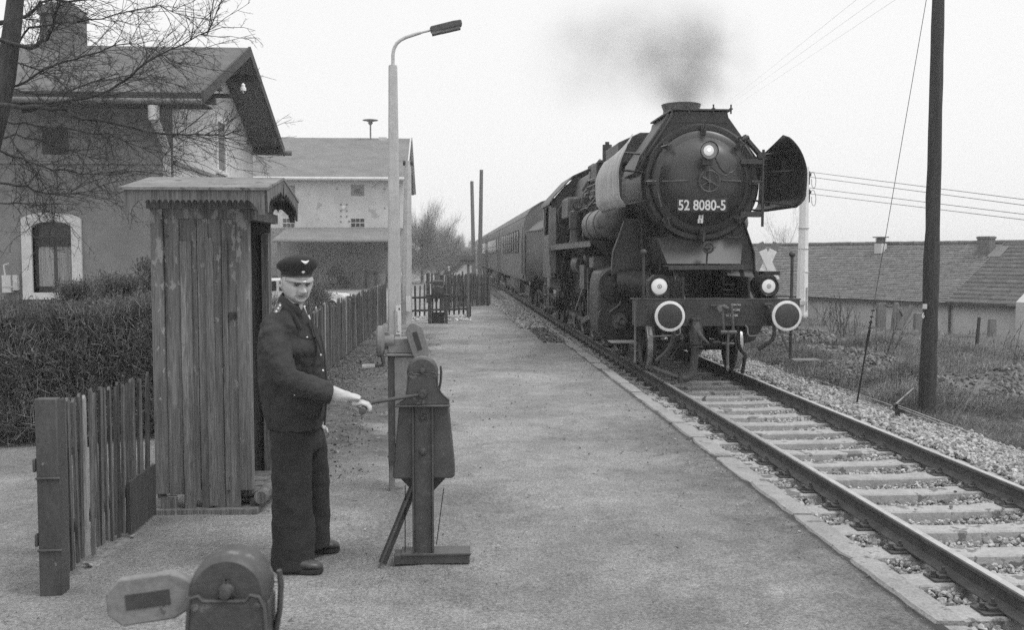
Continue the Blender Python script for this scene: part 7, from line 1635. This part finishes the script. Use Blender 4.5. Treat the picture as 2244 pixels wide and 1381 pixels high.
def keepout(x, y, m_=0):
    k = (x > 6.55 + .22 * np.sin(y * 1.7) + .1 * np.sin(y * 5)) 
    for (cx, cy, r) in PILES: k &= ((x - cx) ** 2 + (y - cy) ** 2 > (r * .8) ** 2) | (g.uniform(size=len(x)) < .06)
    return k & ((21.4 - x) * .867 + (35.9 - y) * .5 > .2)
PILES = [(8.35, 15.2, .95), (9.2, 15.8, .7), (7.55, 17.3, .75), (7.9, 18.6, .8), (8.6, 17.2, .6), (8.4, 21, .7), (8.9, 24.3, 1.1), (8.3, 26.5, 1.0)]
for i, (n, x0, x1, y0, y1, h0, h1, w_, cl, cs) in enumerate(((52000, 6.4, 11, 8, 16, .14, .36, .005, 240, .12), (56000, 6.5, 14, 15, 24, .16, .42, .007, 240, .19), (42000, 6.6, 20, 23, 38, .10, .26, .010, 380, .35), (15000, 10, 24, 36, 46, .12, .25, .014, 200, .4))):
    x, y = grass_pts(n, x0, x1, y0, y1, cl, cs, 61 + i); k = keepout(x, y); x, y = x[k], y[k]; h = g.uniform(h0, h1, len(x)) * (.7 + .5 * (.5 + .5 * np.sin(x * 1.3) * np.sin(y * .9)))
    blades('grass', x, y, h, np.full(len(x), w_), 70 + i, 'grass', 1.15)
x, y = grass_pts(20000, 6.4, 8.2, 13.5, 27, 34, .2, 90); k = keepout(x, y); blades('grass_tussocks', x[k], y[k], g.uniform(.28, .55, k.sum()), np.full(k.sum(), .007), 91, 'grass', 1.1)
# weeds at the foot of things on the platform side
xs = []; ys = []
for (cx, cy, r, n) in ((-2.1, 7.0, .25, 250), (-.18, 5.75, .28, 260), (-1.9, 12, .3, 500), (-1.8, 18, .35, 600), (-.3, 26.3, .6, 700), (.8, 28.6, .5, 600), (-1.3, 25.5, .4, 400), (-2.08, 6.0, .2, 120), (-1.0, 19.3, .4, 400), (1.3, 35, .8, 600), (-.9, 22, 1.0, 500)):
    xs.append(g.normal(cx, r, n)); ys.append(g.normal(cy, r * 1.6, n))
x = np.concatenate(xs); y = np.concatenate(ys); k = (x > -2.6) | (y > 8); blades('weeds', x[k], y[k], g.uniform(.01, .05, k.sum()), np.full(k.sum(), .003), 95, 'grassd', .9)
for i, (px, py, z, h, n) in enumerate(((1802, 720, -.35, .95, 7), (1828, 738, -.3, 1.15, 9), (1845, 735, -.3, 1.1, 8), (1862, 742, -.35, .9, 7), (1910, 800, -.4, .5, 6), (1935, 790, -.4, 1.1, 5), (2233, 830, -.4, 1.1, 3), (2200, 770, -.4, .8, 3), (1815, 760, -.3, .5, 7))):
    p = atg(px, py, z); s_ = Segs(); rs = random.Random(100 + i); zg = float(hz(p.x, p.y))
    t = thing('weed_stalks', 'dry leafless weed stalks in the field, %s' % ['left of the others behind the buffer', 'tallest cluster behind the right buffer', 'beside the tallest cluster', 'the one nearest the stay wire top', 'low by the foot of the stay wire', 'arching over the rubble left of the tarred pole', 'at the right edge of the picture', 'thin and near the square stone post', 'short and close to the ballast'][i], 'weed', (p.x, p.y, zg), 'weed stalks in the field')
    for k in range(n):
        q, _ = wander((p.x + rs.gauss(0, .12), p.y + rs.gauss(0, .12), zg), (rs.gauss(0, .25), rs.gauss(0, .2), 1), h * rs.uniform(.6, 1.1), .008, .004, 6, rs, .02, .08, s_); shoots(q[2:], 1, h * .25, .0045, rs, s_, .5, .08, 1.2, 2)
    s_.build('stalks', M['twig'], t, 3)
# rubble heaps
for i, (cx, cy, r) in enumerate(PILES):
    g2 = np.random.default_rng(200 + i); n = int(900 * r * r + 200) if cy < 20 else int(700 * r); a = g2.uniform(0, 6.28, n); q = r * np.sqrt(g2.uniform(0, 1, n)); x = cx + np.cos(a) * q * 1.15; y = cy + np.sin(a) * q
    hgt = (.46 if i < 2 else .3) * r; z = hz(x, y) + hgt * (1 - (q / r) ** 1.5) * g2.uniform(.75, 1, n) + .0
    P_ = np.stack([x, y, z], 1); s_ = g2.uniform(.02, .055, n) * (1 if cy < 20 else 1.3)
    tag(stones('rubble', P_, s_, M['rubble'], .8, 300 + i), kind='stuff')
    V = [(cx, cy, float(hz(cx, cy)) + hgt * .95)]; Fq = []
    for j in range(3):
        for k in range(20): a = k / 20 * 6.283; rr = r * (.33 + .33 * j); xx, yy = cx + math.cos(a) * rr * 1.15, cy + math.sin(a) * rr; V.append((xx, yy, float(hz(xx, yy)) + (hgt * (1 - (rr / r) ** 1.5) - .02 if j < 2 else -.05)))
    for k in range(20): Fq.append((0, 1 + k, 1 + (k + 1) % 20))
    for j in range(2):
        for k in range(20): a = 1 + j * 20 + k; c = 1 + j * 20 + (k + 1) % 20; Fq += [(a, a + 20, c + 20), (a, c + 20, c)]
    tag(npmesh('dirt', V, Fq, M['bed']), kind='stuff')
# yard behind the picket fence: pale gravel
g2 = np.random.default_rng(400); x = g2.uniform(-1.7, .6, 1800); y = g2.uniform(27, 33, 1800); tag(stones('yard_gravel', np.stack([x, y, hz(x, y) + .01], 1), g2.uniform(.02, .04, 1800), mat('yard_stone', .4, .6, 20, .9, .2, 60, island=.3), .4, 401), kind='stuff')
# loose bricks and stones near winch, hut
for i, (px, py, s_, lab) in enumerate(((1000, 1218, .03, 'flat stone beside the foot beam of the cranked winch'), (193, 1240, .045, 'pale stone by the foot of the picket fence, nearest the steel post'), (290, 1178, .03, 'pale stone by the picket fence near the hut corner'), (602, 1275, .02, 'small flat stone in front of the man near his shoe'), (975, 1212, .02, 'little stone close to the winch column'))):
    p = atg(px, py, .005); o = stones('loose_stone', np.array([[p.x, p.y, .012]]), np.array([s_]), M['kerb'], .35, 500 + i); tag(o, lab, 'stone')
# ================================================================ SMOKE
sm_c = Vector(l(-.06, 2.9, 4.5))
def volume_mat(name, blobs, dens, col, nscale):
    mt_ = bpy.data.materials.new(name); mt_.use_nodes = True; t = mt_.node_tree; N = t.nodes; L = t.links; N.clear()
    out = N.new('ShaderNodeOutputMaterial'); v = N.new('ShaderNodeVolumePrincipled'); L.new(v.outputs[0], out.inputs['Volume']); v.inputs['Color'].default_value = (col, col, col, 1); v.inputs['Anisotropy'].default_value = .2
    tc = N.new('ShaderNodeTexCoord'); nz = N.new('ShaderNodeTexNoise'); nz.inputs['Scale'].default_value = nscale; nz.inputs['Detail'].default_value = 4; nz.inputs['Roughness'].default_value = .55; L.new(tc.outputs['Object'], nz.inputs['Vector'])
    def mth(op, a, b_, cl=False):
        q = N.new('ShaderNodeMath'); q.operation = op; q.use_clamp = cl
        for i, x in enumerate((a, b_)):
            if isinstance(x, (int, float)): q.inputs[i].default_value = x
            else: L.new(x, q.inputs[i])
        return q.outputs[0]
    tot = None
    for c, r, k in blobs:
        vm = N.new('ShaderNodeVectorMath'); vm.operation = 'SUBTRACT'; L.new(tc.outputs['Object'], vm.inputs[0]); vm.inputs[1].default_value = c
        vd = N.new('ShaderNodeVectorMath'); vd.operation = 'DIVIDE'; L.new(vm.outputs[0], vd.inputs[0]); vd.inputs[1].default_value = r
        vl_ = N.new('ShaderNodeVectorMath'); vl_.operation = 'LENGTH'; L.new(vd.outputs[0], vl_.inputs[0])
        q = mth('SUBTRACT', 1.0, vl_.outputs['Value'], True); q = mth('MULTIPLY', q, q); q = mth('MULTIPLY', q, k); tot = q if tot is None else mth('ADD', tot, q)
    nn = mth('MULTIPLY', mth('SUBTRACT', nz.outputs[0], .33, True), 4.0, False); L.new(mth('MULTIPLY', mth('MULTIPLY', tot, nn), dens), v.inputs['Density']); return mt_
def S(px, py, Y): v = at(px, py, Y) - sm_c; return tuple(v)
blobs = [(S(1490, 70, 18.8), (1.7, 1.5, 1.1), .55), (S(1497, 215, 17.1), (.6, .6, .55), 4.5), (S(1470, 190, 17.6), (.95, 1.0, .7), 1.1), (S(1510, 130, 18.3), (1.5, 1.4, 1.1), 1.0), (S(1565, 110, 18.3), (1.1, 1.2, 1.0), .8), (S(1400, 110, 19.2), (2.4, 1.6, 1.5), .55), (S(1570, 180, 18.0), (1.0, 1.2, .9), .55), (S(1290, 110, 20.5), (1.9, 1.8, 1.6), .36), (S(1230, 190, 22), (1.8, 2, 1.5), .12)]
SMK = volume_mat('coal_smoke', blobs, 1.05, .45, 1.2)
b = MB(); b.ell(at(1400, 125, 19) - sm_c + sm_c, (3.4, 3.2, 2.0), 24); so_ = b.build('smoke', SMK, loc=sm_c); tag(so_, kind='stuff')

# ================================================================ AIR
hz_b = MB(); hz_b.box((-270, -8, -5), (430, 910, 14)); hz_m = bpy.data.materials.new('haze'); hz_m.use_nodes = True; hz_m.node_tree.nodes.clear()
hv = hz_m.node_tree.nodes.new('ShaderNodeVolumePrincipled'); hv.inputs['Density'].default_value = .0013; hv.inputs['Color'].default_value = (.95, .95, .95, 1); hv.inputs['Anisotropy'].default_value = .3
ho_ = hz_m.node_tree.nodes.new('ShaderNodeOutputMaterial'); hz_m.node_tree.links.new(hv.outputs[0], ho_.inputs['Volume'])
hz_o = hz_b.build('haze', hz_m); tag(hz_o, kind='stuff')
